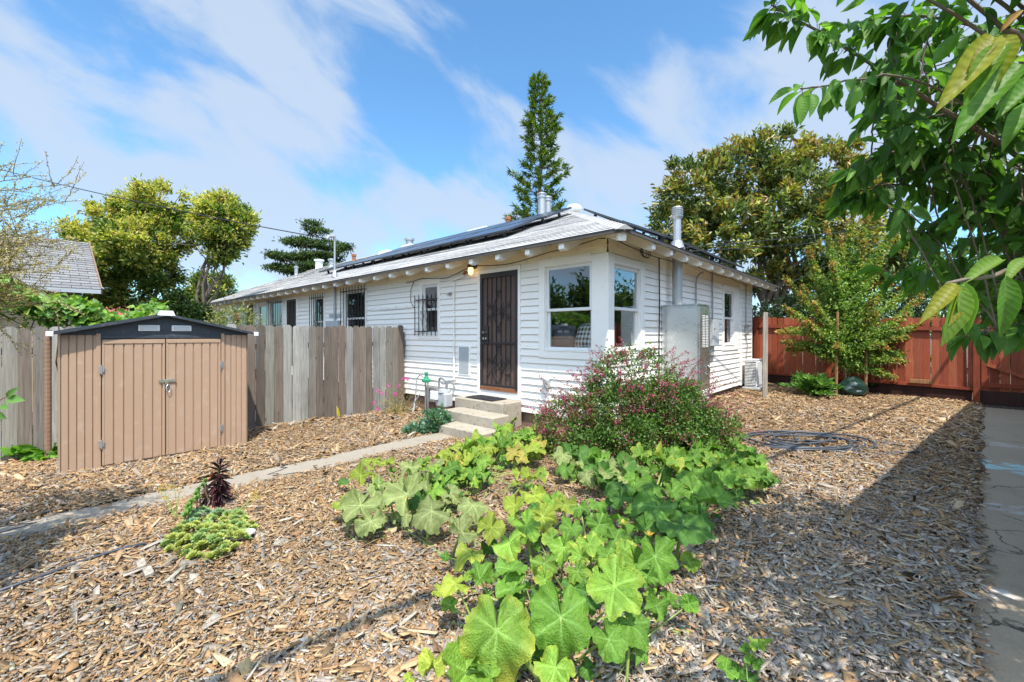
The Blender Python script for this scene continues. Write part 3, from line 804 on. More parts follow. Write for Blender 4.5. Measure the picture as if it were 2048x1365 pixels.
def spiral(c, r, turns, sgn, start, mp, n=26, end=0.15):
    t = np.linspace(0, 1, n); a = start + sgn * turns * 2 * math.pi * t; rr = r * (1 - (1 - end) * t)
    return [mp(c[0] + rr[i] * math.cos(a[i]), c[1], c[2] + rr[i] * math.sin(a[i])) for i in range(n)]
def bars(s0, s1, z0, z1, o=0.09, n=6, scroll=True):
    mb = MB()
    for i in range(n):
        s = s0 + (s1 - s0) * i / (n - 1)
        mb.beam(FR(s, o, z0 - .03), FR(s, o, z1 + .04), .014, .014, up=(1, 0, 0))
        mb.lathe([(0.0001, .085), (.010, .04), (.0001, .03)], FR(s, o, z1), 5)
    for z in (z0 + .06, z1 - .04): mb.beam(FR(s0, o, z), FR(s1, o, z), .016, .022)
    if scroll:
        c = (s0 + s1) / 2; h = (z0 + z1) / 2
        for sg in (-1, 1):
            mb.tube(spiral((c + sg * .09, o + .012, h + .08), .05, 1.3, sg, 0 if sg < 0 else math.pi, FR), .006, 4)
            mb.tube(spiral((c + sg * .09, o + .012, h - .08), .05, 1.3, -sg, 0 if sg < 0 else math.pi, FR), .006, 4)
            mb.tube([FR(c, o + .012, h + .34), FR(c + sg * .08, o + .012, h + .16), FR(c + sg * .02, o + .012, h), FR(c + sg * .08, o + .012, h - .16), FR(c, o + .012, h - .34)], .006, 4)
    for s in (s0, s1):
        for z in (z0 + .06, z1 - .04): mb.beam(FR(s, 0.03, z), FR(s, o, z), .012, .012)
    return mb.build('security_bars', M['iron'], house)
bars(-4.50, -3.80, 1.50, 2.25)
bars(-7.80, -6.58, 1.10, 2.64, n=9); bars(-9.72, -8.88, 1.0, 2.58, n=7); bars(-13.2, -11.92, 1.0, 2.62, n=9)

# doors
def back_door():
    s0, s1, z0, z1 = -2.58, -1.67, 0.53, 2.585
    mb = MB()
    wbox(mb, FR, s0 - .075, s0, 0, .032, .40, z1 + .07, .004); wbox(mb, FR, s1, s1 + .06, 0, .032, .40, z1 + .07, .004)
    wbox(mb, FR, s0, s1, 0, .030, z1, z1 + .07); wbox(mb, FR, s0, s1, 0.0, .026, .40, z0 - .002)
    mb.build('door_casing', M['trim'], house)
    mb = MB(); wbox(mb, FR, s0, s1, -.06, -.03, z0, z1)
    door = mb.build('door', M['door'], house); door['label'] = 'brown back door behind a black iron security gate'
    mb = MB(); o0, o1 = .0, .036
    fw = .062
    wbox(mb, FR, s0 + .004, s0 + fw, o0, o1, z0 + .01, z1 - .004, .003); wbox(mb, FR, s1 - fw, s1 - .004, o0, o1, z0 + .01, z1 - .004, .003)
    wbox(mb, FR, s0 + fw, s1 - fw, o0, o1 - .002, z1 - .085, z1 - .006); wbox(mb, FR, s0 + fw, s1 - fw, o0, o1 - .002, z0 + .012, z0 + .09)
    zm = 1.345; wbox(mb, FR, s0 + fw, s1 - fw, .004, .030, zm - .016, zm + .016)
    for i in range(1, 7):
        s = s0 + fw + (s1 - s0 - 2 * fw) * i / 7
        wbox(mb, FR, s - .007, s + .007, .008, .022, z0 + .08, z1 - .08)
    wbox(mb, FR, s0 + fw + .02, s0 + fw + .15, .006, .033, zm - .02, zm + .30)
    c = (s0 + s1) / 2
    for zc_ in (1.90, 0.94):
        k = .30
        for sg in (-1, 1):
            mb.tube([FR(c, .028, zc_ + k), FR(c + sg * .11, .028, zc_ + .10), FR(c + sg * .145, .028, zc_), FR(c + sg * .11, .028, zc_ - .10), FR(c, .028, zc_ - k)], .0075, 5)
            for u in (-1, 1):
                mb.tube(spiral((c + sg * .075, .028, zc_ + u * .055), .052, 1.5, sg * u, 0 if sg < 0 else math.pi, FR), .0065, 5)
                mb.tube(spiral((c + sg * .225, .028, zc_ + u * .10), .062, 1.4, -sg * u, math.pi / 2 * u, FR), .0065, 5)
                mb.tube(spiral((c + sg * .035, .028, zc_ + u * (k + .035)), .036, 1.2, -sg * u, 0 if sg < 0 else math.pi, FR), .006, 5)
    mb.build('security_grille', M['iron'], door)
    mb = MB(); wbox(mb, FR, s0 + fw, s1 - fw, .001, .0035, z0 + .09, z1 - .085)
    mb.build('screen', M['door'], door)
    mb = MB(); wbox(mb, FR, s0 + .004, s1 - .004, -.005, .040, z0 - .02, z0 + .012); wbox(mb, FR, s0 + .03, s1 - .05, .037, .0385, z0 + .015, z0 + .05)
    mb.build('threshold', M['rust'], door)
    mb = MB()
    for z, r, nm in ((zm + .19, .026, 'lock'), (zm + .08, .031, 'handle')):
        p = FR(s0 + fw + .085, .033, z); mb = MB()
        mb.tube([p, (p[0], p[1] - .02, p[2]), (p[0], p[1] - .035, p[2]), (p[0], p[1] - .06, p[2])], [r * .8, r * .45, r, r * .75], 12)
        mb.build(nm, M['chrome'], door)
back_door()
def plain_door(s0, s1, z0, z1, m, grille=False):
    mb = MB(); wbox(mb, FR, s0, s1, -.05, -.02, z0, z1); d = mb.build('door', M[m], house)
    mb = MB()
    for a, b in ((s0 - .07, s0), (s1, s1 + .07)): wbox(mb, FR, a, b, 0, .03, z0, z1 + .06)
    wbox(mb, FR, s0, s1, 0, .028, z1, z1 + .06); mb.build('frame', M['trim'], d)
    if grille:
        mb = MB()
        for i in range(7):
            s = s0 + .02 + (s1 - s0 - .04) * i / 6; wbox(mb, FR, s - .014, s + .014, .0, .02, z0, z1 - .01)
        for z in (z0 + .9, z1 - .05): wbox(mb, FR, s0, s1, .021, .03, z - .02, z + .02)
        mb.build('security_grille', M['iron'], d)
plain_door(-11.62, -10.86, 0.5, 2.6, 'door', True); plain_door(-15.66, -14.8, 0.5, 2.62, 'reddoor')

# small fittings of the front wall
mb = MB(); wbox(mb, FR, -3.19, -2.85, .0, .030, .73, 1.30, .004); ap = mb.build('access_panel', M['trim'], house)
mb = MB(); wbox(mb, FR, -3.155, -2.885, .0305, .036, .765, 1.265); mb.build('cover', M['metalgrey'], ap)
mb = MB(); pts = [FR(-3.28, .05, .55), FR(-3.28, .05, 1.2), FR(-3.29, .05, 1.9), FR(-3.28, .05, 2.50)]
mb.tube(pts, .014, 7); mb.beam(FR(-3.36, .05, 2.53), FR(-2.95, .05, 2.60), .025, .03); mb.build('gas_riser', M['siding'], house)
mb = MB(); mb.tube([FR(-2.95, .0, 2.66), FR(-2.95, .06, 2.66), FR(-2.95, .08, 2.62), FR(-2.95, .08, 2.60)], [.022, .022, .03, .02], 8); mb.build('vent_hood', M['rust'], house)
mb = MB(); wbox(mb, FR, -1.11, -1.0, .015, .075, .66, .80, .006); wbox(mb, FR, -1.04, -.985, .0755, .10, .66, .79, .006); mb.build('outlet_box', M['metalgrey'], house)
mb = MB(); mb.tube([FR(-3.42, .0, 2.28), FR(-3.42, .05, 2.28), FR(-3.40, .07, 2.26)], [.03, .03, .02], 8); mb.beam(FR(-3.52, .04, 2.27), FR(-3.42, .04, 2.28), .012, .012); mb.build('spigot', M['conduit'], house)
mbl = MB(); p = np.array(FR(-2.72, .0, 2.75))
mbl.tube([p, p + (0, -.03, 0)], .055, 14); mbl.tube([p + (0, -.03, 0), p + (0, -.09, .03), p + (0, -.13, .01)], .022, 8)
mbl.lathe([(.02, .05), (.055, .03), (.058, -.005), (.05, -.02)], p + (0, -.13, -.02), 14)
wl_o = mbl.build('wall_lamp', M['iron'], house, smooth=True)
mb = MB(); mb.lathe([(.02, .03), (.045, .0), (.05, -.05), (.042, -.10), (.02, -.125)], p + (0, -.13, -.05), 14); mb.build('bulb', M['bulb'], wl_o, smooth=True)
def cable(name, pts, r=.008, sub=6, m='black', parent=house):
    pts = np.array(pts, float); out = []
    for i in range(len(pts) - 1):
        a, b = pts[i], pts[i + 1]
        for k in range(sub):
            t = k / sub; q = a + (b - a) * t; q[2] -= 0.06 * np.linalg.norm(b - a) * t * (1 - t); out.append(q)
    out.append(pts[-1]); return MB().tube(out, r, 5).build(name, M[m], parent)
cable('cable', [FR(-4.9, .03, 2.62), FR(-4.3, .05, 2.66), FR(-3.5, .05, 2.60), FR(-2.75, .06, 2.76), FR(-1.9, .05, 2.69), FR(-1.0, .05, 2.78), FR(-.1, .06, 2.86), (.06, .06, 2.86), (.06, .9, 2.80), (.06, 1.7, 2.78), (.07, 3.0, 2.86), (.06, 5.6, 2.82), (.05, 7.4, 2.80)], .007)
cable('cable', [FR(-4.62, .03, 2.62), FR(-4.72, .04, 2.45), FR(-4.74, .03, 2.2), FR(-4.6, .03, 2.05)], .006)
mb = MB()
for j in range(3):
    a = np.linspace(0, 2 * math.pi, 22); r = .09 + .012 * j
    mb.tube([(.07 + .015 * j, 1.0 + r * 1.3 * math.cos(t) + .02 * j, 2.79 + r * .8 * math.sin(t)) for t in a], .006, 4)
mb.build('cable_loop', M['black'], house)
mb = MB(); mb.tube([(.045, 1.63, .3), (.045, 1.63, 1.4), (.05, 1.635, 2.0), (.045, 1.63, 2.78)], .011, 6); mb.build('conduit', M['black'], house)
mb = MB(); mb.tube([(.05, 3.36, 1.2), (.05, 3.36, 2.5), (.06, 3.37, 2.62), (.10, 3.42, 2.70), (.14, 3.5, 2.74)], .016, 7); mb.build('conduit', M['conduit'], house)
mb = MB(); mb.tube([(.05, 4.34, .9), (.05, 4.34, 2.84)], .018, 7); mb.build('conduit', M['conduit'], house)
mb = MB(); mb.tube([(.04, 7.05, .8), (.06, 7.06, 1.2), (.04, 7.02, 1.5), (.04, 7.04, 2.8)], .014, 6); mb.box(.02, .09, 6.98, 7.1, 1.5, 1.75); mb.build('conduit', M['conduit'], house)
mb = MB(); wbox(mb, RI, 4.08, 4.46, .02, .15, 1.25, 1.82, .008); wbox(mb, RI, 4.2, 4.34, .03, .09, 1.05, 1.248, .004)
db = mb.build('disconnect_box', M['metalgrey'], house)
mb = MB(); wbox(mb, RI, 4.12, 4.2, .1505, .153, 1.60, 1.63); mb.build('warning_label', M['rust'], db)
# electric meter, conduit and weatherhead
mb = MB(); wbox(mb, FR, -8.62, -7.92, .01, .12, 1.50, 1.86, .008); wbox(mb, FR, -8.60, -7.9, .005, .03, 1.95, 2.05)
mt_ = mb.build('meter_box', M['metalgrey'], house)
mb = MB(); q = np.array(FR(-8.27, .12, 1.62)); mb.tube([q, q + (0, -.10, 0), q + (0, -.13, 0)], [.085, .085, .06], 16); mb.build('meter', M['conduit'], mt_)
mb = MB(); mb.tube([FR(-8.2, .06, 1.85), FR(-8.2, .06, 2.8)], .03, 8); mb.tube([FR(-8.2, .06, 2.8), FR(-8.2, .06, 4.05)], .026, 8)
mb.lathe([(.09, 3.03), (.075, 3.09), (.03, 3.22)], (-8.2, -.06, 0), 10); mb.tube([FR(-8.2, .06, 4.02), FR(-8.2, .08, 4.12), FR(-8.2, .22, 4.10), FR(-8.2, .28, 4.02)], [.035, .05, .05, .035], 8)
mb.build('service_mast', M['conduit'], house)
mb = MB(); wbox(mb, FR, -6.45, -4.75, .018, .035, 2.06, 2.13)
for s in (-6.3, -5.9, -5.6, -5.25, -4.85): mb.tube([FR(s, .035, 2.1), FR(s + .02, .09, 2.08), FR(s + .03, .10, 2.13)], .008, 5)
mb.build('hook_rail', M['siding'], house)
# roof fittings
def zroof(y): return ZE + kf * (y + OV)
mb = MB()
for (x, y, r, h) in ((-4.15, 3.75, .105, .60), (-4.3, 4.2, .105, .76)):
    z = zroof(min(y, 2 * RY - y)) - .1
    mb.lathe([(r * 1.0, z), (r, z + h), (r * 1.22, z + h + .01), (r * 1.22, z + h + .05), (r * 1.02, z + h + .055), (r * 1.02, z + h + .09), (r * 1.25, z + h + .10), (r * 1.2, z + h + .13), (r * .3, z + h + .15)], (x, y, 0), 18)
    mb.build('flue_pipe', M['conduit'], roof, smooth=False); mb = MB()
mb.lathe([(.19, zroof(RY) - .16), (.20, zroof(RY) - .06), (.15, zroof(RY) + .0), (.05, zroof(RY) + .03)], (-3.0, RY - .25, 0), 16); mb.build('dome_vent', M['white_metal'], roof, smooth=True)
def roofbox(x0, x1, y, d, h, m, nm):
    z = zroof(y); mb = MB(); mb.bbox(x0, x1, y - d / 2, y + d / 2, z - .1, z + h, .01); mb.build(nm, M[m], roof)
roofbox(-6.5, -5.7, 3.35, .4, .08, 'white_metal', 'roof_vent'); roofbox(-9.9, -9.3, 3.3, .4, .10, 'white_metal', 'roof_vent'); roofbox(-11.2, -10.6, 3.2, .4, .10, 'white_metal', 'roof_vent')
for (x, y, r, h, m, nm) in ((-5.35, 3.7, .065, .24, 'rust', 'vent_pipe'), (-13.4, 3.2, .075, .32, 'rust', 'vent_pipe'), (-10.1, 3.6, .13, .36, 'conduit', 'vent_pipe'), (-15.6, 3.3, .11, .36, 'conduit', 'vent_pipe'), (-19.2, 3.2, .08, .45, 'conduit', 'vent_pipe'), (-18.9, 4.2, .18, .75, 'white_metal', 'vent_pipe')):
    z = zroof(min(y, 2 * RY - y)) - .1; mb = MB(); mb.lathe([(r * 1.5, z), (r, z + .16), (r, z + h), (r * 1.35, z + h + .01), (r * 1.35, z + h + .08), (r * .4, z + h + .11)], (x, y, 0), 14); mb.build(nm, M[m], roof)
# room behind the corner windows
mb = MB()
mb.add([(-3.2, .12, .5), (-.12, .12, .5), (-.12, 3.4, .5), (-3.2, 3.4, .5), (-3.2, .12, 2.7), (-.12, .12, 2.7), (-.12, 3.4, 2.7), (-3.2, 3.4, 2.7)], [(0, 1, 2, 3), (4, 5, 6, 7), (2, 3, 7, 6), (0, 3, 7, 4)])
mb.build('room_interior', M['roomwall'], house)

# ---------------------------------------------------------------- solar panels on the roof
def solar(x0, t0, wx, lt, label, side=False):
    """x0: along the eave, t0: distance up the slope"""
    k = kr if side else kf
    c = 1 / math.sqrt(1 + k * k); s = k * c
    o = ythings('solar_panel', label, 'solar panel', 0, 0, 0, 'solar panels on the roof')
    if not side: P = lambda u, t, h: np.array([u, -OV + t * c - h * s, ZE + t * s + h * c])
    else: P = lambda u, t, h: np.array([OV - t * c + h * s, u, ZE + t * s + h * c])
    base = P(x0, t0, 0); o.location = tuple(LW(base[0], base[1], base[2]))
    Q = lambda u, t, h: P(u, t, h) - base
    cen = Q(x0 + wx / 2, t0 + lt / 2, .14); ux = Q(x0 + wx, t0, .14) - Q(x0, t0, .14); ut = Q(x0, t0 + lt, .14) - Q(x0, t0, .14)
    n = unit(np.cross(ux, ut)); n = n if n[2] > 0 else -n
    mb = MB(); ex, et = unit(ux), unit(ut)
    for sg in (-1, 1):
        mb.obox(cen + ex * sg * (wx / 2 - .015), ex * .015, et * lt / 2, n * .02)
        mb.obox(cen + et * sg * (lt / 2 - .015), ex * (wx / 2 - .03), et * .015, n * .02)
        for a in (-1, 1): mb.obox(cen + et * sg * lt * .32 + ex * a * wx * .35 - n * .08, ex * .02, et * .03, n * .058)
    mb.build('frame', M['shedroof'], o)
    a = cen + n * .017; w2, l2 = wx / 2 - .03, lt / 2 - .03
    V = [a - ex * w2 - et * l2, a + ex * w2 - et * l2, a + ex * w2 + et * l2, a - ex * w2 + et * l2]
    uvmesh('cells', [(V, [(0, 0), (2 * w2, 0), (2 * w2, 2 * l2), (0, 2 * l2)])], M['solar'], o)
    return o
for i in range(5):
    solar(-4.3 - i * 1.68, 1.5, 1.65, 1.0, ['dark solar panel in the lower row nearest the roof corner', 'second dark solar panel of the lower row from the corner', 'middle dark solar panel of the lower row', 'fourth dark solar panel of the lower row from the corner', 'dark solar panel ending the lower row over the barred windows'][i])
for i in range(4):
    solar(-4.05 - i * 1.68, 2.53, 1.65, 1.0, ['raised upper solar panel nearest the flue pipes', 'second upper solar panel left of the flue pipes', 'third upper solar panel left of the flue pipes', 'last upper solar panel of the row, beside the roof vents'][i])
for i in range(3):
    solar(2.2 + i * 1.68, 0.75, 1.65, 1.0, ['solar panel on the side slope by the metal flue', 'middle solar panel edge on the side slope', 'solar panel furthest along the side slope'][i], True)
solar(2.6, 2.0, 1.65, 1.0, 'thin solar panel edge showing above the hip', True)

# ---------------------------------------------------------------- steps, mat, meters, cabinet, heat pump
st = ythings('concrete_steps', 'three stained grey concrete steps up to the back door', 'steps', -2.1, -0.6)
def stp(nm, x0, x1, y0, y1, z0, z1):
    mb = MB(); mb.bbox(x0 + 2.1, x1 + 2.1, y0 + .6, y1 + .6, z0, z1, .012); return mb.build(nm, M['concrete'], st)
stp('landing', -2.73, -1.57, -.50, -.036, -.2, .40); stp('tread', -2.56, -1.42, -.875, -.504, -.2, .25); stp('tread', -2.25, -1.26, -1.23, -.879, -.2, .10)
mb = MB(); rg = np.random.default_rng(8)
mb.bbox(-.34, .34, -.18, .18, 0, .012, .004)
for i in range(17):
    for j in range(9): mb.bbox(-.325 + i * .0385, -.295 + i * .0385, -.168 + j * .0385, -.138 + j * .0385, .012, .017 + .003 * rg.random(), .003)
o = mb.build('door_mat', M['black']); o.location = tuple(LW(-2.2, -.25, .4012)); o.rotation_euler = (0, 0, ROT - .03); tag(o, 'black rubber mat lying on the top step', 'door mat')

g = ythings('gas_meter', 'grey gas meter with piping beside the concrete steps', 'gas meter', -3.35, -.22)
mb = MB(); mb.bbox(-.17, .14, -.10, .10, .12, .40, .03); mb.lathe([(.12, .40), (.11, .45), (.03, .47)], (-.0, 0, 0), 14); mb.build('body', M['metalgrey'], g)
mb = MB(); mb.bbox(-.24, -.06, -.165, -.103, .26, .42, .008); mb.build('dial', M['white_metal'], g)
mb = MB(); mb.tube([(-.17, 0, .40), (-.17, 0, .60), (-.15, .0, .65), (-.10, 0, .66), (.02, 0, .62), (.12, .05, .62), (.12, .16, .62)], .022, 8)
mb.tube([(.06, 0, .45), (.06, 0, .62)], .026, 8); mb.lathe([(.05, .55), (.055, .57), (.05, .60)], (-.02, 0, 0), 10); mb.tube([(-.15, -.05, -.2), (-.15, -.05, .26)], .02, 8); mb.build('pipe', M['conduit'], g)
v = ythings('water_valve', 'water valve with green handle on a thin pipe by the fence', 'valve', -3.98, -.2)
mb = MB(); mb.tube([(0, 0, -.2), (0, 0, .66)], .016, 8); mb.tube([(.08, 0, -.2), (.08, 0, .55), (.04, 0, .62)], .014, 8)
mb.tube([(0, .0, .62), (-.16, -.02, .68), (-.24, -.04, .60), (-.20, -.1, .2), (-.1, -.26, -.15)], .013, 7); mb.tube([(-.1, -.06, .3), (-.32, -.3, -.18)], .012, 6)
mb.box(-.14, .18, .12, .17, .14, .42); mb.build('pipe', M['conduit'], v)
mb = MB(); mb.lathe([(.03, .54), (.085, .55), (.09, .59), (.05, .62), (.02, .70), (.045, .71), (.04, .74), (.01, .75)], (.03, 0, 0), 12); mb.build('handle', M['green_metal'], v)
c = ythings('utility_cabinet', 'tall galvanized furnace cabinet with louvered door on the side wall', 'cabinet', .3, 2.05, .0)
mb = MB(); X0, X1, Y0, Y1, Z0, Z1 = -.275, .33, -.28, .27, .10, 1.98
mb.bbox(X0, X1, Y0, Y1, Z0, Z1, .006); mb.box(X0 - .005, X1 + .02, Y0 - .015, Y1 + .015, Z1 + .001, Z1 + .018)
mb.build('body', M['galv'], c)
mb = MB(); mb.bbox(X1 + .001, X1 + .022, Y0 + .03, Y1 - .03, Z0 + .05, Z1 - .03, .005); dr = mb.build('door', M['galv'], c)
mb = MB()
for z0, n in ((1.28, 20), (.24, 13)):
    for i in range(n):
        for yy in (-.09, .07):
            z = z0 + i * .027; mb.add([(X1 + .0225, yy - .065, z), (X1 + .0225, yy + .065, z), (X1 + .036, yy + .065, z + .010), (X1 + .036, yy - .065, z + .010), (X1 + .0225, yy - .065, z + .017), (X1 + .0225, yy + .065, z + .017)], [(3, 2, 5, 4), (0, 1, 2, 3)])
mb.build('louver', M['white_metal'], dr)
mb = MB(); mb.box(X1 + .0225, X1 + .03, .08, .14, .86, 1.0); mb.tube([(X1 + .03, .11, .98), (X1 + .06, .11, .95), (X1 + .06, .11, .86), (X1 + .03, .11, .83)], .008, 6); mb.build('handle', M['chrome'], dr)
mb = MB(); mb.tube([(-.12, .02, 1.99), (-.12, .02, 3.0)], .085, 14)
mb.lathe([(.13, 2.98), (.095, 3.08), (.082, 3.12)], (-.12, .02, 0), 16); mb.tube([(-.12, .02, 3.0), (-.12, .02, 3.52)], .064, 14)
mb.lathe([(.066, 3.50), (.085, 3.52), (.094, 3.54)] + sum([[(.094, 3.54 + k * .035), (.097, 3.56 + k * .035), (.080, 3.562 + k * .035), (.080, 3.574 + k * .035)] for k in range(4)], []) + [(.094, 3.69), (.082, 3.71), (.02, 3.72)], (-.12, .02, 0), 18); mb.build('flue', M['conduit'], c, smooth=False)
a = ythings('heat_pump', 'white heat pump unit on a pad at the end of the side wall', 'air conditioner', .22, 7.02, 0)
gp = float(ground_l(.2, 7)); mb = MB(); mb.bbox(-.17, .22, -.42, .42, gp - .05, gp + .06, .01); mb.build('pad', M['metalgrey'], a)
mb = MB(); mb.bbox(-.13, .14, -.33, .33, gp + .075, gp + .73, .012); mb.bbox(-.135, .145, -.335, .335, gp + .732, gp + .752, .006)
for sx in (-1, 1): mb.box(sx * .1 - .02, sx * .1 + .02, -.3, .3, gp + .058, gp + .076)
mb.build('body', M['white_metal'], a)
mb = MB()
for i in range(15): z = gp + .12 + i * .038; mb.box(-.115, .125, -.345, -.331, z, z + .020)
mb.build('louver', M['white_metal'], a)
mb = MB(); mb.box(-.118, .128, -.3315, -.3305, gp + .10, gp + .70); mb.build('coil', M['roomdark'], a)
mb = MB(); mb.bbox(.141, .152, -.29, .29, gp + .10, gp + .70, .006); mb.build('side_panel', M['white_metal'], a)
# furniture seen through the corner windows
s_ = ythings('sofa', 'dark sofa just inside the corner window', 'sofa', -1.0, .86, .5)
mb = MB(); mb.bbox(-.9, .8, -.72, .05, .0, .76, .05); mb.build('seat', M['sofa'], s_); mb = MB(); mb.bbox(-.9, .8, .055, .25, .0, .85, .05); mb.build('backrest', M['sofa'], s_)
def cushion(x, y, z, w, h, rx, rz, m, label):
    mb = MB(); n = 10; V = []; 
    for sgn in (-1, 1):
        for i in range(n + 1):
            for j in range(n + 1):
                u, v_ = i / n * 2 - 1, j / n * 2 - 1
                V.append((u * w / 2 * (1 - .06 * v_ * v_), sgn * .075 * ((1 - u ** 4) * (1 - v_ ** 4)) ** .6, v_ * h / 2 * (1 - .06 * u * u)))
    F = []
    for k in (0, (n + 1) ** 2):
        for i in range(n):
            for j in range(n): b = k + i * (n + 1) + j; F.append((b, b + 1, b + n + 2, b + n + 1))
    mb.add(V, F); o = mb.build('cushion', M[m], smooth=True); o.location = tuple(LW(x, y, z)); o.rotation_euler = (rx, 0, ROT + rz); tag(o, label, 'cushion', 'cushions on the sofa')
cushion(-.50, .26, 1.47, .46, .42, -.3, -.25, 'plaid', 'black and white plaid cushion behind the lower window pane')
cushion(-.98, .30, 1.46, .42, .40, -.3, .1, 'sofa', 'dark grey cushion behind the plaid one')
# ---------------------------------------------------------------- weathered board fence (left)
def picket(mb, y, w, x, z0, z1, th, col, rg, axis='y', dog=0.035):
    """one dog-eared board; axis y: board face looks along +x"""
    lean = rg.normal(0, .006); off = rg.normal(0, .004)
    prof = [(-w / 2, z0), (w / 2, z0), (w / 2, z1 - dog), (w / 2 - dog * .9, z1), (-w / 2 + dog * .9, z1), (-w / 2, z1 - dog)]
    V = []
    for d in (-th / 2, th / 2):
        for s, z in prof:
            yy = y + s + lean * (z - z0)
            V.append((x + off + d, yy, z) if axis == 'y' else (yy, x + off + d, z))
    n = 6
    mb.add(V, [tuple(range(n))[::-1], tuple(range(n, 2 * n))] + [(i, (i + 1) % n, n + (i + 1) % n, n + i) for i in range(n)], col)
GREYS = [(.36, .335, .285), (.30, .28, .235), (.335, .325, .29), (.25, .225, .19), (.40, .385, .345), (.285, .28, .255)]
BROWNS = [(.205, .165, .13), (.18, .14, .112), (.25, .205, .165), (.16, .13, .105)]
def left_fence():
    f = ythings('board_fence', 'weathered grey board fence with dog-eared tops from the house past the shed', 'fence', -4.9, 0)
    rg = np.random.default_rng(21); mb = MB(); y = -0.10
    # colour runs as in the photo, counted from the house end
    runs = [('b', 1), ('g', 4), ('b', 3), ('g', 1), ('b', 4), ('g', 4), ('b', 1), ('g', 1), ('b', 3), ('g', 1)]
    seq = sum([[k] * n for k, n in runs], [])
    i = 0
    while y > -9.0:
        w = rg.uniform(.13, .15); k = seq[i] if i < len(seq) else ('g' if rg.random() < .85 else 'b')
        c = np.array((GREYS if k == 'g' else BROWNS)[rg.integers(6 if k == 'g' else 4)]) * rg.uniform(.88, 1.12)
        xx = (y / -5.74) * -.38
        z0 = float(ground_l(-4.9 + xx, y)) - .06; z1 = 1.655 + (-.055 * sstep(-3, -5.5, y)) + rg.normal(0, .012)
        if i == 0: z1 += .02
        picket(mb, y - w / 2, w - .006, xx, z0, z1, .02, c, rg)
        y -= w; i += 1
    mb.build('picket_panel', M['greywood'], f)
    mb = MB()
    for z in (.25, 1.3): mb.beam((-.06, -.02, z), (-.63, -8.9, z - .03), .04, .09, col=GREYS[3])
    mb.build('rail', M['greywood'], f)
    for y in (-.06, -2.5, -4.9, -7.3):
        mb = MB(); mb.box(-.17 + y * .066, -.082 + y * .066, y - .045, y + .045, -.3, 1.55, col=GREYS[3]); mb.build('post', M['greywood'], f)
left_fence()

# ---------------------------------------------------------------- red stained fence and gate (right)
REDS = [(.385, .096, .045), (.33, .078, .038), (.43, .115, .055), (.29, .068, .034), (.37, .105, .054)]
RY0 = 8.16
def gl(x, y): return float(ground_l(x, y))
def red_fence():
    f = ythings('red_fence', 'red stained board fence across the back of the yard', 'fence', 2.1, RY0)
    rg = np.random.default_rng(4); mb = MB(); x = -.32
    while x < 4.12:
        w = .143; c = np.array(REDS[rg.integers(5)]) * rg.uniform(.85, 1.15); g0 = gl(x, RY0)
        picket(mb, x + w / 2 - 2.1, w - .005, .03, g0 + .22, g0 + 1.84 + rg.normal(0, .006), .018, c, rg, 'x', .03); x += w
    mb.build('board_panel', M['redwood'], f)
    mb = MB()
    def ln(z, w, h, yo): mb.beam((-.32 - 2.1, yo, gl(-.3, RY0) + z), (4.18 - 2.1, yo, gl(4.18, RY0) + z), w, h, col=REDS[1])
    ln(1.60, .05, .085, -.006); ln(.31, .06, .06, -.01)
    mb.build('rail', M['redwood'], f)
    mb = MB(); mb.beam((-2.42, .02, gl(-.3, RY0) + .12), (2.08, .02, gl(4.1, RY0) + .12), .03, .30, col=(.055, .022, .018)); mb.build('kickboard', M['redwood'], f)
    for x, w in ((.02, .09), (2.05, .085), (4.24, .10)):
        mb = MB(); g0 = gl(x, RY0); mb.box(x - 2.1 - w / 2, x - 2.1 + w / 2, -.075, .018, g0 - .2, g0 + (1.75 if x < 4 else 1.9), col=REDS[3]); mb.build('post', M['redwood'], f)
red_fence()
def gate():
    g = ythings('red_gate', 'red board gate with diagonal brace beside the concrete walkway', 'gate', 4.9, RY0)
    rg = np.random.default_rng(7); mb = MB(); x = -.60
    while x < 1.0:
        c = np.array(REDS[rg.integers(5)]) * rg.uniform(.8, 1.05); picket(mb, x + .07, .138, .03, .02, 1.82, .018, c, rg, 'x', .03); x += .145
    mb.build('board_panel', M['redwood'], g)
    mb = MB()
    for z in (.42, 1.52): mb.box(-.58, .98, -.02, .02, z - .045, z + .045, col=REDS[3])
    mb.box(-.585, -.50, -.024, .019, .47, 1.47, col=REDS[1]); mb.build('frame', M['redwood'], g)
    mb = MB(); mb.beam((-.50, -.01, .86), (.35, -.01, .47), .045, .07, col=REDS[2]); mb.build('brace', M['redwood'], g)
    mb = MB(); mb.box(-.60, .98, -.008, .018, .0, .30, col=(.06, .028, .022)); mb.build('kickboard', M['redwood'], g)
gate()
o = MB().bbox(-.19, .19, -.02, .02, -.045, .045, .004).build('wood_offcut', M['stake']); o.location = tuple(LW(3.38, RY0 - .055, gl(3.4, RY0) + .387)); o.rotation_euler = (0, .0, ROT); tag(o, 'pale orange board resting on the lower rail of the red fence', 'board')
mb = MB(); mb.bbox(-.046, .046, -.046, .046, -.3, 1.90, .005); o = mb.build('wooden_post', M['postwood']); o.location = tuple(LW(.81, 5.44, gl(.8, 5.4))); o.rotation_euler = (0, .006, ROT + .35); tag(o, 'lone square grey wooden post standing in the mulch', 'post')

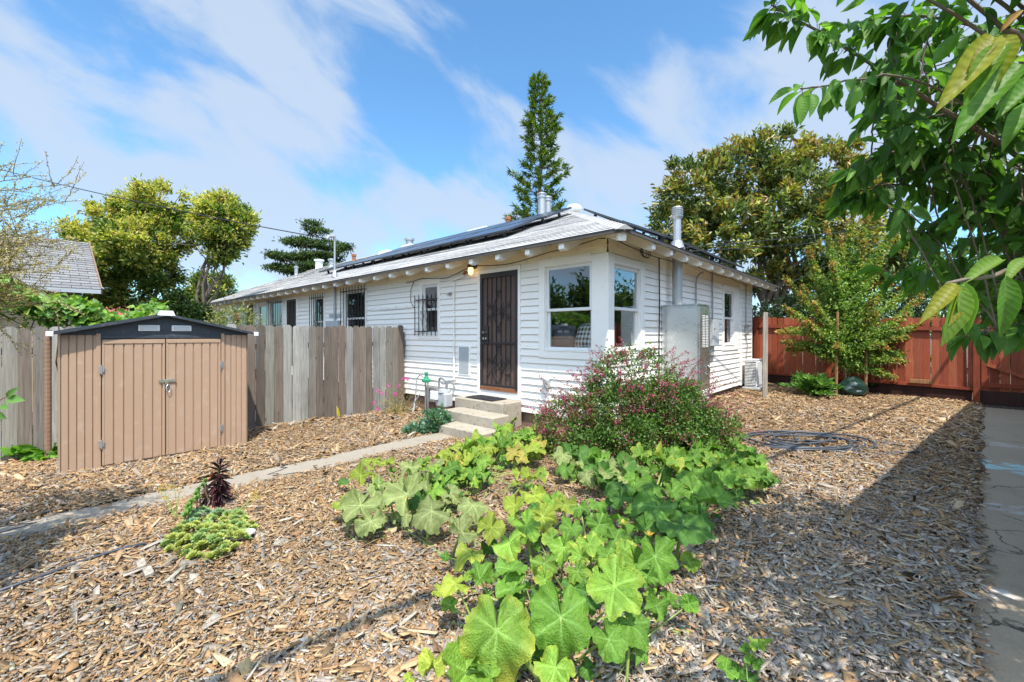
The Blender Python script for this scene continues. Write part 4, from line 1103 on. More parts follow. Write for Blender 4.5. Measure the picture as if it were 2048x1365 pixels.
# ---------------------------------------------------------------- tan metal shed
def shed():
    zb = -.10
    s = ythings('garden_shed', 'tan ribbed metal shed with charcoal gable roof and latched doors', 'shed', -3.93, -4.31, zb)
    H, W2, D = 1.62, .93, 1.08
    def ribbed(y0, y1, x, n, z0, z1, mb, depth=.012):
        """corrugated sheet in a plane of constant x, facing +x: wide flats with narrow ribs"""
        ys = []; 
        for i in range(n):
            a = y0 + (y1 - y0) * i / n; b = y0 + (y1 - y0) * (i + 1) / n; w = b - a
            ys += [(a, 0), (a + w * .80, 0), (a + w * .86, -depth), (a + w * .95, -depth)]
        ys.append((y1, 0)); V = []
        for y, d in ys: V += [(x + d, y, z0), (x + d, y, z1)]
        mb.add(V, [(2 * i, 2 * i + 2, 2 * i + 3, 2 * i + 1) for i in range(len(ys) - 1)])
    mb = MB()
    ribbed(-W2, -.60, 0, 5, .02, H - .02, mb); ribbed(.605, W2, 0, 5, .02, H - .02, mb)
    mb.add([(-.02, -.60, .02), (-.02, .605, .02), (-.02, .605, H), (-.02, -.6, H)], [(0, 1, 2, 3)])
    for sy in (-W2, W2):
        n = 9; V = []
        for i in range(n * 2 + 1): V += [(-D * i / (2 * n), sy + (.0 if i % 2 else .006) * np.sign(sy), .0), (-D * i / (2 * n), sy + (.0 if i % 2 else .006) * np.sign(sy), H)]
        mb.add(V, [(2 * i, 2 * i + 2, 2 * i + 3, 2 * i + 1) for i in range(n * 2)])
    mb.add([(-D, -W2, 0), (-D, W2, 0), (-D, W2, H), (-D, -W2, H)], [(0, 1, 2, 3)])
    mb.bbox(-.012, .012, -.645, -.605, .02, H - .01, .003); mb.bbox(-.012, .012, .612, .645, .02, H - .01, .003)
    mb.build('wall', M['shed'], s)
    def dor(y0, y1):
        mb = MB(); x0 = .004
        z0, z1 = .05, 1.535
        ribbed(y0 + .02, y1 - .02, x0 + .012, 6, z0, z1 - .05, mb, .014)
        mb.bbox(x0, x0 + .020, y0, y1, z1 - .05, z1, .004); mb.bbox(x0, x0 + .016, y0, y0 + .02, z0, z1 - .051, .003); mb.bbox(x0, x0 + .016, y1 - .02, y1, z0, z1 - .051, .003)
        for i in range(6): y = y0 + .02 + (y1 - y0 - .04) * (i + .9) / 6; mb.box(x0 - .004, x0 + .004, y - .012, y + .010, z1 - .07, z1 - .051)
        d = mb.build('door', M['shed'], s)
        hy_ = y0 if y0 < -.3 else y1
        for z in (1.18, .30):
            mb = MB(); sg = -1 if hy_ == y0 else 1
            mb.bbox(.021, .027, hy_ + sg * .008, hy_ + sg * .026, z - .045, z + .045, .002); mb.bbox(.026, .031, hy_ - sg * .016, hy_ + sg * .004, z - .03, z + .03, .002); mb.tube([(.03, hy_ + sg * .004, z - .055), (.03, hy_ + sg * .004, z + .055)], .007, 6)
            mb.build('hinge', M['conduit'], d)
        return d
    dor(-.595, -.008); dl = dor(.004, .60)
    mb = MB(); mb.bbox(.024, .034, -.075, .10, .985, 1.02, .003); mb.bbox(.034, .052, -.012, .02, .955, 1.02, .003)
    a = np.linspace(0, 2 * math.pi, 14); mb.tube([(.045, .02 + .022 * math.sin(t), .905 + .05 * math.cos(t)) for t in a], .005, 5)
    mb.build('latch', M['chrome'], dl)
    zp = H + .245                       # gable
    mb = MB(); mb.add([(.004, -W2, H - .03), (.004, W2, H - .03), (.004, W2, H), (.004, 0, zp - .01), (.004, -W2, H)], [(0, 1, 2, 3, 4)])
    mb.add([(-D, -W2, H - .03), (-D, W2, H - .03), (-D, W2, H), (-D, 0, zp - .01), (-D, -W2, H)], [(0, 1, 2, 3, 4)])
    mb.bbox(-.02, .016, -.60, .605, H - .075, H - .03, .004)
    mb.build('gable', M['shedroof'], s)
    mb = MB(); o_ = W2 + .09; ze = H - .0
    for sg in (-1, 1):
        k = (zp - ze) / o_; n = 7
        for i in range(n):
            x0, x1 = .09 - (D + .16) * i / n, .09 - (D + .16) * (i + 1) / n
            up = .008 if i % 2 else 0
            V = [(x0, 0, zp + up), (x1, 0, zp + up), (x1, sg * o_, ze + up), (x0, sg * o_, ze + up), (x0, 0, zp + up - .018), (x1, 0, zp + up - .018), (x1, sg * o_, ze + up - .018), (x0, sg * o_, ze + up - .018)]
            mb.add(V, [(0, 1, 2, 3), (4, 7, 6, 5), (0, 3, 7, 4), (1, 5, 6, 2), (2, 6, 7, 3)])
        mb.beam((.096, 0, zp - .016), (.096, sg * o_, ze - .016), .012, .032)
        # underside trim kept in the roof
    mb.build('roof', M['shedroof'], s)
    mb = MB()
    mb.add([(.105, -.085, zp - .028), (.105, .085, zp - .028), (.105, .06, zp + .035), (.105, -.06, zp + .035), (.0, -.085, zp - .02), (.0, .085, zp - .02), (.0, .06, zp + .035), (.0, -.06, zp + .035)], [(0, 1, 2, 3), (3, 2, 6, 7), (1, 5, 6, 2), (0, 3, 7, 4)])
    for sg in (-1, 1): mb.bbox(.06, .108, sg * o_ - .03, sg * o_ + .03, ze - .045, ze + .012, .006)
    mb.build('end_cap', M['white_metal'], s)
    for y0 in (-.27, .06):
        mb = MB(); mb.bbox(.006, .022, y0, y0 + .21, H + .02, H + .095, .006); vn = mb.build('vent', M['white_metal'], s)
        mb = MB()
        for i in range(5): z = H + .033 + i * .0115; mb.box(.0222, .0235, y0 + .018, y0 + .192, z, z + .005)
        mb.build('slot', M['metalgrey'], vn)
    mb = MB(); mb.bbox(-D - .02, .035, -W2 - .03, W2 + .03, -.06, .022, .006); mb.build('base_rail', M['conduit'], s)
shed()
pts = [LW(-5.02, -5.33, z) for z in np.linspace(-.1, 1.55, 60)]
mb = MB(); mb.tube(pts, [.034 + .002 * (i % 2) for i in range(60)], 10); tag(mb.build('drain_pipe', M['found'], base=LW(-5.02, -5.33, -.1)), 'brown corrugated pipe upright between shed and board fence', 'pipe')
# yellow marking flag, hose, drip line, stones, bag
fl = thing('marker_flag', 'small yellow marker flag standing before the board fence', 'flag', LW(-4.55, -1.75, gl(-4.5, -1.7)))
MB().tube([(0, 0, -.05), (0, 0, .30)], .003, 4).build('wire', M['conduit'], fl)
mb = MB(); mb.add([(0, 0, .30), (.05, -.05, .25), (.07, -.02, .13), (.03, .01, .10), (0, 0, .14), (.002, .002, .30), (.052, -.048, .25), (.072, -.018, .13), (.032, .012, .10), (.002, .002, .14)], [(0, 1, 2, 3, 4), (9, 8, 7, 6, 5)], (.85, .68, .02)); mb.build('cloth', M['col'], fl)
rg = np.random.default_rng(31); mb = MB(); P = []
ctr = np.array([3.95, 5.86]); t = np.linspace(0, 2 * math.pi * 7, 7 * 40)
for i, a in enumerate(t):
    lp = a / (2 * math.pi); k = .62 + .22 * math.sin(lp * 1.9) + .05 * math.sin(lp * 5)
    c = ctr + np.array([.16 * math.sin(lp * 1.3), .06 * math.cos(lp * 2.1)])
    X = c[0] + k * .90 * math.cos(a) ; Y = c[1] + k * .62 * math.sin(a)
    P.append((X, Y, gz(X, Y) + .035 + .012 * (lp % 3) + .012 * math.sin(a * 2 + lp)))
mb.tube(P, .013, 7)
P = []
for i, a in enumerate(np.linspace(0.3, 2 * math.pi + .6, 50)):
    X = 4.55 + .62 * math.cos(a + 2.6); Y = 5.55 + .30 * math.sin(a + 2.6); P.append((X, Y, gz(X, Y) + .032 + .01 * math.sin(a * 3)))
mb.tube(P, .013, 7)
P = [(x, y, gz(x, y) + .025) for x, y in ((3.4, 6.0), (3.1, 6.25), (2.8, 6.4), (2.3, 6.45))]; mb.tube(P, .013, 7)
P = [(3.85, 5.9, gz(3.85, 5.9) + .06), (3.9, 5.87, gz(3.9, 5.87) + .062)]; mb.tube(P, .022, 8)
tag(mb.build('garden_hose', M['hose'], base=(3.95, 5.86, gz(3.95, 5.86)), smooth=True), 'coiled grey garden hose lying on the mulch', 'hose')
P = [atz(px, py, -.03) for px, py in ((292, 1106), (240, 1118), (180, 1138), (120, 1160), (60, 1182), (-60, 1225))]
P = [(p[0], p[1], gz(p[0], p[1]) + .045) for p in P]
tag(MB().tube(P, .010, 7).build('drip_line', M['hose'], base=P[0], smooth=True), 'thin grey irrigation tube on the mulch below the succulents', 'tube')
def rock(name, label, cat, pos, size, rotz, m, seed, tilt=0.0):
    rg = np.random.default_rng(seed); import bmesh
    bm = bmesh.new(); bmesh.ops.create_icosphere(bm, subdivisions=3, radius=1)
    ph = rg.uniform(0, 6, (5, 3)); 
    for v in bm.verts:
        p = np.array(v.co); k = 1 + .07 * sum(math.sin(3 * p @ unit(q) + q[0]) for q in ph) / 2
        v.co = Vector(p * k * np.array(size))
    me = bpy.data.meshes.new(name); bm.to_mesh(me); bm.free(); set_col(me, (1, 1, 1))
    o = link_mesh(name, me, M[m], None, pos, True); o.rotation_euler = (tilt, 0, rotz); return tag(o, label, cat)
p = atz(481, 1085, .0); rock('flat_stone', 'long pale flat stone lying beside the succulent clump', 'stone', (p[0], p[1], gz(p[0], p[1]) + .07), (.10, .042, .026), .75, 'stone', 3, .35)
p = atz(472, 1032, .02); rock('small_stone', 'small white stone behind the succulent clump', 'stone', (p[0], p[1], gz(p[0], p[1]) + .05), (.04, .03, .025), .2, 'stone', 5)
for i, (px, py, r, lb) in enumerate(((283, 1137, .5, 'small grey wood block left of its twin below the succulents'), (297, 1153, .62, 'small grey wood block, the nearer one below the succulents'))):
    p = atz(px, py, .02); o = MB().bbox(-.045, .045, -.022, .022, -.012, .012, .003).build('wood_block', M['postwood']); o.location = (p[0], p[1], gz(p[0], p[1]) + .055); o.rotation_euler = (.15, .1, -.9 + r * .3); tag(o, lb, 'block')
import bmesh
def bag():
    bm = bmesh.new(); bmesh.ops.create_icosphere(bm, subdivisions=4, radius=1); rg = np.random.default_rng(9); ph = unit(rg.normal(0, 1, (9, 3)))
    for v in bm.verts:
        p = np.array(v.co); k = 1 + .10 * sum(abs(math.sin(4.5 * (p @ q) + i)) - .5 for i, q in enumerate(ph)) / 2.2
        z = p[2]; v.co = Vector((p[0] * k * .30 * (1 - .35 * max(z, 0)), p[1] * k * .25 * (1 - .35 * max(z, 0)), p[2] * k * .25))
    me = bpy.data.meshes.new('plastic_bag'); bm.to_mesh(me); bm.free(); set_col(me, (1, 1, 1))
    p = at(1705, 762, 10.05); o = link_mesh('plastic_bag', me, M['plastic_bag'], None, (p[0], p[1], gz(p[0], p[1]) + .20), False); tag(o, 'crumpled dark green plastic bag tied round the young maple trunk', 'bag')
bag()

# ---------------------------------------------------------------- neighbouring buildings
def neighbour_left():
    L = -AX; c = np.array([-9.05, 9.5, 0.0])        # eave corner at the yard end
    n = thing('shingled_outbuilding', 'tan outbuilding with grey shingle roof beyond the left fence', 'building', (c[0], c[1], -.15), ROT)
    # local frame: x = along -L (to the right), y = away along AY.  Roof runs to -y, depth to -x
    ze, zr, dp, ln = 2.63, 4.16, 3.5, 9.0
    rf = shingled('roof', (0, 0, ze), (0, -ln, ze), (-dp, -0.0, zr), (-dp, -ln, zr), M['shingle2'], n, .17)
    shingled('rear_slope', (-2 * dp, 0, ze), (-2 * dp, -ln, ze), (-dp, 0, zr), (-dp, -ln, zr), M['shingle2'], rf, .3)
    mb = MB(); e = .35
    zt = lambda x: ze + (zr - ze) * (1 - abs(-x / dp - 1)) - .06
    mb.add([(-e, -e, 0), (-e, -ln, 0), (-e, -ln, zt(-e)), (-e, -e, zt(-e))], [(0, 1, 2, 3)])
    mb.add([(-e, -e, 0), (-2 * dp + e, -e, 0), (-2 * dp + e, -e, zt(-e)), (-dp, -e, zr - .06), (-e, -e, zt(-e))], [(0, 1, 2, 3, 4)])
    for k in range(9): mb.box(-e - .01, -e + .014, -ln, -e, 1.2 + k * .15, 1.2 + k * .15 + .012)
    mb.build('wall', M['neigh_wall'], n)
    mb = MB(); mb.beam((.01, .012, ze - .04), (-dp, .012, zr - .04), .025, .16); mb.build('barge_board', M['found'], n)
    mb = MB(); mb.box(-.02, .012, -ln, 0, ze - .09, ze - .004); mb.box(-e - .02, -e + .03, -e - .02, -e + .06, 0, ze - .1); mb.build('fascia', M['metalgrey'], n)
neighbour_left()
def red_house():
    p = at(228, 669, 24.0); n = thing('red_roofed_house', 'low house with a dull red roof far behind the left trees', 'house', (p[0], p[1], -.1), .25)
    mb = MB(); mb.box(-2.2, 3.5, 0, 5, 0, 2.6); mb.build('wall', M['stucco'], n)
    mb = MB(); mb.add([(-2.6, -.5, 2.55), (3.9, -.5, 2.55), (3.9, 2.5, 3.75), (-2.6, 2.5, 3.75), (3.9, 5.5, 2.55), (-2.6, 5.5, 2.55)], [(0, 1, 2, 3), (3, 2, 4, 5), (1, 4, 2), (0, 3, 5)]); mb.build('roof', M['redroof'], n)
red_house()
def tall_neighbour():
    # the house beyond the walkway, outside the frame: its eave throws the long straight shadow over the mulch and the walkway
    d = unit(np.array([.78, .625, 0])); nr = np.array([.625, -.78, 0]); c = np.array([2.99, 1.84, 0.0])
    ang = math.atan2(d[1], d[0])
    n = thing('stucco_house', 'beige stucco house standing beyond the concrete walkway', 'house', (c[0], c[1], 0), ang)
    mb = MB(); mb.box(0, 12.5, -7, -.45, -.2, 3.1); mb.build('wall', M['stucco'], n)
    mb = MB(); mb.add([(-.3, 0, 3.2), (13, 0, 3.2), (13, -3.6, 4.4), (-.3, -3.6, 4.4), (13, -7.4, 3.2), (-.3, -7.4, 3.2), (-.3, 0, 3.1), (13, 0, 3.1), (13, -7.4, 3.1), (-.3, -7.4, 3.1)],
                          [(0, 1, 2, 3), (3, 2, 4, 5), (0, 6, 7, 1), (6, 9, 8, 7), (1, 7, 8, 4, 2), (0, 3, 5, 9, 6)]); mb.build('roof', M['shingle2'], n)
    return n
tall_neighbour()
# ---------------------------------------------------------------- overhead lines
def wire(label, a, b, r, sag, m='black', cat='cable', n=26):
    a, b = np.array(a, float), np.array(b, float); t = np.linspace(0, 1, n)
    P = a + (b - a) * t[:, None]; P[:, 2] -= sag * 4 * t * (1 - t)
    return tag(MB().tube(P, r, 5).build('overhead_wire', M[m], base=a), label, cat)
mast = LW(-8.2, -.26, 4.03)
wire('long service line running down from upper left to the roof mast', at(-250, 268, 17.0), mast, .014, .25)
e1 = LW(.30, 1.0, 2.80)
wire('upper thin wire leaving the side eave towards the maple top', e1, at(2050, 372, 24), .008, .5)
wire('lower thin wire leaving the side eave towards the maple top', e1 + np.array([0, .1, -.03]), at(2050, 395, 24), .008, .55)
wire('thin wire dropping to the far end of the side eave', LW(.5, 8.0, 2.72), at(2050, 300, 26), .010, .5)
# a bundled cable high over the yard, behind the camera's view: its shadow is the dark line on the mulch
h = 5.0; off = np.array([.236, -.972, 0]) * .5317 * h
A_, B_ = np.array([9.39, 9.93, h]) + off, np.array([-2.2, 1.12, h]) + off
d_ = unit(B_ - A_)
wire('heavy bundled cable high over the yard', A_ - d_ * 4, B_ + d_ * 6, .036, .0)
# ---------------------------------------------------------------- loose wood chips over the bed
def mulch():
    rg = np.random.default_rng(77)
    cam_l = np.array(WL(0, 0)); pts = []
    for r0, r1, dens, k in ((1.5, 3.2, 9800, 1.0), (3.2, 5.2, 5400, 1.05), (5.2, 8.0, 2200, 1.25), (8.0, 15.5, 620, 2.0)):
        # world wedge in front of the camera
        area = (r1 ** 2 - r0 ** 2) * math.radians(112) / 2; n = int(area * dens)
        r = np.sqrt(rg.uniform(r0 ** 2, r1 ** 2, n)); a = np.radians(rg.uniform(-56, 56, n))
        X, Y = r * np.sin(a), r * np.cos(a)
        pts.append(np.stack([X, Y, np.full(n, k)], 1))
    P = np.concatenate(pts)
    d = P[:, :2] - CORNER[:2]; x = d @ AX[:2]; y = d @ AY[:2]
    edge = walk_edge(y) + rg.normal(.0, .05, len(x))
    keep = (x < edge) & (x > -6.6) & (y < 8.12) & (y > -8.5)
    keep &= ~((x < .02) & (y > -.02))                                            # house
    keep &= ~((x > -2.75) & (x < -1.24) & (y > -1.24))                            # steps
    pw = rg.normal(0, .035, len(x))
    keep &= ~((x > PATH_X0 + pw) & (x < PATH_X1 + pw) & (y < -1.2) & (rg.random(len(x)) > .012))
    keep &= ~((x > -5.05) & (x < -3.90) & (y > -5.26) & (y < -3.36))              # shed
    keep &= ~((x < -4.93 + y * .066) )                                            # beyond the fence
    P, x, y = P[keep], x[keep], y[keep]; n = len(P); k = P[:, 2]
    ln = np.clip(rg.lognormal(math.log(.0225), .66, n), .014, .20) * k ** .8
    wd = np.clip(ln * rg.uniform(.16, .5, n), .005, .045 * k); th = rg.uniform(.002, .006, n) * k
    lf = np.sin(P[:, 0] * 1.3 + 2 * np.sin(P[:, 1] * .9)) * np.sin(P[:, 1] * 1.5 + 1.4 * np.sin(P[:, 0] * 1.1)); ln *= 1 + .28 * lf; wd *= 1 + .15 * lf
    slim = rg.random(n) < .10; ln[slim] = np.minimum(ln[slim] * 1.6, .16); wd[slim] *= .6
    yaw = rg.uniform(0, 2 * math.pi, n); p1 = rg.normal(0, .28, n); p2 = rg.normal(0, .30, n)
    D = np.stack([np.cos(yaw) * np.cos(p1), np.sin(yaw) * np.cos(p1), np.sin(p1)], 1)
    Nn = unit(np.stack([rg.normal(0, .28, n), rg.normal(0, .28, n), np.ones(n)], 1)); Sd = unit(np.cross(D, Nn)); U = np.cross(Sd, D)
    z = ground_l(x, y) + rg.uniform(.000, .042, n)
    C3 = np.stack([P[:, 0], P[:, 1], z], 1)
    tm = np.array([[-1, -1, -1], [1, -1, -1], [1, 1, -1], [-1, 1, -1], [-1, -1, 1], [1, -1, 1], [1, 1, 1], [-1, 1, 1]], float)
    J = np.repeat(tm[None], n, 0); 
    e1 = rg.uniform(.35, 1.05, (n, 1)); e2 = rg.uniform(.35, 1.05, (n, 1))
    J[:, [0, 3, 4, 7], 1] *= e1; J[:, [1, 2, 5, 6], 1] *= e2
    jj = rg.normal(0, .16, (n, 4, 2)); J[:, :4, :2] += jj; J[:, 4:, :2] += jj
    bend = rg.normal(0, .07, n)
    V = C3[:, None] + D[:, None] * (J[:, :, 0:1] * ln[:, None, None] / 2) + Sd[:, None] * (J[:, :, 1:2] * wd[:, None, None] / 2) + U[:, None] * (J[:, :, 2:3] * th[:, None, None] / 2)
    V[:, [0, 3, 4, 7]] += U[:, None] * (bend * ln)[:, None, None]
    # colours: fresh tan / orange chips and grey weathered ones; the greys gather near the walkway and in the foreground
    pal = np.array([[.43, .295, .165], [.37, .23, .115], [.30, .165, .075], [.54, .41, .265], [.23, .135, .07], [.12, .075, .045]])
    gry = np.array([[.285, .262, .235], [.215, .205, .195], [.36, .335, .30], [.145, .135, .125], [.46, .43, .38], [.26, .215, .17]])
    lowf = .5 + .25 * np.sin(P[:, 0] * 1.7 + .6 * P[:, 1]) + .25 * np.sin(P[:, 1] * 2.1 - P[:, 0] * .9 + 1)
    gp = .10 + .17 * lowf + .44 * sstep(1.0, 2.8, x) * sstep(3.5, -2.0, y) + .18 * sstep(4.2, 2.0, P[:, 1]) + .10 * sstep(-1, -4, P[:, 0]) * sstep(4.5, 3, P[:, 1])
    gp = gp - .20 * sstep(7.0, 10.0, P[:, 1]) * sstep(2, 5, P[:, 0])
    isg = rg.random(n) < gp
    ci = rg.choice(6, n, p=[.26, .23, .15, .10, .15, .11]); cg = rg.choice(6, n, p=[.22, .22, .17, .13, .11, .15])
    c = np.where(isg[:, None], gry[cg], pal[ci]) * rg.uniform(.82, 1.14, (n, 1)) * rg.normal(1, .03, (n, 3))
    c = c * .78 + np.array([.36, .245, .125]) * .22; c = c * (1 + .10 * np.sin(P[:, :1] * .9 + 1.7 * np.sin(P[:, 1:2] * 1.2)))
    ltop = np.array([[4, 5, 6, 7], [0, 1, 5, 4], [1, 2, 6, 5], [2, 3, 7, 6], [3, 0, 4, 7]])
    o = batch('mulch', V, ltop, np.clip(c, .01, .8), M['chip'])
    tag(o, 'loose tan and grey wood chip mulch over the yard', 'mulch', kind='stuff')
    return n
N_CHIPS = mulch()
# ---------------------------------------------------------------- foliage builders
def pick(rg, pal, n, p=None, jit=.22):
    pal = np.array(pal, float); return pal[rg.choice(len(pal), n, p=p)] * rg.uniform(1 - jit, 1 + jit, (n, 1))
def limb(mb, a, b, r0, r1, rg, n=7, wob=.06, n_side=7):
    a, b = np.array(a, float), np.array(b, float); t = np.linspace(0, 1, n)[:, None]; L = np.linalg.norm(b - a)
    w = rg.normal(0, wob * L / 3, (n, 3)); w[0] = 0; w[-1] = 0; w = np.cumsum(w, 0) - t * np.cumsum(w, 0)[-1]
    P = a + (b - a) * t + w; P[:, 2] += 0.06 * L * np.sin(math.pi * t[:, 0]) * 0
    mb.tube(P, np.linspace(r0, r1, n), n_side); return P
def clumps(rg, blobs, per, nleaf, spread, shell=.55):
    """leaf positions gathered in clumps near the skin of ellipsoid blobs -> P, outward direction, clump id, height share"""
    Ps, Os, Hs = [], [], []
    vol = np.array([b[1][0] * b[1][1] + b[1][0] * b[1][2] + b[1][1] * b[1][2] for b in blobs]); share = vol / vol.sum()
    for (c, r), s in zip(blobs, share):
        m = max(3, int(per * s)); d = unit(rg.normal(0, 1, (m, 3))); rad = shell + (1 - shell) * rg.random((m, 1)) ** .6
        cc = np.array(c) + d * rad * np.array(r); k = max(1, int(nleaf * s / m))
        q = cc[:, None] + rg.normal(0, 1, (m, k, 3)) * np.array(spread) * rg.uniform(.6, 1.3, (m, 1, 1))
        o = unit(d[:, None] * .8 + rg.normal(0, .45, (m, k, 3)) + np.array([0, 0, .35]))
        Ps.append(q.reshape(-1, 3)); Os.append(o.reshape(-1, 3)); Hs.append(np.repeat(rg.random(m), k))
    return np.concatenate(Ps), np.concatenate(Os), np.concatenate(Hs)
def leaves(name, P, D, ln, wd, col, mat, parent, rg, tmpl=LEAF4, Nn=None):
    n = len(P); ln = np.full(n, ln) * rg.uniform(.7, 1.25, n); wd = np.full(n, wd) * rg.uniform(.7, 1.2, n)
    if Nn is None: Nn = unit(rg.normal(0, .7, (n, 3)) + np.array([0, -.25, .9]))
    V = leaf_verts(P, D, Nn, ln, wd, tmpl[0])
    return batch(name, V, tmpl[1], col, mat, parent, parent.location if parent is not None else (0, 0, 0))
def pb(px, py, Y, r, ry=None, rz=None, dy=0.0):
    """ellipsoid blob: centre seen at (px,py), radius in photo pixels, at distance Y"""
    s = Y / F_PX; p = at(px, py, Y + dy); return (p, (r * s, (ry or r) * s, (rz or r) * s))
def tree(name, label, cat, base, blobs, per, nleaf, spread, ln, wd, pal, pp, trunk_r, limbs_to, seed, mat='leaf_far', group=None, tops=None, bark='bark', stems=None, shell=.55):
    rg = np.random.default_rng(seed); t = thing(name, label, cat, base, 0, group)
    mb = MB(); b0 = np.array(base, float)
    for st_, r in (stems or [((0, 0), trunk_r)]):
        a = b0 + np.array([st_[0], st_[1] if len(st_) > 1 else 0, -.1]); 
        tg = [np.array(q, float) for q in limbs_to]
        near = sorted(tg, key=lambda q: np.linalg.norm((q - a)[:2]))[:max(2, len(tg) // len(stems or [1]))]
        fork = a + (np.mean(near, 0) - a) * .42
        limb(mb, a, fork, r, r * .7, rg, 7, .05)
        for q in near:
            pth = limb(mb, fork, q, r * .55, r * .12, rg, 7, .09)
            for k in (3, 5):
                e = pth[k] + unit(rg.normal(0, 1, 3) + (0, 0, .4)) * np.linalg.norm(q - fork) * .35; limb(mb, pth[k], e, r * .22, r * .06, rg, 5, .1, 5)
    mb.build('trunk', M[bark], t, True, smooth=True)
    P, O, H = clumps(rg, blobs, per, nleaf, spread, shell); n = len(P)
    c = pick(rg, pal, n, pp)
    if tops:                                   # pale / bronze growth on the outer clumps
        tp, frac, bias = tops
        m = (H < frac) & (O[:, 2] > bias + rg.normal(0, .25, n)); c[m] = pick(rg, tp, int(m.sum()))
    D = unit(O + rg.normal(0, .5, (n, 3)))
    leaves('crown', P, D, ln, wd, c, M[mat], t, rg)
    return t

# ---- magnolia behind the red fence
Y = 18.5
mag = [pb(x, y, Y, r, r * 1.1, r * .95, rg_) for x, y, r, rg_ in ((1395, 390, 78, 0), (1360, 470, 70, .6), (1480, 350, 78, 0), (1560, 325, 62, .4), (1640, 350, 72, 0), (1700, 410, 75, .3), (1740, 500, 62, 0), (1560, 430, 85, -.8), (1450, 470, 70, -1.0), (1640, 480, 85, -1.2), (1500, 545, 55, .2), (1620, 575, 60, .8), (1700, 585, 60, .5), (1770, 565, 50, 0), (1345, 545, 45, .8))]
p = at(1535, 640, Y)
tree('magnolia_tree', 'large magnolia tree with bronze and green glossy leaves behind the red fence', 'tree', (p[0], Y, -.1), mag, 520, 56000, .17, .25, .10,
     [(.055, .09, .024), (.095, .14, .033), (.16, .21, .05), (.25, .30, .085)], [.24, .32, .28, .16], .26, [b[0] for b in mag], 41, 'leaf_gloss', tops=([(.32, .20, .04), (.42, .36, .08), (.26, .16, .045), (.32, .35, .08), (.26, .31, .07)], .62, .0), stems=[((-.3, .2), .24), ((.5, 0), .20), ((1.5, .4), .22)])
# white blossoms of the magnolia
rg = np.random.default_rng(6); mb = MB()
for px, py in ((1345, 438), (1310, 412), (1455, 400), (1602, 397), (1700, 455), (1525, 470), (1440, 330)):
    q = at(px, py, Y - 1.5)
    for k in range(7):
        a = k * .9; e = unit(np.array([math.cos(a), math.sin(a) * .5 - .5, .5])); mb.obox(q + e * .07, e * .08, np.cross(e, (0, 0, 1)) * .05, (0, 0, .008), (.75, .70, .58))
mb.build('blossom', M['petal'], bpy.data.objects['magnolia_tree'], True)
# ---- pale flowering privets on the left
Y = 14.0
pv = [pb(x, y, Y, r, r * 1.1, r * .9, d) for x, y, r, d in ((322, 412, 48, 0), (285, 425, 42, .3), (232, 448, 46, .2), (185, 480, 42, .1), (218, 520, 50, -.3), (280, 490, 58, -.5), (335, 470, 44, .1), (258, 572, 44, 0), (310, 540, 40, -.1), (215, 585, 32, .3))]
p = at(310, 640, Y)
YF = [(.50, .46, .10), (.60, .54, .16), (.38, .40, .07), (.60, .47, .17), (.22, .28, .045)]
GR = [(.05, .09, .016), (.09, .15, .025), (.14, .21, .035), (.20, .28, .045)]
tree('privet_tree', 'round many-stemmed tree with dense green and yellow blossom behind the shed', 'tree', (p[0], Y, -.1), pv, 420, 42000, .105, .14, .060, GR, [.28, .34, .24, .14], .12, [b[0] for b in pv], 42, tops=(YF, .82, .0), stems=[((-.35, 0), .08), ((.05, .1), .11), ((.35, -.1), .08), ((.6, .2), .09)])
pv2 = [pb(x, y, Y - .4, r, r, r * .9, d) for x, y, r, d in ((446, 428, 40, 0), (478, 448, 32, .1), (422, 456, 36, -.1), (452, 478, 36, 0), (415, 425, 26, .2), (438, 512, 18, 0))]
p = at(372, 640, Y - .4)
tree('privet_tree', 'slender leaning tree with one round blossom crown beside the house roof', 'tree', (p[0], Y - .4, -.1), pv2, 170, 16000, .095, .14, .060, GR, [.28, .34, .24, .14], .10, [b[0] for b in pv2], 43, tops=(YF, .82, .0))
# ---- dark shrubs below, small tree by the house end
Y = 13.2; sb = [pb(x, y, Y, r) for x, y, r in ((300, 628, 24), (345, 622, 24), (378, 632, 24), (402, 642, 20), (355, 600, 14))]
tree('dark_shrub', 'dark green shrub under the leaning tree', 'shrub', (sb[1][0][0], Y, -.1), sb, 110, 6500, .09, .12, .055, [(.015, .035, .010), (.03, .06, .015), (.06, .11, .02)], [.4, .4, .2], .06, [b[0] for b in sb], 44)
Y = 20.0; sb = [pb(x, y, Y, r) for x, y, r in ((415, 575, 24), (440, 572, 22), (400, 600, 26))]
tree('small_tree', 'small bushy tree at the far left end of the house roof', 'tree', (sb[0][0][0], Y, -.1), sb, 90, 6000, .15, .17, .07, GR, [.3, .35, .25, .1], .07, [b[0] for b in sb], 45, tops=(YF, .4, .2))
Y = 10.8; sb = [pb(x, y, Y, r) for x, y, r in ((455, 640, 16), (480, 632, 18), (505, 648, 14), (430, 645, 15))]
tree('wispy_shrub', 'thin pale flowering shrub between the shed roof and the house', 'shrub', (sb[1][0][0], Y, -.1), sb, 60, 900, .12, .09, .03, [(.10, .16, .03), (.2, .26, .06), (.40, .36, .16)], None, .015, [b[0] for b in sb], 46)
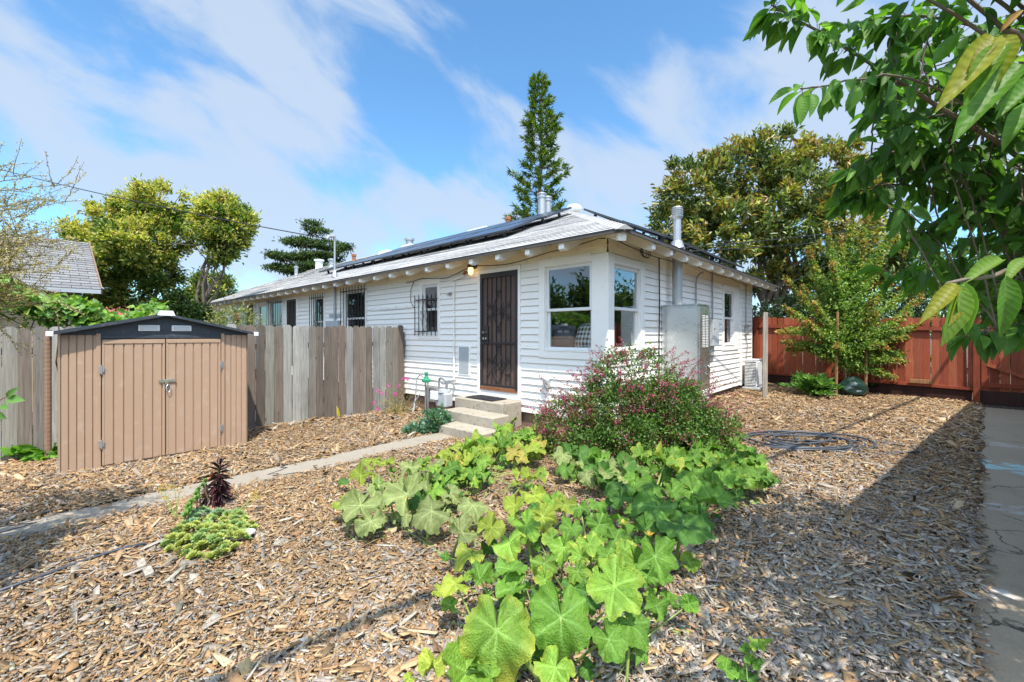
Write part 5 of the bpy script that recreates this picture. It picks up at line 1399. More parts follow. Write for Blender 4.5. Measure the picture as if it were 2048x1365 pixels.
# ---- far cypress with flat layers
Y = 42.0
cy = [pb(x, y, Y, rx, rx, rz) for x, y, rx, rz in ((624, 450, 13, 7), (632, 464, 18, 5), (606, 486, 34, 4), (664, 492, 30, 6), (682, 500, 9, 5), (582, 516, 40, 4), (640, 515, 40, 5), (566, 536, 28, 4), (645, 537, 48, 5), (606, 545, 34, 4))]
p = at(612, 640, Y)
tree('cypress_tree', 'distant dark cypress with flat layered branches above the long roof', 'tree', (p[0], Y, -.1), cy, 300, 15000, (.34, .34, .09), .34, .11, [(.03, .07, .03), (.05, .10, .032), (.10, .14, .035), (.16, .18, .045)], [.35, .35, .2, .1], .30, [b[0] for b in cy], 47, 'needle')
# ---- tall column pine behind the roof
def column_pine():
    Y = 30.0; rg = np.random.default_rng(48); b = at(1085, 669, Y); top = at(1078, 152, Y)
    t = thing('column_pine', 'tall narrow column pine rising behind the roof ridge', 'tree', (b[0], Y, -.1))
    mb = MB(); tr = lambda h: np.array([b[0] + (top[0] - b[0]) * h / top[2] + .12 * math.sin(h * .5), Y, h])
    mb.tube([tr(h) for h in np.linspace(-.1, top[2], 24)], np.linspace(.30, .02, 24), 8)
    Ps, Ds = [], []; h = 8.2
    def rad(h):
        f = h / top[2]; return .55 * (max(top[2] - h, 0.0) / 1.6) ** .67 * (1.0 + .14 * math.sin(h * 1.7)) + .10
    while h < top[2] - .1:
        nb = rg.integers(5, 8); a0 = rg.uniform(0, 6)
        for k in range(nb):
            a = a0 + k * 2 * math.pi / nb + rg.normal(0, .15); R = rad(h) * rg.uniform(.7, 1.15); o = tr(h)
            u = np.linspace(0, 1, 7); pts = np.stack([o[0] + np.cos(a) * R * u, o[1] + np.sin(a) * R * u, h + R * (.10 * u + .34 * u ** 2)], 1)
            mb.tube(pts, np.linspace(.04, .008, 7), 4, cap=False)
            m = int(19 * R + 8)
            s = rg.uniform(.42, 1.0, m); bp = np.stack([np.interp(s, u, pts[:, i]) for i in range(3)], 1)
            dd = unit(np.stack([np.cos(a) * np.ones(m), np.sin(a) * np.ones(m), np.full(m, .55)], 1) + rg.normal(0, .55, (m, 3)))
            bp = np.repeat(bp, 3, 0); dd = unit(np.repeat(dd, 3, 0) + rg.normal(0, .25, (m * 3, 3)))
            Ps.append(bp + dd * rg.uniform(0, .12, (m * 3, 1))); Ds.append(dd)
        h += rg.uniform(.36, .54) * (1.35 if h < 14 else 1)
    mb.build('trunk', M['bark'], t, True)
    P, D = np.concatenate(Ps), np.concatenate(Ds); n = len(P)
    leaves('crown', P, D, .36, .045, pick(rg, [(.05, .11, .025), (.09, .17, .03), (.17, .25, .035), (.27, .31, .05)], n, [.25, .35, .28, .12]), M['needle'], t, rg)
column_pine()
# ---- green trees beyond the red fence on the right
Y = 17.5; sb = [pb(x, y, Y, r) for x, y, r in ((1850, 560, 60), (1910, 540, 55), (1970, 570, 60), (2030, 540, 60), (1880, 620, 50), (1960, 630, 60), (2060, 610, 60))]
tree('leafy_tree', 'mid green leafy tree beyond the red gate', 'tree', (sb[2][0][0], Y, -.1), sb, 260, 16000, .18, .18, .08, [(.05, .10, .03), (.09, .16, .04), (.15, .22, .07)], None, .14, [b[0] for b in sb], 49)
Y = 15.2; sb = [pb(x, y, Y, r) for x, y, r in ((1480, 640, 26), (1530, 640, 34), (1585, 632, 36), (1640, 640, 36), (1700, 640, 36), (1760, 640, 36), (1820, 640, 34))]
tree('dark_hedge', 'dark hedge foliage showing just over the red fence', 'hedge', (sb[3][0][0], Y, -.1), sb, 160, 9000, .15, .14, .06, [(.015, .03, .01), (.025, .05, .014), (.05, .085, .02)], [.45, .35, .2], .05, [b[0] for b in sb], 50, 'leaf_gloss')
# ---- two trees behind the camera, seen only as reflections in the windows
for i, (x, y, hh, r, lb) in enumerate(((-10.6, 4.9, 2.0, 1.15, 'round green tree left of the palm, mirrored in the corner window'), (-10.8, 2.9, 2.6, .75, 'taller dark tree beside the round one, mirrored in the corner window'), (13.9, 10.9, 2.2, .95, 'leafy tree past the gate, mirrored in the side window'))):
    bl = [(np.array([x, y, hh]), (r, r, r * .8)), (np.array([x + r * .7, y + .5, hh - .8]), (r * .7, r * .7, r * .6)), (np.array([x - r * .6, y, hh - 1.0]), (r * .7, r * .7, r * .6)), (np.array([x, y, hh + r * .7]), (r * .6, r * .6, r * .5))]
    tree('shade_tree', lb, 'tree', (x, y, -.1), bl, 150, 5200, .3, .26, .12, [(.03, .07, .015), (.06, .11, .02), (.10, .16, .03)], None, .2, [b[0] for b in bl], 60 + i)

# ---- young maple with stakes
def maple():
    rg = np.random.default_rng(51); Y = 10.1; b = atz(1690, 790, .08)
    t = thing('young_maple', 'young staked maple with green leaves turning orange at the tips', 'tree', (b[0], b[1], gz(b[0], b[1]) - .02))
    tips = [(1562, 682, .1), (1572, 558, .3), (1576, 612, -.2), (1592, 590, .2), (1655, 452, .1), (1612, 505, -.2), (1628, 545, .2), (1662, 520, -.3), (1705, 425, .2), (1725, 432, 0), (1803, 424, .1), (1790, 462, .3), (1842, 590, .2), (1850, 640, -.2), (1862, 662, .1), (1812, 672, -.3), (1846, 715, .1), (1806, 732, -.2), (1797, 764, -.1), (1745, 600, -.4), (1757, 625, -.5), (1680, 690, -.5), (1620, 640, -.4), (1760, 690, .4), (1640, 690, .4), (1760, 520, .0), (1780, 560, -.3), (1840, 700, .4), (1585, 660, .4), (1730, 480, -.2), (1688, 470, .1)]
    mb = MB(); P = []; T = []; W = []
    trunk = [np.array([b[0] + .02 * math.sin(h * 3), b[1], h]) for h in np.linspace(0, 3.1, 12)]
    mb.tube(trunk, np.linspace(.028, .010, 12), 7)
    tips = tips + [(1558, 660, -.3), (1600, 575, .3), (1600, 700, .2), (1630, 600, -.4), (1870, 625, .3), (1835, 560, .3), (1815, 620, -.4), (1780, 700, -.5), (1575, 700, .3), (1650, 560, .4)]
    for px, py, dy in tips:
        e = at(px, py, Y + dy); hs = np.clip((e[2] - b[2]) * .45 + .35 + rg.normal(0, .1), .75, 2.9); s = np.array([b[0], b[1], hs])
        u = np.linspace(0, 1, 14)[:, None]; droop = e[2] < 1.7
        mid = s + (e - s) * .5 + np.array([0, 0, (.30 if droop else -.22) * np.linalg.norm((e - s)[:2]) * .6])
        c = (1 - u) ** 2 * s + 2 * u * (1 - u) * mid + u ** 2 * e + np.cumsum(rg.normal(0, .012, (14, 3)), 0)
        mb.tube(c, np.linspace(.011, .003, 14), 5, cap=False)
        m = int(250 * np.linalg.norm(e - s) / 1.5 + 60); q = rg.random(m) ** .8
        pos = np.stack([np.interp(q, u[:, 0], c[:, i]) for i in range(3)], 1) + rg.normal(0, 1, (m, 3)) * (.075 * (1.15 - q))[:, None]
        P.append(pos); T.append(q); W.append(np.tile(unit(e - s), (m, 1)))
    m = 900; q = rg.random(m); pos = np.array([b[0], b[1], 0]) + np.stack([rg.normal(0, .45, m), rg.normal(0, .35, m), .95 + 2.0 * q], 1); P.append(pos); T.append(q * .5); W.append(np.tile([0, 0, 1.0], (m, 1)))
    mb.build('trunk', M['twig'], t, True)
    P, T, W = np.concatenate(P), np.concatenate(T), np.concatenate(W)
    P = np.repeat(P, 4, 0); T = np.repeat(T, 4); W = np.repeat(W, 4, 0); n = len(P); P = P + rg.normal(0, .02, P.shape)
    D = unit(W * .4 + rg.normal(0, .8, (n, 3)) + np.array([0, -.1, -.25]))
    c = pick(rg, [(.08, .18, .03), (.14, .26, .04), (.21, .33, .055), (.30, .38, .07)], n)
    k = rg.random(n); m1 = (T > .55) & (k < (T - .50) * 1.2); c[m1] = pick(rg, [(.40, .34, .06), (.44, .28, .06)], int(m1.sum()))
    m2 = (T > .86) & (k < .55); c[m2] = pick(rg, [(.46, .24, .08), (.42, .17, .08), (.48, .30, .08)], int(m2.sum()))
    leaves('crown', P, D, .062, .034, c, M['leaf'], t, rg)
    for px, lb in ((1672, 'left orange brown stake beside the young maple'), (1699, 'middle stake half hidden behind the dark bag'), (1731, 'right orange brown stake beside the young maple')):
        p = at(px, 780, 10.0 + (.25 if px == 1699 else 0)); g0 = gz(p[0], p[1])
        o = MB().tube([(0, 0, -.2), (0, 0, 1.0), (0.0, 0, 1.95)], .030, 10).build('tree_stake', M['stake'], base=None); o.location = (p[0], p[1], g0); o.rotation_euler = (.01, .01, 0); tag(o, lb, 'stake', 'stakes round the young maple')
maple()
# ---- broad leaved plants at the foot of the red fence
def lobed(name, label, pos, n, R, seed, pal, up=.5, ln=.34, wd=.16):
    rg = np.random.default_rng(seed); t = thing(name, label, 'plant', (pos[0], pos[1], gz(pos[0], pos[1])))
    P, D = [], []
    mb = MB()
    for i in range(n):
        a = rg.uniform(0, 2 * math.pi); d = unit(np.array([math.cos(a), math.sin(a), up * rg.uniform(.3, 1.8)])); L = R * rg.uniform(.5, 1.1)
        u = np.linspace(0, 1, 8); pts = np.array(t.location) + np.outer(u, d) * L; pts[:, 2] += -.30 * L * u ** 2.4
        mb.tube(pts, .006, 4, cap=False)
        for k in range(2, 8):
            for sg in (-1, 1):
                sd = np.cross(d, (0, 0, 1)) * sg; P.append(pts[k]); D.append(unit(sd * .8 + d * .7 + rg.normal(0, .15, 3)))
        P.append(pts[-1]); D.append(d + (0, 0, -.3))
    mb.build('stem', M['stem'], t, True)
    P, D = np.array(P), np.array(D); leaves('foliage', P, D, ln * R, wd * R, pick(rg, pal, len(P)), M['leaf'], t, rg, leaf_grid(3, .2, .15)[:2])
    return t
GP = [(.04, .11, .025), (.07, .17, .035), (.12, .24, .05)]
p = atz(1640, 792, .1); lobed('lobed_plant', 'broad clump of deep green lobed leaves left of the maple stakes', (p[0] - .12, p[1] + .1), 60, .62, 61, [(.07, .16, .035), (.11, .24, .05), (.16, .30, .07)], 1.7, .30, .13)
p = atz(1750, 784, .1); lobed('lobed_plant', 'small green leafy plant right of the maple stakes', (p[0], p[1] + .1), 14, .34, 62, GP, .9, .5, .3)
p = atz(1858, 792, .05); lobed('low_weed', 'low green weed under the red fence near the gate', (p[0], p[1]), 12, .28, 63, GP, .3, .5, .25)
p = atz(100, 912, -.1); lobed('low_weed', 'bright green weed at the foot of the board fence beside the shed', (p[0] - .05, p[1]), 22, .30, 64, [(.10, .24, .03), (.16, .34, .05)], .6, .6, .4)
p = atz(1690, 745, .4); lobed('lobed_plant', 'dark leafy plant behind the green bag', (p[0], 10.45), 20, .62, 65, [(.02, .06, .015), (.04, .09, .02)], 1.6)
# ---- vine over the left fence
def vine():
    rg = np.random.default_rng(70); n = 5200; b = LW(-5.6, -5, 0)
    t = thing('grape_vine', 'bright green leafy vine mounded over the left board fence', 'vine', (b[0], b[1], 0))
    y = rg.uniform(-8.5, -4.05, n); x = -5.02 + y * .066 - .05 - np.abs(rg.normal(0, .55, n)); top = 1.80 + .10 * np.sin(y * 3) + .08 * np.sin(y * 7.3) + .22 * sstep(-4.2, -6, y) + .16 * np.clip(-5.2 - x, 0, 1.2)
    z = top - np.abs(rg.normal(0, .16, n)) ; spill = rg.random(n) < .05; 
    P = CORNER + AX * x[:, None] + AY * y[:, None]; P[:, 2] = z
    D = unit(rg.normal(0, .6, (n, 3)) + np.array([.2, -.6, -.35])); Nn = unit(rg.normal(0, .45, (n, 3)) + np.array([.1, -.55, .75]))
    c = pick(rg, [(.08, .19, .03), (.14, .28, .045), (.22, .36, .06), (.34, .42, .09)], n, [.25, .35, .28, .12])
    leaves('foliage', P, D, .115, .11, c, M['leaf'], t, rg, leaf_grid(3, .15, .14, lambda q: np.sin(np.pi * min(1, q + .12)) ** .55)[:2], Nn)
    mb = MB()
    for i in range(26):
        y0 = rg.uniform(-8, -4.4); a = LW(-5.2 + y0 * .066, y0, .2); limb(mb, a, LW(-5.3 + y0 * .066 + rg.normal(0, .3), y0 + rg.normal(0, .6), 1.75 + rg.uniform(0, .25)), .015, .006, rg, 7, .12, 5)
    mb.build('stem', M['twig'], t, True)
vine()
# ---- wispy budding shrub and palm fronds at the left edge
def wispy():
    rg = np.random.default_rng(71); Y = 2.9; b = at(-260, 669, Y)
    t = thing('budding_shrub', 'bare twiggy shrub with yellow buds reaching in at the left edge', 'shrub', (b[0], Y, -.1))
    mb = MB(); P = []; D = []
    def spray(a, e, r, lvl, bend):
        if e[0] / e[1] * F_PX + CX > 178: return
        u = np.linspace(0, 1, 10)[:, None]; L = np.linalg.norm(e - a); m = a + (e - a) * .5 + np.array([0, 0, bend * L])
        c = (1 - u) ** 2 * a + 2 * u * (1 - u) * m + u ** 2 * e + np.cumsum(rg.normal(0, .012 * L, (10, 3)), 0)
        mb.tube(c, np.linspace(r, r * .35, 10), 4, cap=False)
        k = int(L * 130); s = rg.random(k); q = np.stack([np.interp(s, u[:, 0], c[:, i]) for i in range(3)], 1); P.append(q + rg.normal(0, .004, (k, 3))); D.append(unit(np.tile(e - a, (k, 1)) / L + rg.normal(0, .8, (k, 3))))
        if lvl:
            for i in range(7 if lvl > 1 else 5):
                s0 = c[rg.integers(2, 9)]; d = unit((e - a) / L * .9 + rg.normal(0, .55, 3) + np.array([0, -.0, .12])); spray(s0, s0 + d * L * rg.uniform(.22, .42), r * .5, lvl - 1, .05 * rg.normal())
    for px, py in ((40, 330), (5, 330), (95, 345), (120, 352), (190, 372), (168, 398), (150, 412), (140, 445), (125, 480), (105, 520), (80, 470), (60, 540), (30, 500), (90, 570), (20, 560), (50, 590), (110, 545), (70, 610), (10, 440), (30, 400), (60, 420), (95, 440), (20, 620), (45, 515), (15, 480), (70, 500), (100, 495), (-40, 430), (-60, 540), (35, 555), (85, 535), (55, 470)):
        e = at(px - 25, py + 6, Y + rg.normal(0, .16)); a = at(-200 + rg.normal(0, 30), np.clip(py + 60, 400, 640), Y + rg.normal(0, .2))
        spray(a, e, .0045, 2 if py > 400 else 1, .08)
    for k in range(7): limb(mb, (b[0], Y, -.1), at(-200 + k * 12, 420 + k * 35, Y), .03, .010, rg)
    mb.build('branch', M['budtwig'], t, True)
    P, D = np.concatenate(P), np.concatenate(D); n = len(P)
    leaves('bud', P, D, .014, .008, pick(rg, [(.44, .36, .15), (.52, .46, .25), (.34, .30, .11), (.36, .24, .12)], n), M['petal'], t, rg)
wispy()
def palm():
    rg = np.random.default_rng(72); b = np.array([-4.02, 1.80, -.1]); h = 2.0
    t = thing('fan_palm', 'small palm whose drooping fronds reach in at the left edge', 'palm', b)
    mb = MB(); mb.tube([b + (0, 0, z) for z in np.linspace(0, h, 9)], [.13 - .03 * i / 8 + .01 * (i % 2) for i in range(9)], 10); mb.build('trunk', M['bark'], t, True)
    G = leaf_grid(8, .75, .10, lambda q: (1 - q) ** .5 * min(1, q * 9))[:2]; P, D, ln = [], [], []
    for i in range(380):
        a = rg.uniform(0, 2 * math.pi); el = rg.uniform(-.35, .75); d = np.array([math.cos(a) * math.cos(el), math.sin(a) * math.cos(el), math.sin(el)]); P.append(b + (0, 0, h) + d * .1); D.append(d)
    P, D = np.array(P), np.array(D); Nn = unit(np.array([0, 0, 1.0]) + rg.normal(0, .15, (380, 3)))
    leaves('frond', P, D, .85, .045, pick(rg, [(.10, .16, .03), (.18, .20, .05), (.30, .24, .08), (.06, .10, .02)], 380), M['leaf'], t, rg, G, Nn)
palm()
# leafy shrub beside the palm, outside the frame: it shades the left end of the path
tree('leafy_shrub', 'tall leafy shrub beside the palm, shading the left end of the path', 'shrub', (-3.9, 1.5, -.1), [((-3.75, 1.6, 2.3), (.55, .55, .45)), ((-3.3, 1.35, 2.4), (.5, .45, .4)), ((-4.3, 1.7, 2.2), (.5, .55, .45)), ((-3.5, 2.0, 2.0), (.4, .35, .35))], 120, 5200, .09, .11, .055, GR, None, .05, [(-3.75, 1.6, 2.3), (-3.3, 1.35, 2.4), (-4.3, 1.7, 2.2)], 74)
# sprig in at the left edge above the mulch
def sprig():
    rg = np.random.default_rng(73); Y = 1.7; t = thing('rose_sprig', 'thin sprig with a few green leaves reaching in at the left edge', 'plant', at(-140, 1000, Y))
    mb = MB(); a = np.array(t.location)
    c = np.array([at(x, y, Y) for x, y in ((-140, 1000), (-90, 880), (-40, 830), (0, 800), (18, 792))]); mb.tube(c, np.linspace(.006, .002, 5), 5); mb.tube([(a[0], a[1], gz(a[0], a[1])), a], .007, 5); mb.build('stem', M['twig'], t, True)
    P = np.array([at(x, y, Y) for x, y in ((12, 800), (2, 812), (-6, 825), (-25, 835), (14, 796))]); D = unit(np.array([[.9, 0, .0], [.8, -.2, -.2], [.6, 0, -.5], [.5, .2, -.6], [.5, 0, .5]]))
    leaves('foliage', P, D, .055, .032, pick(rg, [(.12, .25, .05)], 5), M['leaf'], t, rg, leaf_grid(4, .15, .15)[:2], unit(np.tile([0, -.8, .6], (5, 1)) + rg.normal(0, .2, (5, 3))))
sprig()
# ---------------------------------------------------------------- cherry tree leaning into the frame at the right
def cherry():
    rg = np.random.default_rng(80); base = np.array([2.72, 1.35, -.05])
    t = thing('cherry_tree', 'cherry tree whose long drooping leaves fill the upper right', 'tree', base)
    mb = MB(); trunk = [base + np.array(q) for q in ((0, 0, -.1), (.02, .02, .6), (-.02, .05, 1.2), (.0, .0, 1.7))]
    mb.tube(trunk, [.11, .095, .085, .08], 10); fork = trunk[-1]
    P, D, LN, CL, NN = [], [], [], [], []
    def smooth(pts, n=22):
        pts = np.array(pts, float); m = len(pts); tt = np.linspace(0, m - 1, n); out = []
        for q in tt:
            i = min(int(q), m - 2); f = q - i; p0 = pts[max(i - 1, 0)]; p1 = pts[i]; p2 = pts[i + 1]; p3 = pts[min(i + 2, m - 1)]
            out.append(.5 * (2 * p1 + (p2 - p0) * f + (2 * p0 - 5 * p1 + 4 * p2 - p3) * f * f + (3 * p1 - p0 - 3 * p2 + p3) * f ** 3))
        return np.array(out)
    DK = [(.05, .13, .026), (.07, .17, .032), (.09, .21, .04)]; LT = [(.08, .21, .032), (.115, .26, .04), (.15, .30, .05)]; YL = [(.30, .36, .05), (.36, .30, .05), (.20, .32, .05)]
    def leafs(c, n, ln, pal, s0=.1, droop=.9, side=.6, tipn=3):
        """long leaves hanging in pairs along a shoot c (from its base to its tip)"""
        u = np.linspace(0, 1, len(c)); s = np.sort(rg.uniform(s0, 1, n)); s[-min(tipn, n):] = .985
        pos = np.stack([np.interp(s, u, c[:, i]) for i in range(3)], 1); ax = unit(np.stack([np.interp(np.clip(s + .05, 0, 1), u, c[:, i]) for i in range(3)], 1) - np.stack([np.interp(s - .08, u, c[:, i]) for i in range(3)], 1))
        a = rg.uniform(0, 2 * math.pi, n); ref = unit(np.cross(ax, np.tile([0, 0, 1.0], (n, 1)))); r2 = np.cross(ref, ax)
        sd = ref * np.cos(a)[:, None] + r2 * np.sin(a)[:, None]
        d = unit(ax * .55 + sd * side + np.array([0, 0, -droop]) * rg.uniform(.5, 1.3, (n, 1)) + rg.normal(0, .12, (n, 3)))
        st_ = pos + (sd * .5 + d * .8) * .022
        for p, q in zip(pos, st_): mb.tube([p, (p + q) / 2 + (0, 0, .003), q], .0016, 3, cap=False)
        P.append(st_); D.append(d); LN.append(ln * rg.uniform(.7, 1.15, n)); CL.append(pick(rg, pal, n, None, .2))
        NN.append(unit(rg.normal(0, .45, (n, 3)) + np.array([-.1, -.35, .8])))
    def branch(pts, r, nleaf, ln, pal, world=False, s0=.1, **kw):
        if not world and pts[0][0] > 2140: mb.tube([fork, (fork + at(*pts[0])) / 2 + (0, 0, .08), at(*pts[0])], [r * 2.2, r * 1.5, r], 7, cap=False)
        c = smooth(pts if world else [at(*p) for p in pts]); c = c + np.cumsum(rg.normal(0, .002, c.shape), 0)
        mb.tube(c, np.linspace(r, .0028, len(c)), 6, cap=False)
        if nleaf: leafs(c, nleaf, ln, pal, s0, **kw)
        return c
    main = []
    # the long bough along the top, then its side shoots
    b1 = branch([(2240, 520, 2.2), (2060, 340, 2.0), (1900, 230, 1.9), (1790, 160, 1.85), (1690, 95, 1.8), (1610, 45, 1.75), (1548, 4, 1.72)], .013, 84, .105, LT + DK[1:], s0=.5)
    b2 = branch([(2240, 480, 2.2), (2080, 120, 2.0), (1960, 60, 1.95), (1850, 38, 1.9), (1770, 45, 1.9), (1700, 55, 1.9)], .010, 66, .10, LT, s0=.3)
    b3 = branch([(1960, 240, 1.85), (1880, 185, 1.75), (1790, 155, 1.65), (1730, 162, 1.6), (1660, 172, 1.58), (1600, 182, 1.55)], .005, 24, .10, LT, s0=.45, droop=1.2)
    b4 = branch([(2200, 430, 2.3), (2020, 330, 2.2), (1900, 290, 2.1), (1800, 300, 2.0), (1730, 320, 1.95), (1690, 340, 1.95)], .008, 46, .105, LT + DK, s0=.4, droop=1.1)
    b5 = branch([(2150, 470, 2.3), (1980, 420, 2.25), (1870, 380, 2.2), (1790, 370, 2.15), (1720, 385, 2.1), (1690, 398, 2.1)], .008, 50, .105, LT + DK, s0=.4, droop=.9)
    b6 = branch([(2160, 560, 2.1), (2010, 545, 2.1), (1900, 545, 2.1), (1830, 542, 2.1), (1775, 540, 2.1)], .006, 40, .105, LT, s0=.2, droop=.7)
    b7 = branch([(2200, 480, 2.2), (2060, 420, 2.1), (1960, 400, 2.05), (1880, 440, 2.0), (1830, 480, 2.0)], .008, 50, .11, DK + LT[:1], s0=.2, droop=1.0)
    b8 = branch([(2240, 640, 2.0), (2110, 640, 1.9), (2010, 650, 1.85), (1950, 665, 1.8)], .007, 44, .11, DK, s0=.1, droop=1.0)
    # the shaded inner mass: short shoots off the boughs
    for i in range(122):
        px, py = rg.uniform(1740, 2120), rg.uniform(20, 660)
        if px < 1790 and not 90 < py < 420: continue
        if px < 1850 and py > 540: continue
        if px < 1900 and 470 < py: continue
        Yd = rg.uniform(1.75, 2.7); e = at(px, py, Yd); src = (b1, b2, b4, b5, b7, b8)[rg.integers(6)]; j = np.argmin(np.linalg.norm(src[:16] - e, axis=1)); a = src[j]
        L = np.linalg.norm(e - a); e = a + (e - a) * min(1, .75 / L)
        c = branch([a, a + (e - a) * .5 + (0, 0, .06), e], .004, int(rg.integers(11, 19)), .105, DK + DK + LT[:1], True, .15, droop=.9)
    # the rest of the crown, over and right of the viewer: it shades the near mulch and the walkway
    for i in range(200):
        e = np.array([rg.uniform(.95, 3.6), rg.uniform(.1, 2.0), rg.uniform(2.2, 3.7)])
        if e[0] / max(e[1], .05) < 1.30 and (e[2] - CAM_H) / max(e[1], .05) < .92: continue
        if e[0] < 1.25 and e[2] < 2.5: continue
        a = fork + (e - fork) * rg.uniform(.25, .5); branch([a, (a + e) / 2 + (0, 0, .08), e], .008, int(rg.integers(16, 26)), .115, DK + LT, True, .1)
        mb.tube([fork, (fork + a) / 2 + (0, 0, .05), a], [.02, .014, .008], 5, cap=False)
    # shoots close to the viewer
    branch([(2230, 250, 1.0), (2080, 165, .92), (2030, 95, .88), (2005, 68, .86)], .006, 0, .1, YL)
    branch([(2230, 480, 1.0), (2090, 515, .92), (2010, 540, .88), (1930, 558, .86), (1905, 566, .86)], .006, 0, .1, YL)
    def one(px, py, Y, qx, qy, ln, col, nrm_=(-.3, -.7, .6)):
        a, b = at(px, py, Y), at(qx, qy, Y * .98); P.append(a[None]); D.append(unit(b - a)[None]); LN.append(np.array([np.linalg.norm(b - a)])); CL.append(np.array(col)[None] * rg.uniform(.9, 1.1)); NN.append(unit(np.array(nrm_) + rg.normal(0, .2, 3))[None])
    yl, gy, lg, og = (.28, .28, .035), (.15, .26, .035), (.095, .22, .028), (.36, .19, .05)
    for a in ((1988, 75, .86, 1886, 205, 0, yl), (1990, 80, .86, 1940, 145, 0, (.36, .33, .12)), (2010, 70, .86, 1975, 190, 0, yl), (2015, 90, .85, 1930, 200, 0, gy), (2044, 130, .85, 1912, 262, 0, lg), (2000, 66, .86, 2050, 14, 0, og), (2075, 160, .86, 2000, 225, 0, lg), (2100, 205, .88, 2000, 285, 0, lg), (2090, 130, .88, 2035, 110, 0, gy),
              (1912, 568, .86, 1845, 640, 0, yl), (1920, 570, .86, 1893, 690, 0, gy), (1930, 565, .86, 1935, 668, 0, (.17, .33, .06)), (2012, 552, .86, 2008, 672, 0, lg), (2005, 520, .88, 1925, 562, 0, gy), (2060, 520, .88, 2010, 560, 0, gy), (1925, 572, .86, 1905, 650, 0, yl)):
        one(*a)
    mb.build('branch', M['bark'], t, True)
    P, D, LN, CL, NN = (np.concatenate(q) for q in (P, D, LN, CL, NN)); n = len(P)
    G = leaf_grid(7, .16, .20, lambda q: np.sin(np.pi * q ** .92) ** .72 * (1.08 if q < .6 else .96))
    V = leaf_verts(P, D, NN, LN, LN * np.where(P[:, 1] < 1.0, rg.uniform(.22, .28, n), rg.uniform(.32, .43, n)), G[0])
    batch('foliage', V, G[1], CL, M['leaf_cherry'], t, t.location, True, G[2])
cherry()

# ---------------------------------------------------------------- squash plants
def squash_leaf_mesh(rg, size, nang=60, nr=8):
    """a five lobed, toothed, puckered leaf with its notch at -x"""
    th = np.linspace(-math.pi, math.pi, nang, endpoint=False) + math.pi / nang
    lob = np.array([0, 58, -58, 120, -120]) * math.pi / 180 + rg.normal(0, .09, 5); amp = np.array([1.0, .95, .95, .93, .93]) * rg.uniform(.88, 1.08, 5)
    # broad rounded lobes parted by narrow bays
    dp = rg.uniform(.12, .34); prof = .93 + .07 * np.cos(th * 1.0)
    for sv in (29, -29, 90, -90):
        sv = math.radians(sv) + rg.normal(0, .07); prof = prof - dp * rg.uniform(.7, 1.15) * np.exp(-(np.abs(th - sv) / .19) ** 1.5)
    prof = prof * np.interp(th, np.linspace(-math.pi, math.pi, 7), rg.uniform(.86, 1.08, 7))
    prof = prof * (1 + .05 * np.abs(np.sin(th * 10 + rg.uniform(0, 6))) + rg.normal(0, .02, nang))
    notch = 1 - .88 * np.exp(-((math.pi - np.abs(th)) / .15) ** 2)
    R = .52 * prof * notch
    vd = np.abs(th[:, None] - lob); V, C = [(0, 0, 0)], [1.0]; ph = rg.uniform(0, 6, 6)
    droop = rg.uniform(.15, .95); cu = rg.uniform(-.10, .20); fold = rg.uniform(-.05, .42); wv = rg.uniform(.8, 2.0)
    for k in range(1, nr + 1):
        q = k / nr; r = R * q; x, y = np.cos(th) * r, np.sin(th) * r
        vein = np.max(np.exp(-(vd * q / .035) ** 2), 1)
        sec = np.max(np.where((vd > .05) & (vd < .5), np.exp(-((np.sin((q * 1.0 + vd * .55) * 20)) / .22) ** 2), 0), 1) * .45
        z = cu * q * q + wv * (.075 * q ** 1.6 * np.sin(3 * th + ph[0]) + .055 * q ** 2 * np.sin(5 * th + ph[1]) + .035 * q ** 3 * np.sin(12 * th + ph[3]))
        z = z + fold * np.abs(y) - droop * np.clip(x, -.1, 1) ** 2 - droop * .35 * np.clip(r - .3, 0, 1) * np.abs(np.sin(th * 2.5 + ph[4])) * 2
        z = z + (.016 * np.sin(th * 9 + k * 2.1 + ph[2]) + .012 * np.sin(th * 17 - k * 1.3 + ph[5]) + rg.normal(0, .009, nang)) * q - .035 * vein * (1 - q * .5) - .012 * sec
        V += list(zip(x, y, z)); C += list(np.clip(np.maximum(vein * (1.05 - .5 * q), sec * .5), 0, 1))
    F = [(0, 1 + j, 1 + (j + 1) % nang) for j in range(nang) if j != nang - 1]
    for k in range(nr - 1):
        for j in range(nang - 1):
            a = 1 + k * nang + j; F.append((a, a + nang, a + nang + 1, a + 1))
    return np.array(V) * size, F, np.array(C)
SQ = {'g': (.105, .225, .022), 'l': (.155, .285, .030), 'y': (.24, .315, .032), 'p': (.215, .265, .085), 'd': (.065, .165, .020), 'w': (.36, .31, .06)}
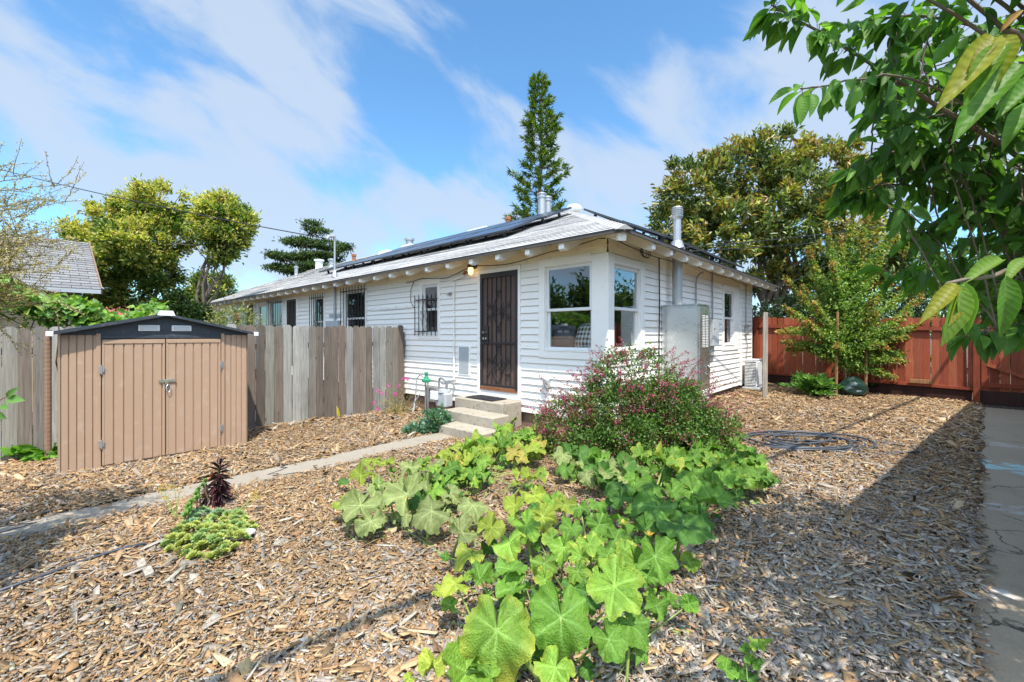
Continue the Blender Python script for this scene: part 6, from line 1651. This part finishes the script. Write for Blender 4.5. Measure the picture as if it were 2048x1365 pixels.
def squash_plant(label, spec, seed, vine=None, extras=()):
    """spec rows: (px, py, size in photo px, height above soil, colour key, tilt towards viewer, heading)"""
    rg = np.random.default_rng(seed); pos = []
    more = []                                  # smaller ruffled leaves tucked under and between the big ones
    for (px, py, wpx, h, ck, tilt, head) in spec:
        for _ in range(2 if wpx > 40 else 0):
            more.append((px + rg.uniform(-.75, .75) * wpx, py + rg.uniform(-.35, .45) * wpx, wpx * rg.uniform(.30, .52), max(.05, h * rg.uniform(.35, .8)), ck if rg.random() < .6 else 'gdl'[rg.integers(3)], rg.uniform(.0, .8), rg.uniform(170, 370)))
    spec = list(spec) + more
    for (px, py, wpx, h, ck, tilt, head) in spec:
        p = atz(px, py, h); pos.append(p)
    pos = np.array(pos); b = pos.mean(0); b = np.array([b[0], b[1], 0.0]); b[2] = gz(b[0], b[1])
    t = thing('squash_plant', label, 'squash plant', b, 0, 'squash plants in the garden bed')
    mb = MB(); ms = MB()
    for (px, py, wpx, h, ck, tilt, head), p in zip(spec, pos):
        p = p + np.array([0, 0, gz(p[0], p[1])]); size = wpx * p[1] / F_PX * .95
        V, F, C = squash_leaf_mesh(rg, size)
        nrm_ = unit(np.array([rg.normal(0, .34), -tilt + rg.normal(0, .24), 1.0]))
        hd = math.radians(head) + rg.normal(0, .25); hx = np.array([math.cos(hd), math.sin(hd), 0]); hx = unit(hx - nrm_ * (hx @ nrm_)); hy_ = np.cross(nrm_, hx)
        W = p + V[:, :1] * hx + V[:, 1:2] * hy_ + V[:, 2:3] * nrm_
        W[:, 2] = np.maximum(W[:, 2], gz(p[0], p[1]) + .012)
        base = np.array(SQ[ck]) * rg.uniform(.74, 1.12); rim = np.linalg.norm(V, axis=1) / size * 2
        col = base[None] * (1 + .07 * rg.normal(0, 1, (len(V), 1)))
        if ck in 'lyw' and rg.random() < .6:
            yf = np.clip((rim - .62) * 2.0, 0, 1)[:, None] * rg.uniform(.3, 1); col = col * (1 - yf) + np.array([.36, .38, .05]) * yf
        if ck == 'p': col = col * (1 - .25 * (rg.random((len(V), 1)) < .12))
        vc = np.minimum(base * 1.7 + .07, .6); col = col * (1 - .62 * C[:, None]) + vc * .62 * C[:, None]
        mb.add(W, F, np.clip(col, .008, .7))
        # hollow petiole from the soil up to the leaf's notch
        g = b + (p - b) * rg.uniform(.55, .85) + rg.normal(0, .05, 3); g[2] = gz(g[0], g[1]) + .01
        m = (g + p) / 2 + np.array([0, 0, .10 * h]); u = np.linspace(0, 1, 8)[:, None]
        ms.tube((1 - u) ** 2 * g + 2 * u * (1 - u) * m + u ** 2 * (p - nrm_ * .004), np.linspace(.011, .0065, 8) * min(1.2, size / .24), 7)
    for i in range(len(pos) - len(more) - 1):
        if rg.random() < .65:
            a, e = pos[i].copy(), pos[i + 1].copy(); u = np.linspace(0, 1, 9)[:, None]; c = a + (e - a) * u + np.cumsum(rg.normal(0, .015, (9, 3)), 0); c[:, 2] = [gz(q[0], q[1]) + .03 for q in c]; ms.tube(c, .0085, 6)
    mb.build('foliage', M['leaf_squash'], t, True, smooth=True); ms.build('stem', M['stem'], t, True, smooth=True)
    for kind, px, py, h in extras:
        p = atz(px, py, h) + 0; 
        if kind == 'flower':
            m = MB()
            for k in range(5):
                a = k * 1.257; d = np.array([math.cos(a), math.sin(a) - .2, .8]); d = unit(d); s = unit(np.cross(d, (0, 0, 1)))
                m.add([p, p + d * .024 - s * .012, p + d * .048 + (0, 0, -.006), p + d * .024 + s * .012], [(0, 1, 2, 3)], (.70, .46, .08))
            m.tube([(p[0], p[1], gz(p[0], p[1])), p], .005, 5, (.2, .3, .07)); m.build('flower', M['petal'], t, True)
        else:
            m = MB(); r = .065 if kind == 'squash' else .028
            m.lathe([(.004, -r * .8), (r * .6, -r * .7), (r, -r * .2), (r * .95, r * .25), (r * .5, r * .7), (.012, r * .8), (.010, r * 1.2)], p, 16, (.62, .60, .38) if kind == 'squash' else (.20, .32, .06)); m.build('fruit', M['col'], t, True, smooth=True)
    return t
T = lambda s: s
squash_plant('large squash plant with big pale green leaves nearest the viewer', [
    (994, 1262, 172, .32, 'l', .55, 250), (1122, 1232, 150, .34, 'g', .95, 265), (1229, 1168, 128, .40, 'l', .75, 300), (1111, 1333, 92, .22, 'l', .7, 265), (1218, 1275, 82, .24, 'g', .7, 280), (1262, 1242, 82, .26, 'g', .6, 310),
    (935, 1345, 120, .20, 'l', .4, 230), (866, 1335, 70, .25, 'y', .2, 110), (1028, 1180, 76, .28, 'g', .3, 200), (1020, 1140, 66, .34, 'g', .1, 60), (911, 1172, 62, .30, 'y', .1, 200), (960, 1160, 60, .28, 'g', .2, 180), (1060, 1310, 70, .12, 'd', .3, 300), (1000, 1350, 80, .12, 'd', .3, 270),
    (1150, 1175, 60, .24, 'd', .4, 270), (1312, 1208, 58, .22, 'g', .6, 280), (1378, 1206, 42, .18, 'g', .5, 300), (1335, 1195, 40, .16, 'g', .4, 290), (900, 1215, 40, .14, 'l', .4, 240), (1275, 1290, 50, .16, 'g', .4, 320), (1180, 1200, 50, .22, 'd', .4, 280), (1080, 1195, 48, .2, 'd', .3, 250)], 101)
squash_plant('bushy squash plant with bright yellow green crinkled leaves in the middle of the bed', [
    (1018, 1088, 76, .28, 'l', .5, 280), (983, 1056, 66, .30, 'y', .6, 265), (1052, 1052, 66, .30, 'l', .6, 300), (1085, 1034, 66, .28, 'y', .6, 330), (1088, 1128, 60, .30, 'l', .5, 270), (1154, 1142, 56, .30, 'l', .6, 270), (1128, 1095, 58, .30, 'l', .4, 240), (1178, 1088, 58, .30, 'l', .5, 300), (1142, 1056, 56, .28, 'g', .5, 250), (1198, 1050, 60, .28, 'g', .5, 300), (1232, 1078, 56, .28, 'g', .6, 320), (1105, 1080, 50, .28, 'l', .4, 200), (1160, 1110, 50, .3, 'l', .4, 260), (1215, 1110, 55, .28, 'g', .6, 310),
    (1245, 1045, 55, .26, 'g', .5, 300), (1200, 1150, 46, .26, 'l', .5, 280), (1068, 990, 52, .22, 'y', .5, 270), (1030, 1010, 52, .26, 'y', .6, 260), (1105, 1000, 48, .22, 'l', .4, 280), (1130, 1010, 46, .22, 'y', .4, 300), (1160, 1015, 46, .2, 'g', .4, 260), (1195, 1010, 44, .2, 'g', .4, 280), (940, 1110, 66, .24, 'y', .2, 230), (1090, 1160, 46, .26, 'l', .4, 260), (1275, 1130, 90, .30, 'l', .5, 300), (1310, 1110, 96, .36, 'g', .6, 290), (1250, 1098, 50, .28, 'l', .5, 280), (1225, 1140, 44, .26, 'g', .4, 270)],
    102, extras=(('squash', 1208, 1052, .10), ('flower', 1297, 1072, .26), ('flower', 1168, 1085, .28), ('bud', 1183, 1036, .14), ('flower', 1245, 1050, .27)))
squash_plant('squash plant with dull grey green speckled leaves at the left of the bed', [
    (721, 1010, 84, .26, 'p', .6, 240), (814, 988, 96, .30, 'p', .65, 265), (863, 1022, 90, .26, 'p', .6, 250), (946, 1010, 74, .26, 'p', .4, 300), (925, 1066, 82, .28, 'p', .7, 250), (721, 950, 50, .28, 'y', .2, 240), (770, 928, 46, .28, 'y', .2, 100), (822, 936, 48, .26, 'p', .3, 260), (686, 1002, 50, .20, 'y', .0, 220), (742, 1042, 62, .18, 'p', .5, 260), (872, 928, 50, .24, 'p', .3, 270), (853, 962, 52, .24, 'p', .4, 270), (758, 972, 50, .24, 'p', .4, 250), (780, 1000, 54, .22, 'p', .5, 250), (708, 1040, 40, .16, 'p', .4, 240), (900, 985, 44, .20, 'p', .4, 290), (838, 1000, 50, .2, 'd', .3, 260), (745, 920, 40, .26, 'y', .2, 110)], 103)
squash_plant('squash plant with dark green cupped leaves on the right side of the bed', [
    (1243, 978, 62, .26, 'd', .5, 240), (1307, 972, 74, .28, 'g', .5, 280), (1331, 926, 66, .28, 'l', .5, 260), (1385, 985, 66, .24, 'g', .4, 300), (1424, 1005, 84, .24, 'g', .5, 330), (1312, 1016, 92, .30, 'd', .5, 270), (1366, 1050, 118, .34, 'd', .45, 290), (1400, 1040, 60, .26, 'd', .4, 320), (1290, 1020, 60, .24, 'd', .3, 240), (1270, 960, 48, .24, 'g', .4, 260), (1345, 985, 54, .26, 'g', .5, 280), (1360, 960, 48, .24, 'g', .4, 300), (1300, 945, 46, .22, 'g', .4, 250), (1240, 1000, 46, .2, 'd', .4, 250), (1425, 975, 46, .2, 'g', .4, 330), (1385, 1015, 54, .24, 'g', .5, 310), (1330, 1060, 60, .28, 'd', .4, 280), (1290, 1060, 50, .26, 'd', .4, 260)], 104, extras=(('flower', 1248, 1046, .2), ))
rgS = np.random.default_rng(105)
def strip(poly, n, sz, keys, hs=(.14, .26)):
    out = []
    while len(out) < n:
        x, y = rgS.uniform(min(p[0] for p in poly), max(p[0] for p in poly)), rgS.uniform(min(p[1] for p in poly), max(p[1] for p in poly)); ins = False
        for i in range(len(poly)):
            (x0, y0), (x1, y1) = poly[i], poly[i - 1]
            if (y0 > y) != (y1 > y) and x < (x1 - x0) * (y - y0) / (y1 - y0) + x0: ins = not ins
        if ins: out.append((x, y, sz * rgS.uniform(.75, 1.2), rgS.uniform(*hs), keys[rgS.integers(len(keys))], rgS.uniform(.1, .6), rgS.uniform(180, 360)))
    return out
squash_plant('long trailing squash vine with yellowing leaves below the concrete steps', strip([(835, 930), (930, 880), (1000, 850), (1095, 868), (1098, 905), (1010, 925), (960, 915), (890, 950)], 56, 40, 'llyyygw'), 106)
squash_plant('small squash vine with green leaves left of the bare mulch patch', strip([(840, 975), (905, 925), (985, 915), (975, 960), (930, 1000), (880, 985)], 30, 38, 'ggld', (.10, .22)) + [(1062, 955, 50, .22, 'y', .5, 270), (1040, 945, 36, .2, 'y', .4, 250), (1080, 945, 34, .2, 'l', .4, 280)], 107)
squash_plant('squash vine with rounded grey green leaves under the flowering bush', strip([(1105, 900), (1180, 905), (1260, 915), (1280, 955), (1215, 955), (1130, 945)], 20, 46, 'pdgd') + [(1126, 910, 44, .26, 'p', .6, 265)], 108)
squash_plant('bright green squash vine spreading right of the flowering bush', strip([(1270, 905), (1400, 895), (1450, 875), (1485, 895), (1540, 925), (1535, 965), (1440, 965), (1360, 935), (1290, 930)], 58, 44, 'gglgl'), 109, extras=(('flower', 1399, 934, .24),))
squash_plant('young squash shoot with small leaves in the lower right corner mulch', [(1452, 1335, 46, .10, 'g', .4, 200), (1505, 1322, 36, .12, 'g', .4, 60), (1516, 1290, 34, .20, 'l', .2, 80), (1490, 1295, 26, .16, 'g', .3, 120), (1498, 1352, 34, .06, 'd', .3, 270), (1535, 1280, 24, .22, 'l', .2, 70), (1475, 1345, 28, .08, 'd', .3, 220)], 110)

# ---------------------------------------------------------------- flowering bush
def bush():
    rg = np.random.default_rng(120); b = np.array([1.50, 5.30, 0.0]); t = thing('flowering_bush', 'big rounded bush with small green leaves and magenta flowers before the house corner', 'bush', b)
    bl = [((1.45, 5.30, .40), (.78, .46, .46)), ((.80, 5.45, .32), (.50, .42, .36)), ((2.05, 5.42, .42), (.52, .46, .42)), ((1.50, 5.32, .90), (.56, .36, .40)), ((1.2, 5.30, .55), (.55, .40, .40)), ((1.9, 5.35, .62), (.50, .42, .38)), ((2.3, 5.5, .30), (.40, .40, .32)), ((1.5, 4.98, .26), (.85, .32, .28)), ((2.35, 5.15, .26), (.42, .36, .28)), ((.75, 5.2, .24), (.45, .34, .26))]
    P, O, H = clumps(rg, bl, 1200, 44000, .05, .72); k = P[:, 2] > .03; P, O, H = P[k], O[k], H[k]; n = len(P)
    D = unit(O + rg.normal(0, .6, (n, 3)))
    c = pick(rg, [(.045, .10, .022), (.08, .17, .03), (.14, .25, .045), (.21, .32, .06)], n, [.25, .37, .26, .12]); m = H > .88; c[m] = pick(rg, [(.20, .10, .045), (.16, .17, .05)], int(m.sum()))
    leaves('foliage', P, D, .036, .023, c, M['leaf'], t, rg)
    mb = MB(); FP, FD, TP, TD = [], [], [], []
    for i in range(16):
        e = np.array(bl[i % 8][0]) + rg.normal(0, .2, 3) * (1, .6, .6); limb(mb, b + rg.normal(0, .1, 3) * (1, 1, 0) + (0, 0, -.05), e, .014, .005, rg, 8, .12, 5)
    # long wiry shoots with buds at the ends
    for i in range(190):
        c0, r0 = bl[rg.integers(7)]; d = unit(rg.normal(0, 1, 3) * (1.2, .7, .7) + (0, -.15, .75)); a = np.array(c0) + d * np.array(r0) * .8; L = rg.uniform(.18, .55) * (1.2 if d[2] > .3 else .8)
        if (a + d * L)[2] > 1.42: L *= .55
        u = np.linspace(0, 1, 7)[:, None]; p = a + u * d * L + np.cumsum(rg.normal(0, .012, (7, 3)), 0) + np.array([0, 0, -.05]) * u ** 2
        x, y = WL(p[-1][0], p[-1][1])
        if x < .05 and y > -.06: continue
        mb.tube(p, np.linspace(.0035, .0012, 7), 3, cap=False)
        q = rg.uniform(.25, 1, 30); pp_ = np.stack([np.interp(q, u[:, 0], p[:, k]) for k in range(3)], 1); TP.append(pp_ + rg.normal(0, .006, pp_.shape)); TD.append(unit(rg.normal(0, 1, pp_.shape) + d * .6))
        if rg.random() < .8:
            q = rg.uniform(.30, 1, 40); pp_ = np.stack([np.interp(q, u[:, 0], p[:, k]) for k in range(3)], 1); FP.append(pp_ + rg.normal(0, .012, pp_.shape)); FD.append(unit(rg.normal(0, 1, pp_.shape)))
    # knots of open flowers, thickest at the left and low front
    for i in range(105):
        if i < 42: cc = np.array([rg.uniform(.30, .95), rg.uniform(5.0, 5.35), rg.uniform(.10, .62)])
        else:
            c0, r0 = bl[rg.integers(8)]; d = unit(rg.normal(0, 1, 3) + (0, -.9, .1)); cc = np.array(c0) + d * np.array(r0) * 1.02
        k = rg.integers(20, 55); FP.append(cc + rg.normal(0, 1, (k, 3)) * (.05, .04, .035)); FD.append(unit(rg.normal(0, 1, (k, 3)) + (0, -.3, .3)))
    mb.build('stem', M['twig'], t, True)
    TP, TD = np.concatenate(TP), np.concatenate(TD); leaves('shoot_leaf', TP, TD, .016, .009, pick(rg, [(.10, .17, .04), (.22, .11, .07), (.16, .20, .05)], len(TP)), M['leaf'], t, rg)
    FP, FD = np.concatenate(FP), np.concatenate(FD); k = FP[:, 2] > .03; FP, FD = FP[k], FD[k]
    leaves('flower', FP, FD, .021, .013, pick(rg, [(.34, .03, .11), (.44, .05, .16), (.25, .02, .07), (.50, .12, .24)], len(FP)), M['petal'], t, rg)
bush()

# ---------------------------------------------------------------- succulents, grey leaved plant, pink flowers
def rosettes(name, label, cat, spots, mat, seed, stems=True, nleaf=22, each=False):
    rg = np.random.default_rng(seed); b = np.mean([s[0] for s in spots], 0); b = np.array([b[0], b[1], gz(b[0], b[1])]); t = thing(name, label, cat, b)
    P, D, NN, LN, C = [], [], [], [], []; ms = MB()
    for p, r, ax, col in spots:
        p = np.array(p, float); ax = unit(np.array(ax, float)); u = unit(np.cross(ax, (.3, .9, .1))); v = np.cross(ax, u)
        for i in range(nleaf):
            f = (i + .5) / nleaf; a = i * 2.39996; el = .15 + 1.15 * (1 - f); d = unit((u * math.cos(a) + v * math.sin(a)) * math.cos(el) + ax * math.sin(el))
            P.append(p - ax * .25 * r * f); D.append(d); NN.append(unit(ax * math.cos(el) - (u * math.cos(a) + v * math.sin(a)) * math.sin(el) + 1e-3)); LN.append(r * (.45 + .55 * f)); C.append(np.array(col) * (1.25 - .45 * f) * rg.uniform(.88, 1.12))
        if stems:
            g = p - ax * .02 + rg.normal(0, .02, 3); g[2] = gz(g[0], g[1]); ms.tube([g, (g + p) / 2, p], [.008, .006, .006], 5)
    if stems: ms.build('stem', M['twig'], t, True)
    P, D, NN, LN, C = (np.array(q) for q in (P, D, NN, LN, C)); G = leaf_grid(4, -.12, .16, lambda q: np.sin(np.pi * min(1, q * .86 + .06)) ** .6)
    V = leaf_verts(P, D, NN, LN, LN * .55, G[0])
    for k in (range(len(spots)) if each else [slice(None)]):
        sl = slice(k * nleaf, (k + 1) * nleaf) if each else k; batch('rosette', V[sl], G[1], np.clip(C[sl], .005, .8), M[mat], t, t.location, True)
    return t
rg = np.random.default_rng(130); sp = []
for i in range(210):
    while True:
        x, y = rg.uniform(305, 515), rg.uniform(1015, 1118)
        if ((x - 412) / 100) ** 2 + ((y - 1062) / 52) ** 2 < 1 and y > 1112 - (x - 300) * 1.1 and y < 1128 - max(0, x - 420) * .75: break
    hh = rg.uniform(.02, .07) + .05 * max(0, 1 - ((x - 412) / 90) ** 2 - ((y - 1060) / 45) ** 2); p = atz(x, y, hh); p[2] += gz(p[0], p[1])
    k = rg.random(); yel = (y - 1020) / 90 + (x - 380) / 300; col = ((.36, .40, .10) if k < .35 + .3 * yel else (.25, .36, .12)) if yel > .25 else ((.19, .31, .17) if k < .7 else (.26, .36, .13))
    sp.append((p, rg.uniform(.034, .056), (rg.normal(0, .35), -.25 + rg.normal(0, .3), 1), col))
rosettes('succulent_clump', 'low mound of yellow green succulent rosettes beside the narrow path', 'succulents', sp, 'succ', 131, stems=False)
sp = []
for i in range(9):
    p = atz(370 + i * 5.5 + rg.normal(0, 7), 1030 - i * 8.5, .12 + .012 * i); sp.append((p, .055 - .002 * i, (-.2, -.5, .9), (.13, .26, .05)))
rosettes('upright_succulent', 'upright green leafy succulent stem at the left rear of the succulent mound', 'succulents', sp, 'succ', 132, nleaf=14, each=True)
def dark_aeonium():
    rg = np.random.default_rng(133); b = atz(437, 1018, -.03); t = thing('dark_aeonium', 'near black spiky succulent standing between path and green succulents', 'succulent', (b[0], b[1], gz(b[0], b[1])))
    P, D, LN, C = [], [], [], []
    for (dx, H, r, n) in ((0, .36, .15, 105), (-.11, .17, .095, 40)):
        MB().tube([(b[0] + dx, b[1], -.05), (b[0] + dx, b[1], H)], .014, 7).build('stem', M['twig'], t, True)
        for i in range(n):
            f = i / n; h = .05 + (H - .05) * f; a = i * 2.4; el = -.85 + .85 * f + rg.normal(0, .18) + (1.2 * max(0, f - .82) / .18)
            P.append((b[0] + dx, b[1], h + gz(b[0], b[1]))); D.append((math.cos(a) * math.cos(el), math.sin(a) * math.cos(el), math.sin(el))); LN.append(r * (1.0 - .30 * f) * rg.uniform(.8, 1.1)); C.append(((.030, .010, .014), (.018, .010, .012), (.075, .016, .022), (.05, .02, .02))[rg.integers(4)])
    for i in range(5): P.append((b[0] - .02, b[1] - .02, .22 + .02 * i)); a = rg.uniform(3.2, 5.5); D.append((math.cos(a), math.sin(a), .2)); LN.append(.07); C.append((.42, .12, .05))
    P, D, LN, C = (np.array(q) for q in (P, D, LN, C)); G = leaf_grid(4, .05, .12)
    V = leaf_verts(P, D, unit(np.tile([0, 0, 1.0], (len(P), 1)) + rg.normal(0, .1, (len(P), 3))), LN, LN * .20, G[0]); batch('leaf', V, G[1], C, M['leaf_gloss'], t, t.location, True)
dark_aeonium()
def stalk(name, label, base, tips, pal, seed, ln=.014):
    rg = np.random.default_rng(seed); t = thing(name, label, 'flower', base); mb = MB(); P = []
    for e in tips:
        u = np.linspace(0, 1, 7)[:, None]; c = np.array(base) + (np.array(e) - base) * u + np.cumsum(rg.normal(0, .004, (7, 3)), 0); mb.tube(c, np.linspace(.004, .002, 7), 4); P.append(np.array(e) + rg.normal(0, .016, (42, 3)))
    mb.build('stem', M['stem'], t, True); P = np.concatenate(P); D = unit(rg.normal(0, 1, P.shape) + (0, 0, .4)); leaves('flower', P, D, ln, ln * .6, pick(rg, pal, len(P)), M['petal'], t, rg)
YO = [(.60, .40, .10), (.55, .25, .08), (.45, .42, .15)]
p0 = atz(352, 1030, .02); p0[2] = gz(p0[0], p0[1]); stalk('succulent_flower', 'orange and yellow succulent flower heads left of the dark spiky one', p0, [at(x, y, p0[1] - .02) for x, y in ((328, 972), (342, 975), (318, 980), (358, 982), (332, 995))], YO, 134)
p0 = atz(462, 1030, .02); p0[2] = gz(p0[0], p0[1]); stalk('succulent_flower', 'thin leaning stalk with orange flowers right of the dark spiky succulent', p0, [at(x, y, p0[1] + .05) for x, y in ((512, 985), (517, 996), (508, 992))], YO, 135)
def grey_plant():
    rg = np.random.default_rng(136); b = atz(850, 872, -.05); t = thing('blue_green_plant', 'low blue green leafy plant beside the concrete steps', 'plant', (b[0], b[1] + .05, gz(b[0], b[1])))
    bl = [(at(840, 862, 6.75), (.20, .16, .11)), (at(868, 845, 6.8), (.18, .16, .16)), (at(822, 868, 6.7), (.13, .12, .08)), (at(880, 838, 6.9), (.12, .12, .12))]
    P, O, H = clumps(rg, bl, 110, 1900, .035, .6); k = P[:, 2] > gz(b[0], b[1]); P, O = P[k], O[k]; n = len(P)
    leaves('foliage', P, unit(O + rg.normal(0, .4, (n, 3))), .062, .042, pick(rg, [(.06, .14, .085), (.10, .21, .13), (.17, .29, .20), (.12, .22, .09)], n), M['leaf'], t, rg)
    mb = MB(); [mb.tube([np.array(t.location), np.array(q[0])], .006, 5) for q in bl]; mb.build('stem', M['stem'], t, True)
grey_plant()
def pink():
    rg = np.random.default_rng(137); b = np.array(LW(-4.35, -.55, 0)); b[2] = gz(b[0], b[1]); t = thing('pink_flowers', 'thin straw coloured plant with magenta flowers at the end of the board fence', 'flowers', b)
    mb = MB(); FP = []; LP = []
    tips = [(760, 780), (768, 788), (752, 822), (804, 757), (816, 762), (801, 770), (790, 792), (745, 806), (775, 770), (830, 775), (812, 800), (780, 810), (795, 815), (840, 800), (820, 820), (770, 800)]
    for i, (x, y) in enumerate(tips * 2):
        e = at(x + rg.normal(0, 6) * (i >= 16), y + rg.normal(0, 8) * (i >= 16), b[1] - .15 + rg.normal(0, .15)); s = b + rg.normal(0, .10, 3) * (1, 1, 0); u = np.linspace(0, 1, 7)[:, None]; c = s + (e - s) * u + np.cumsum(rg.normal(0, .012, (7, 3)), 0); mb.tube(c, np.linspace(.0035, .0018, 7), 4, (.42, .33, .15))
        LP.append(c[rg.integers(0, 6, 26)] + rg.normal(0, .05, (26, 3)))
        if i < 9: FP.append(c[-1] + rg.normal(0, .016, (26, 3)))
    mb.build('stem', M['col'], t, True); P = np.concatenate(FP); leaves('flower', P, unit(rg.normal(0, 1, P.shape)), .028, .020, pick(rg, [(.60, .05, .35), (.70, .10, .45)], len(P)), M['petal'], t, rg)
    P = np.concatenate(LP); P[:, 2] = np.maximum(P[:, 2], gz(b[0], b[1]) + .03); leaves('foliage', P, unit(rg.normal(0, 1, P.shape) + (0, 0, .5)), .05, .010, pick(rg, [(.38, .30, .12), (.30, .28, .10), (.22, .26, .09)], len(P)), M['petal'], t, rg)
pink()
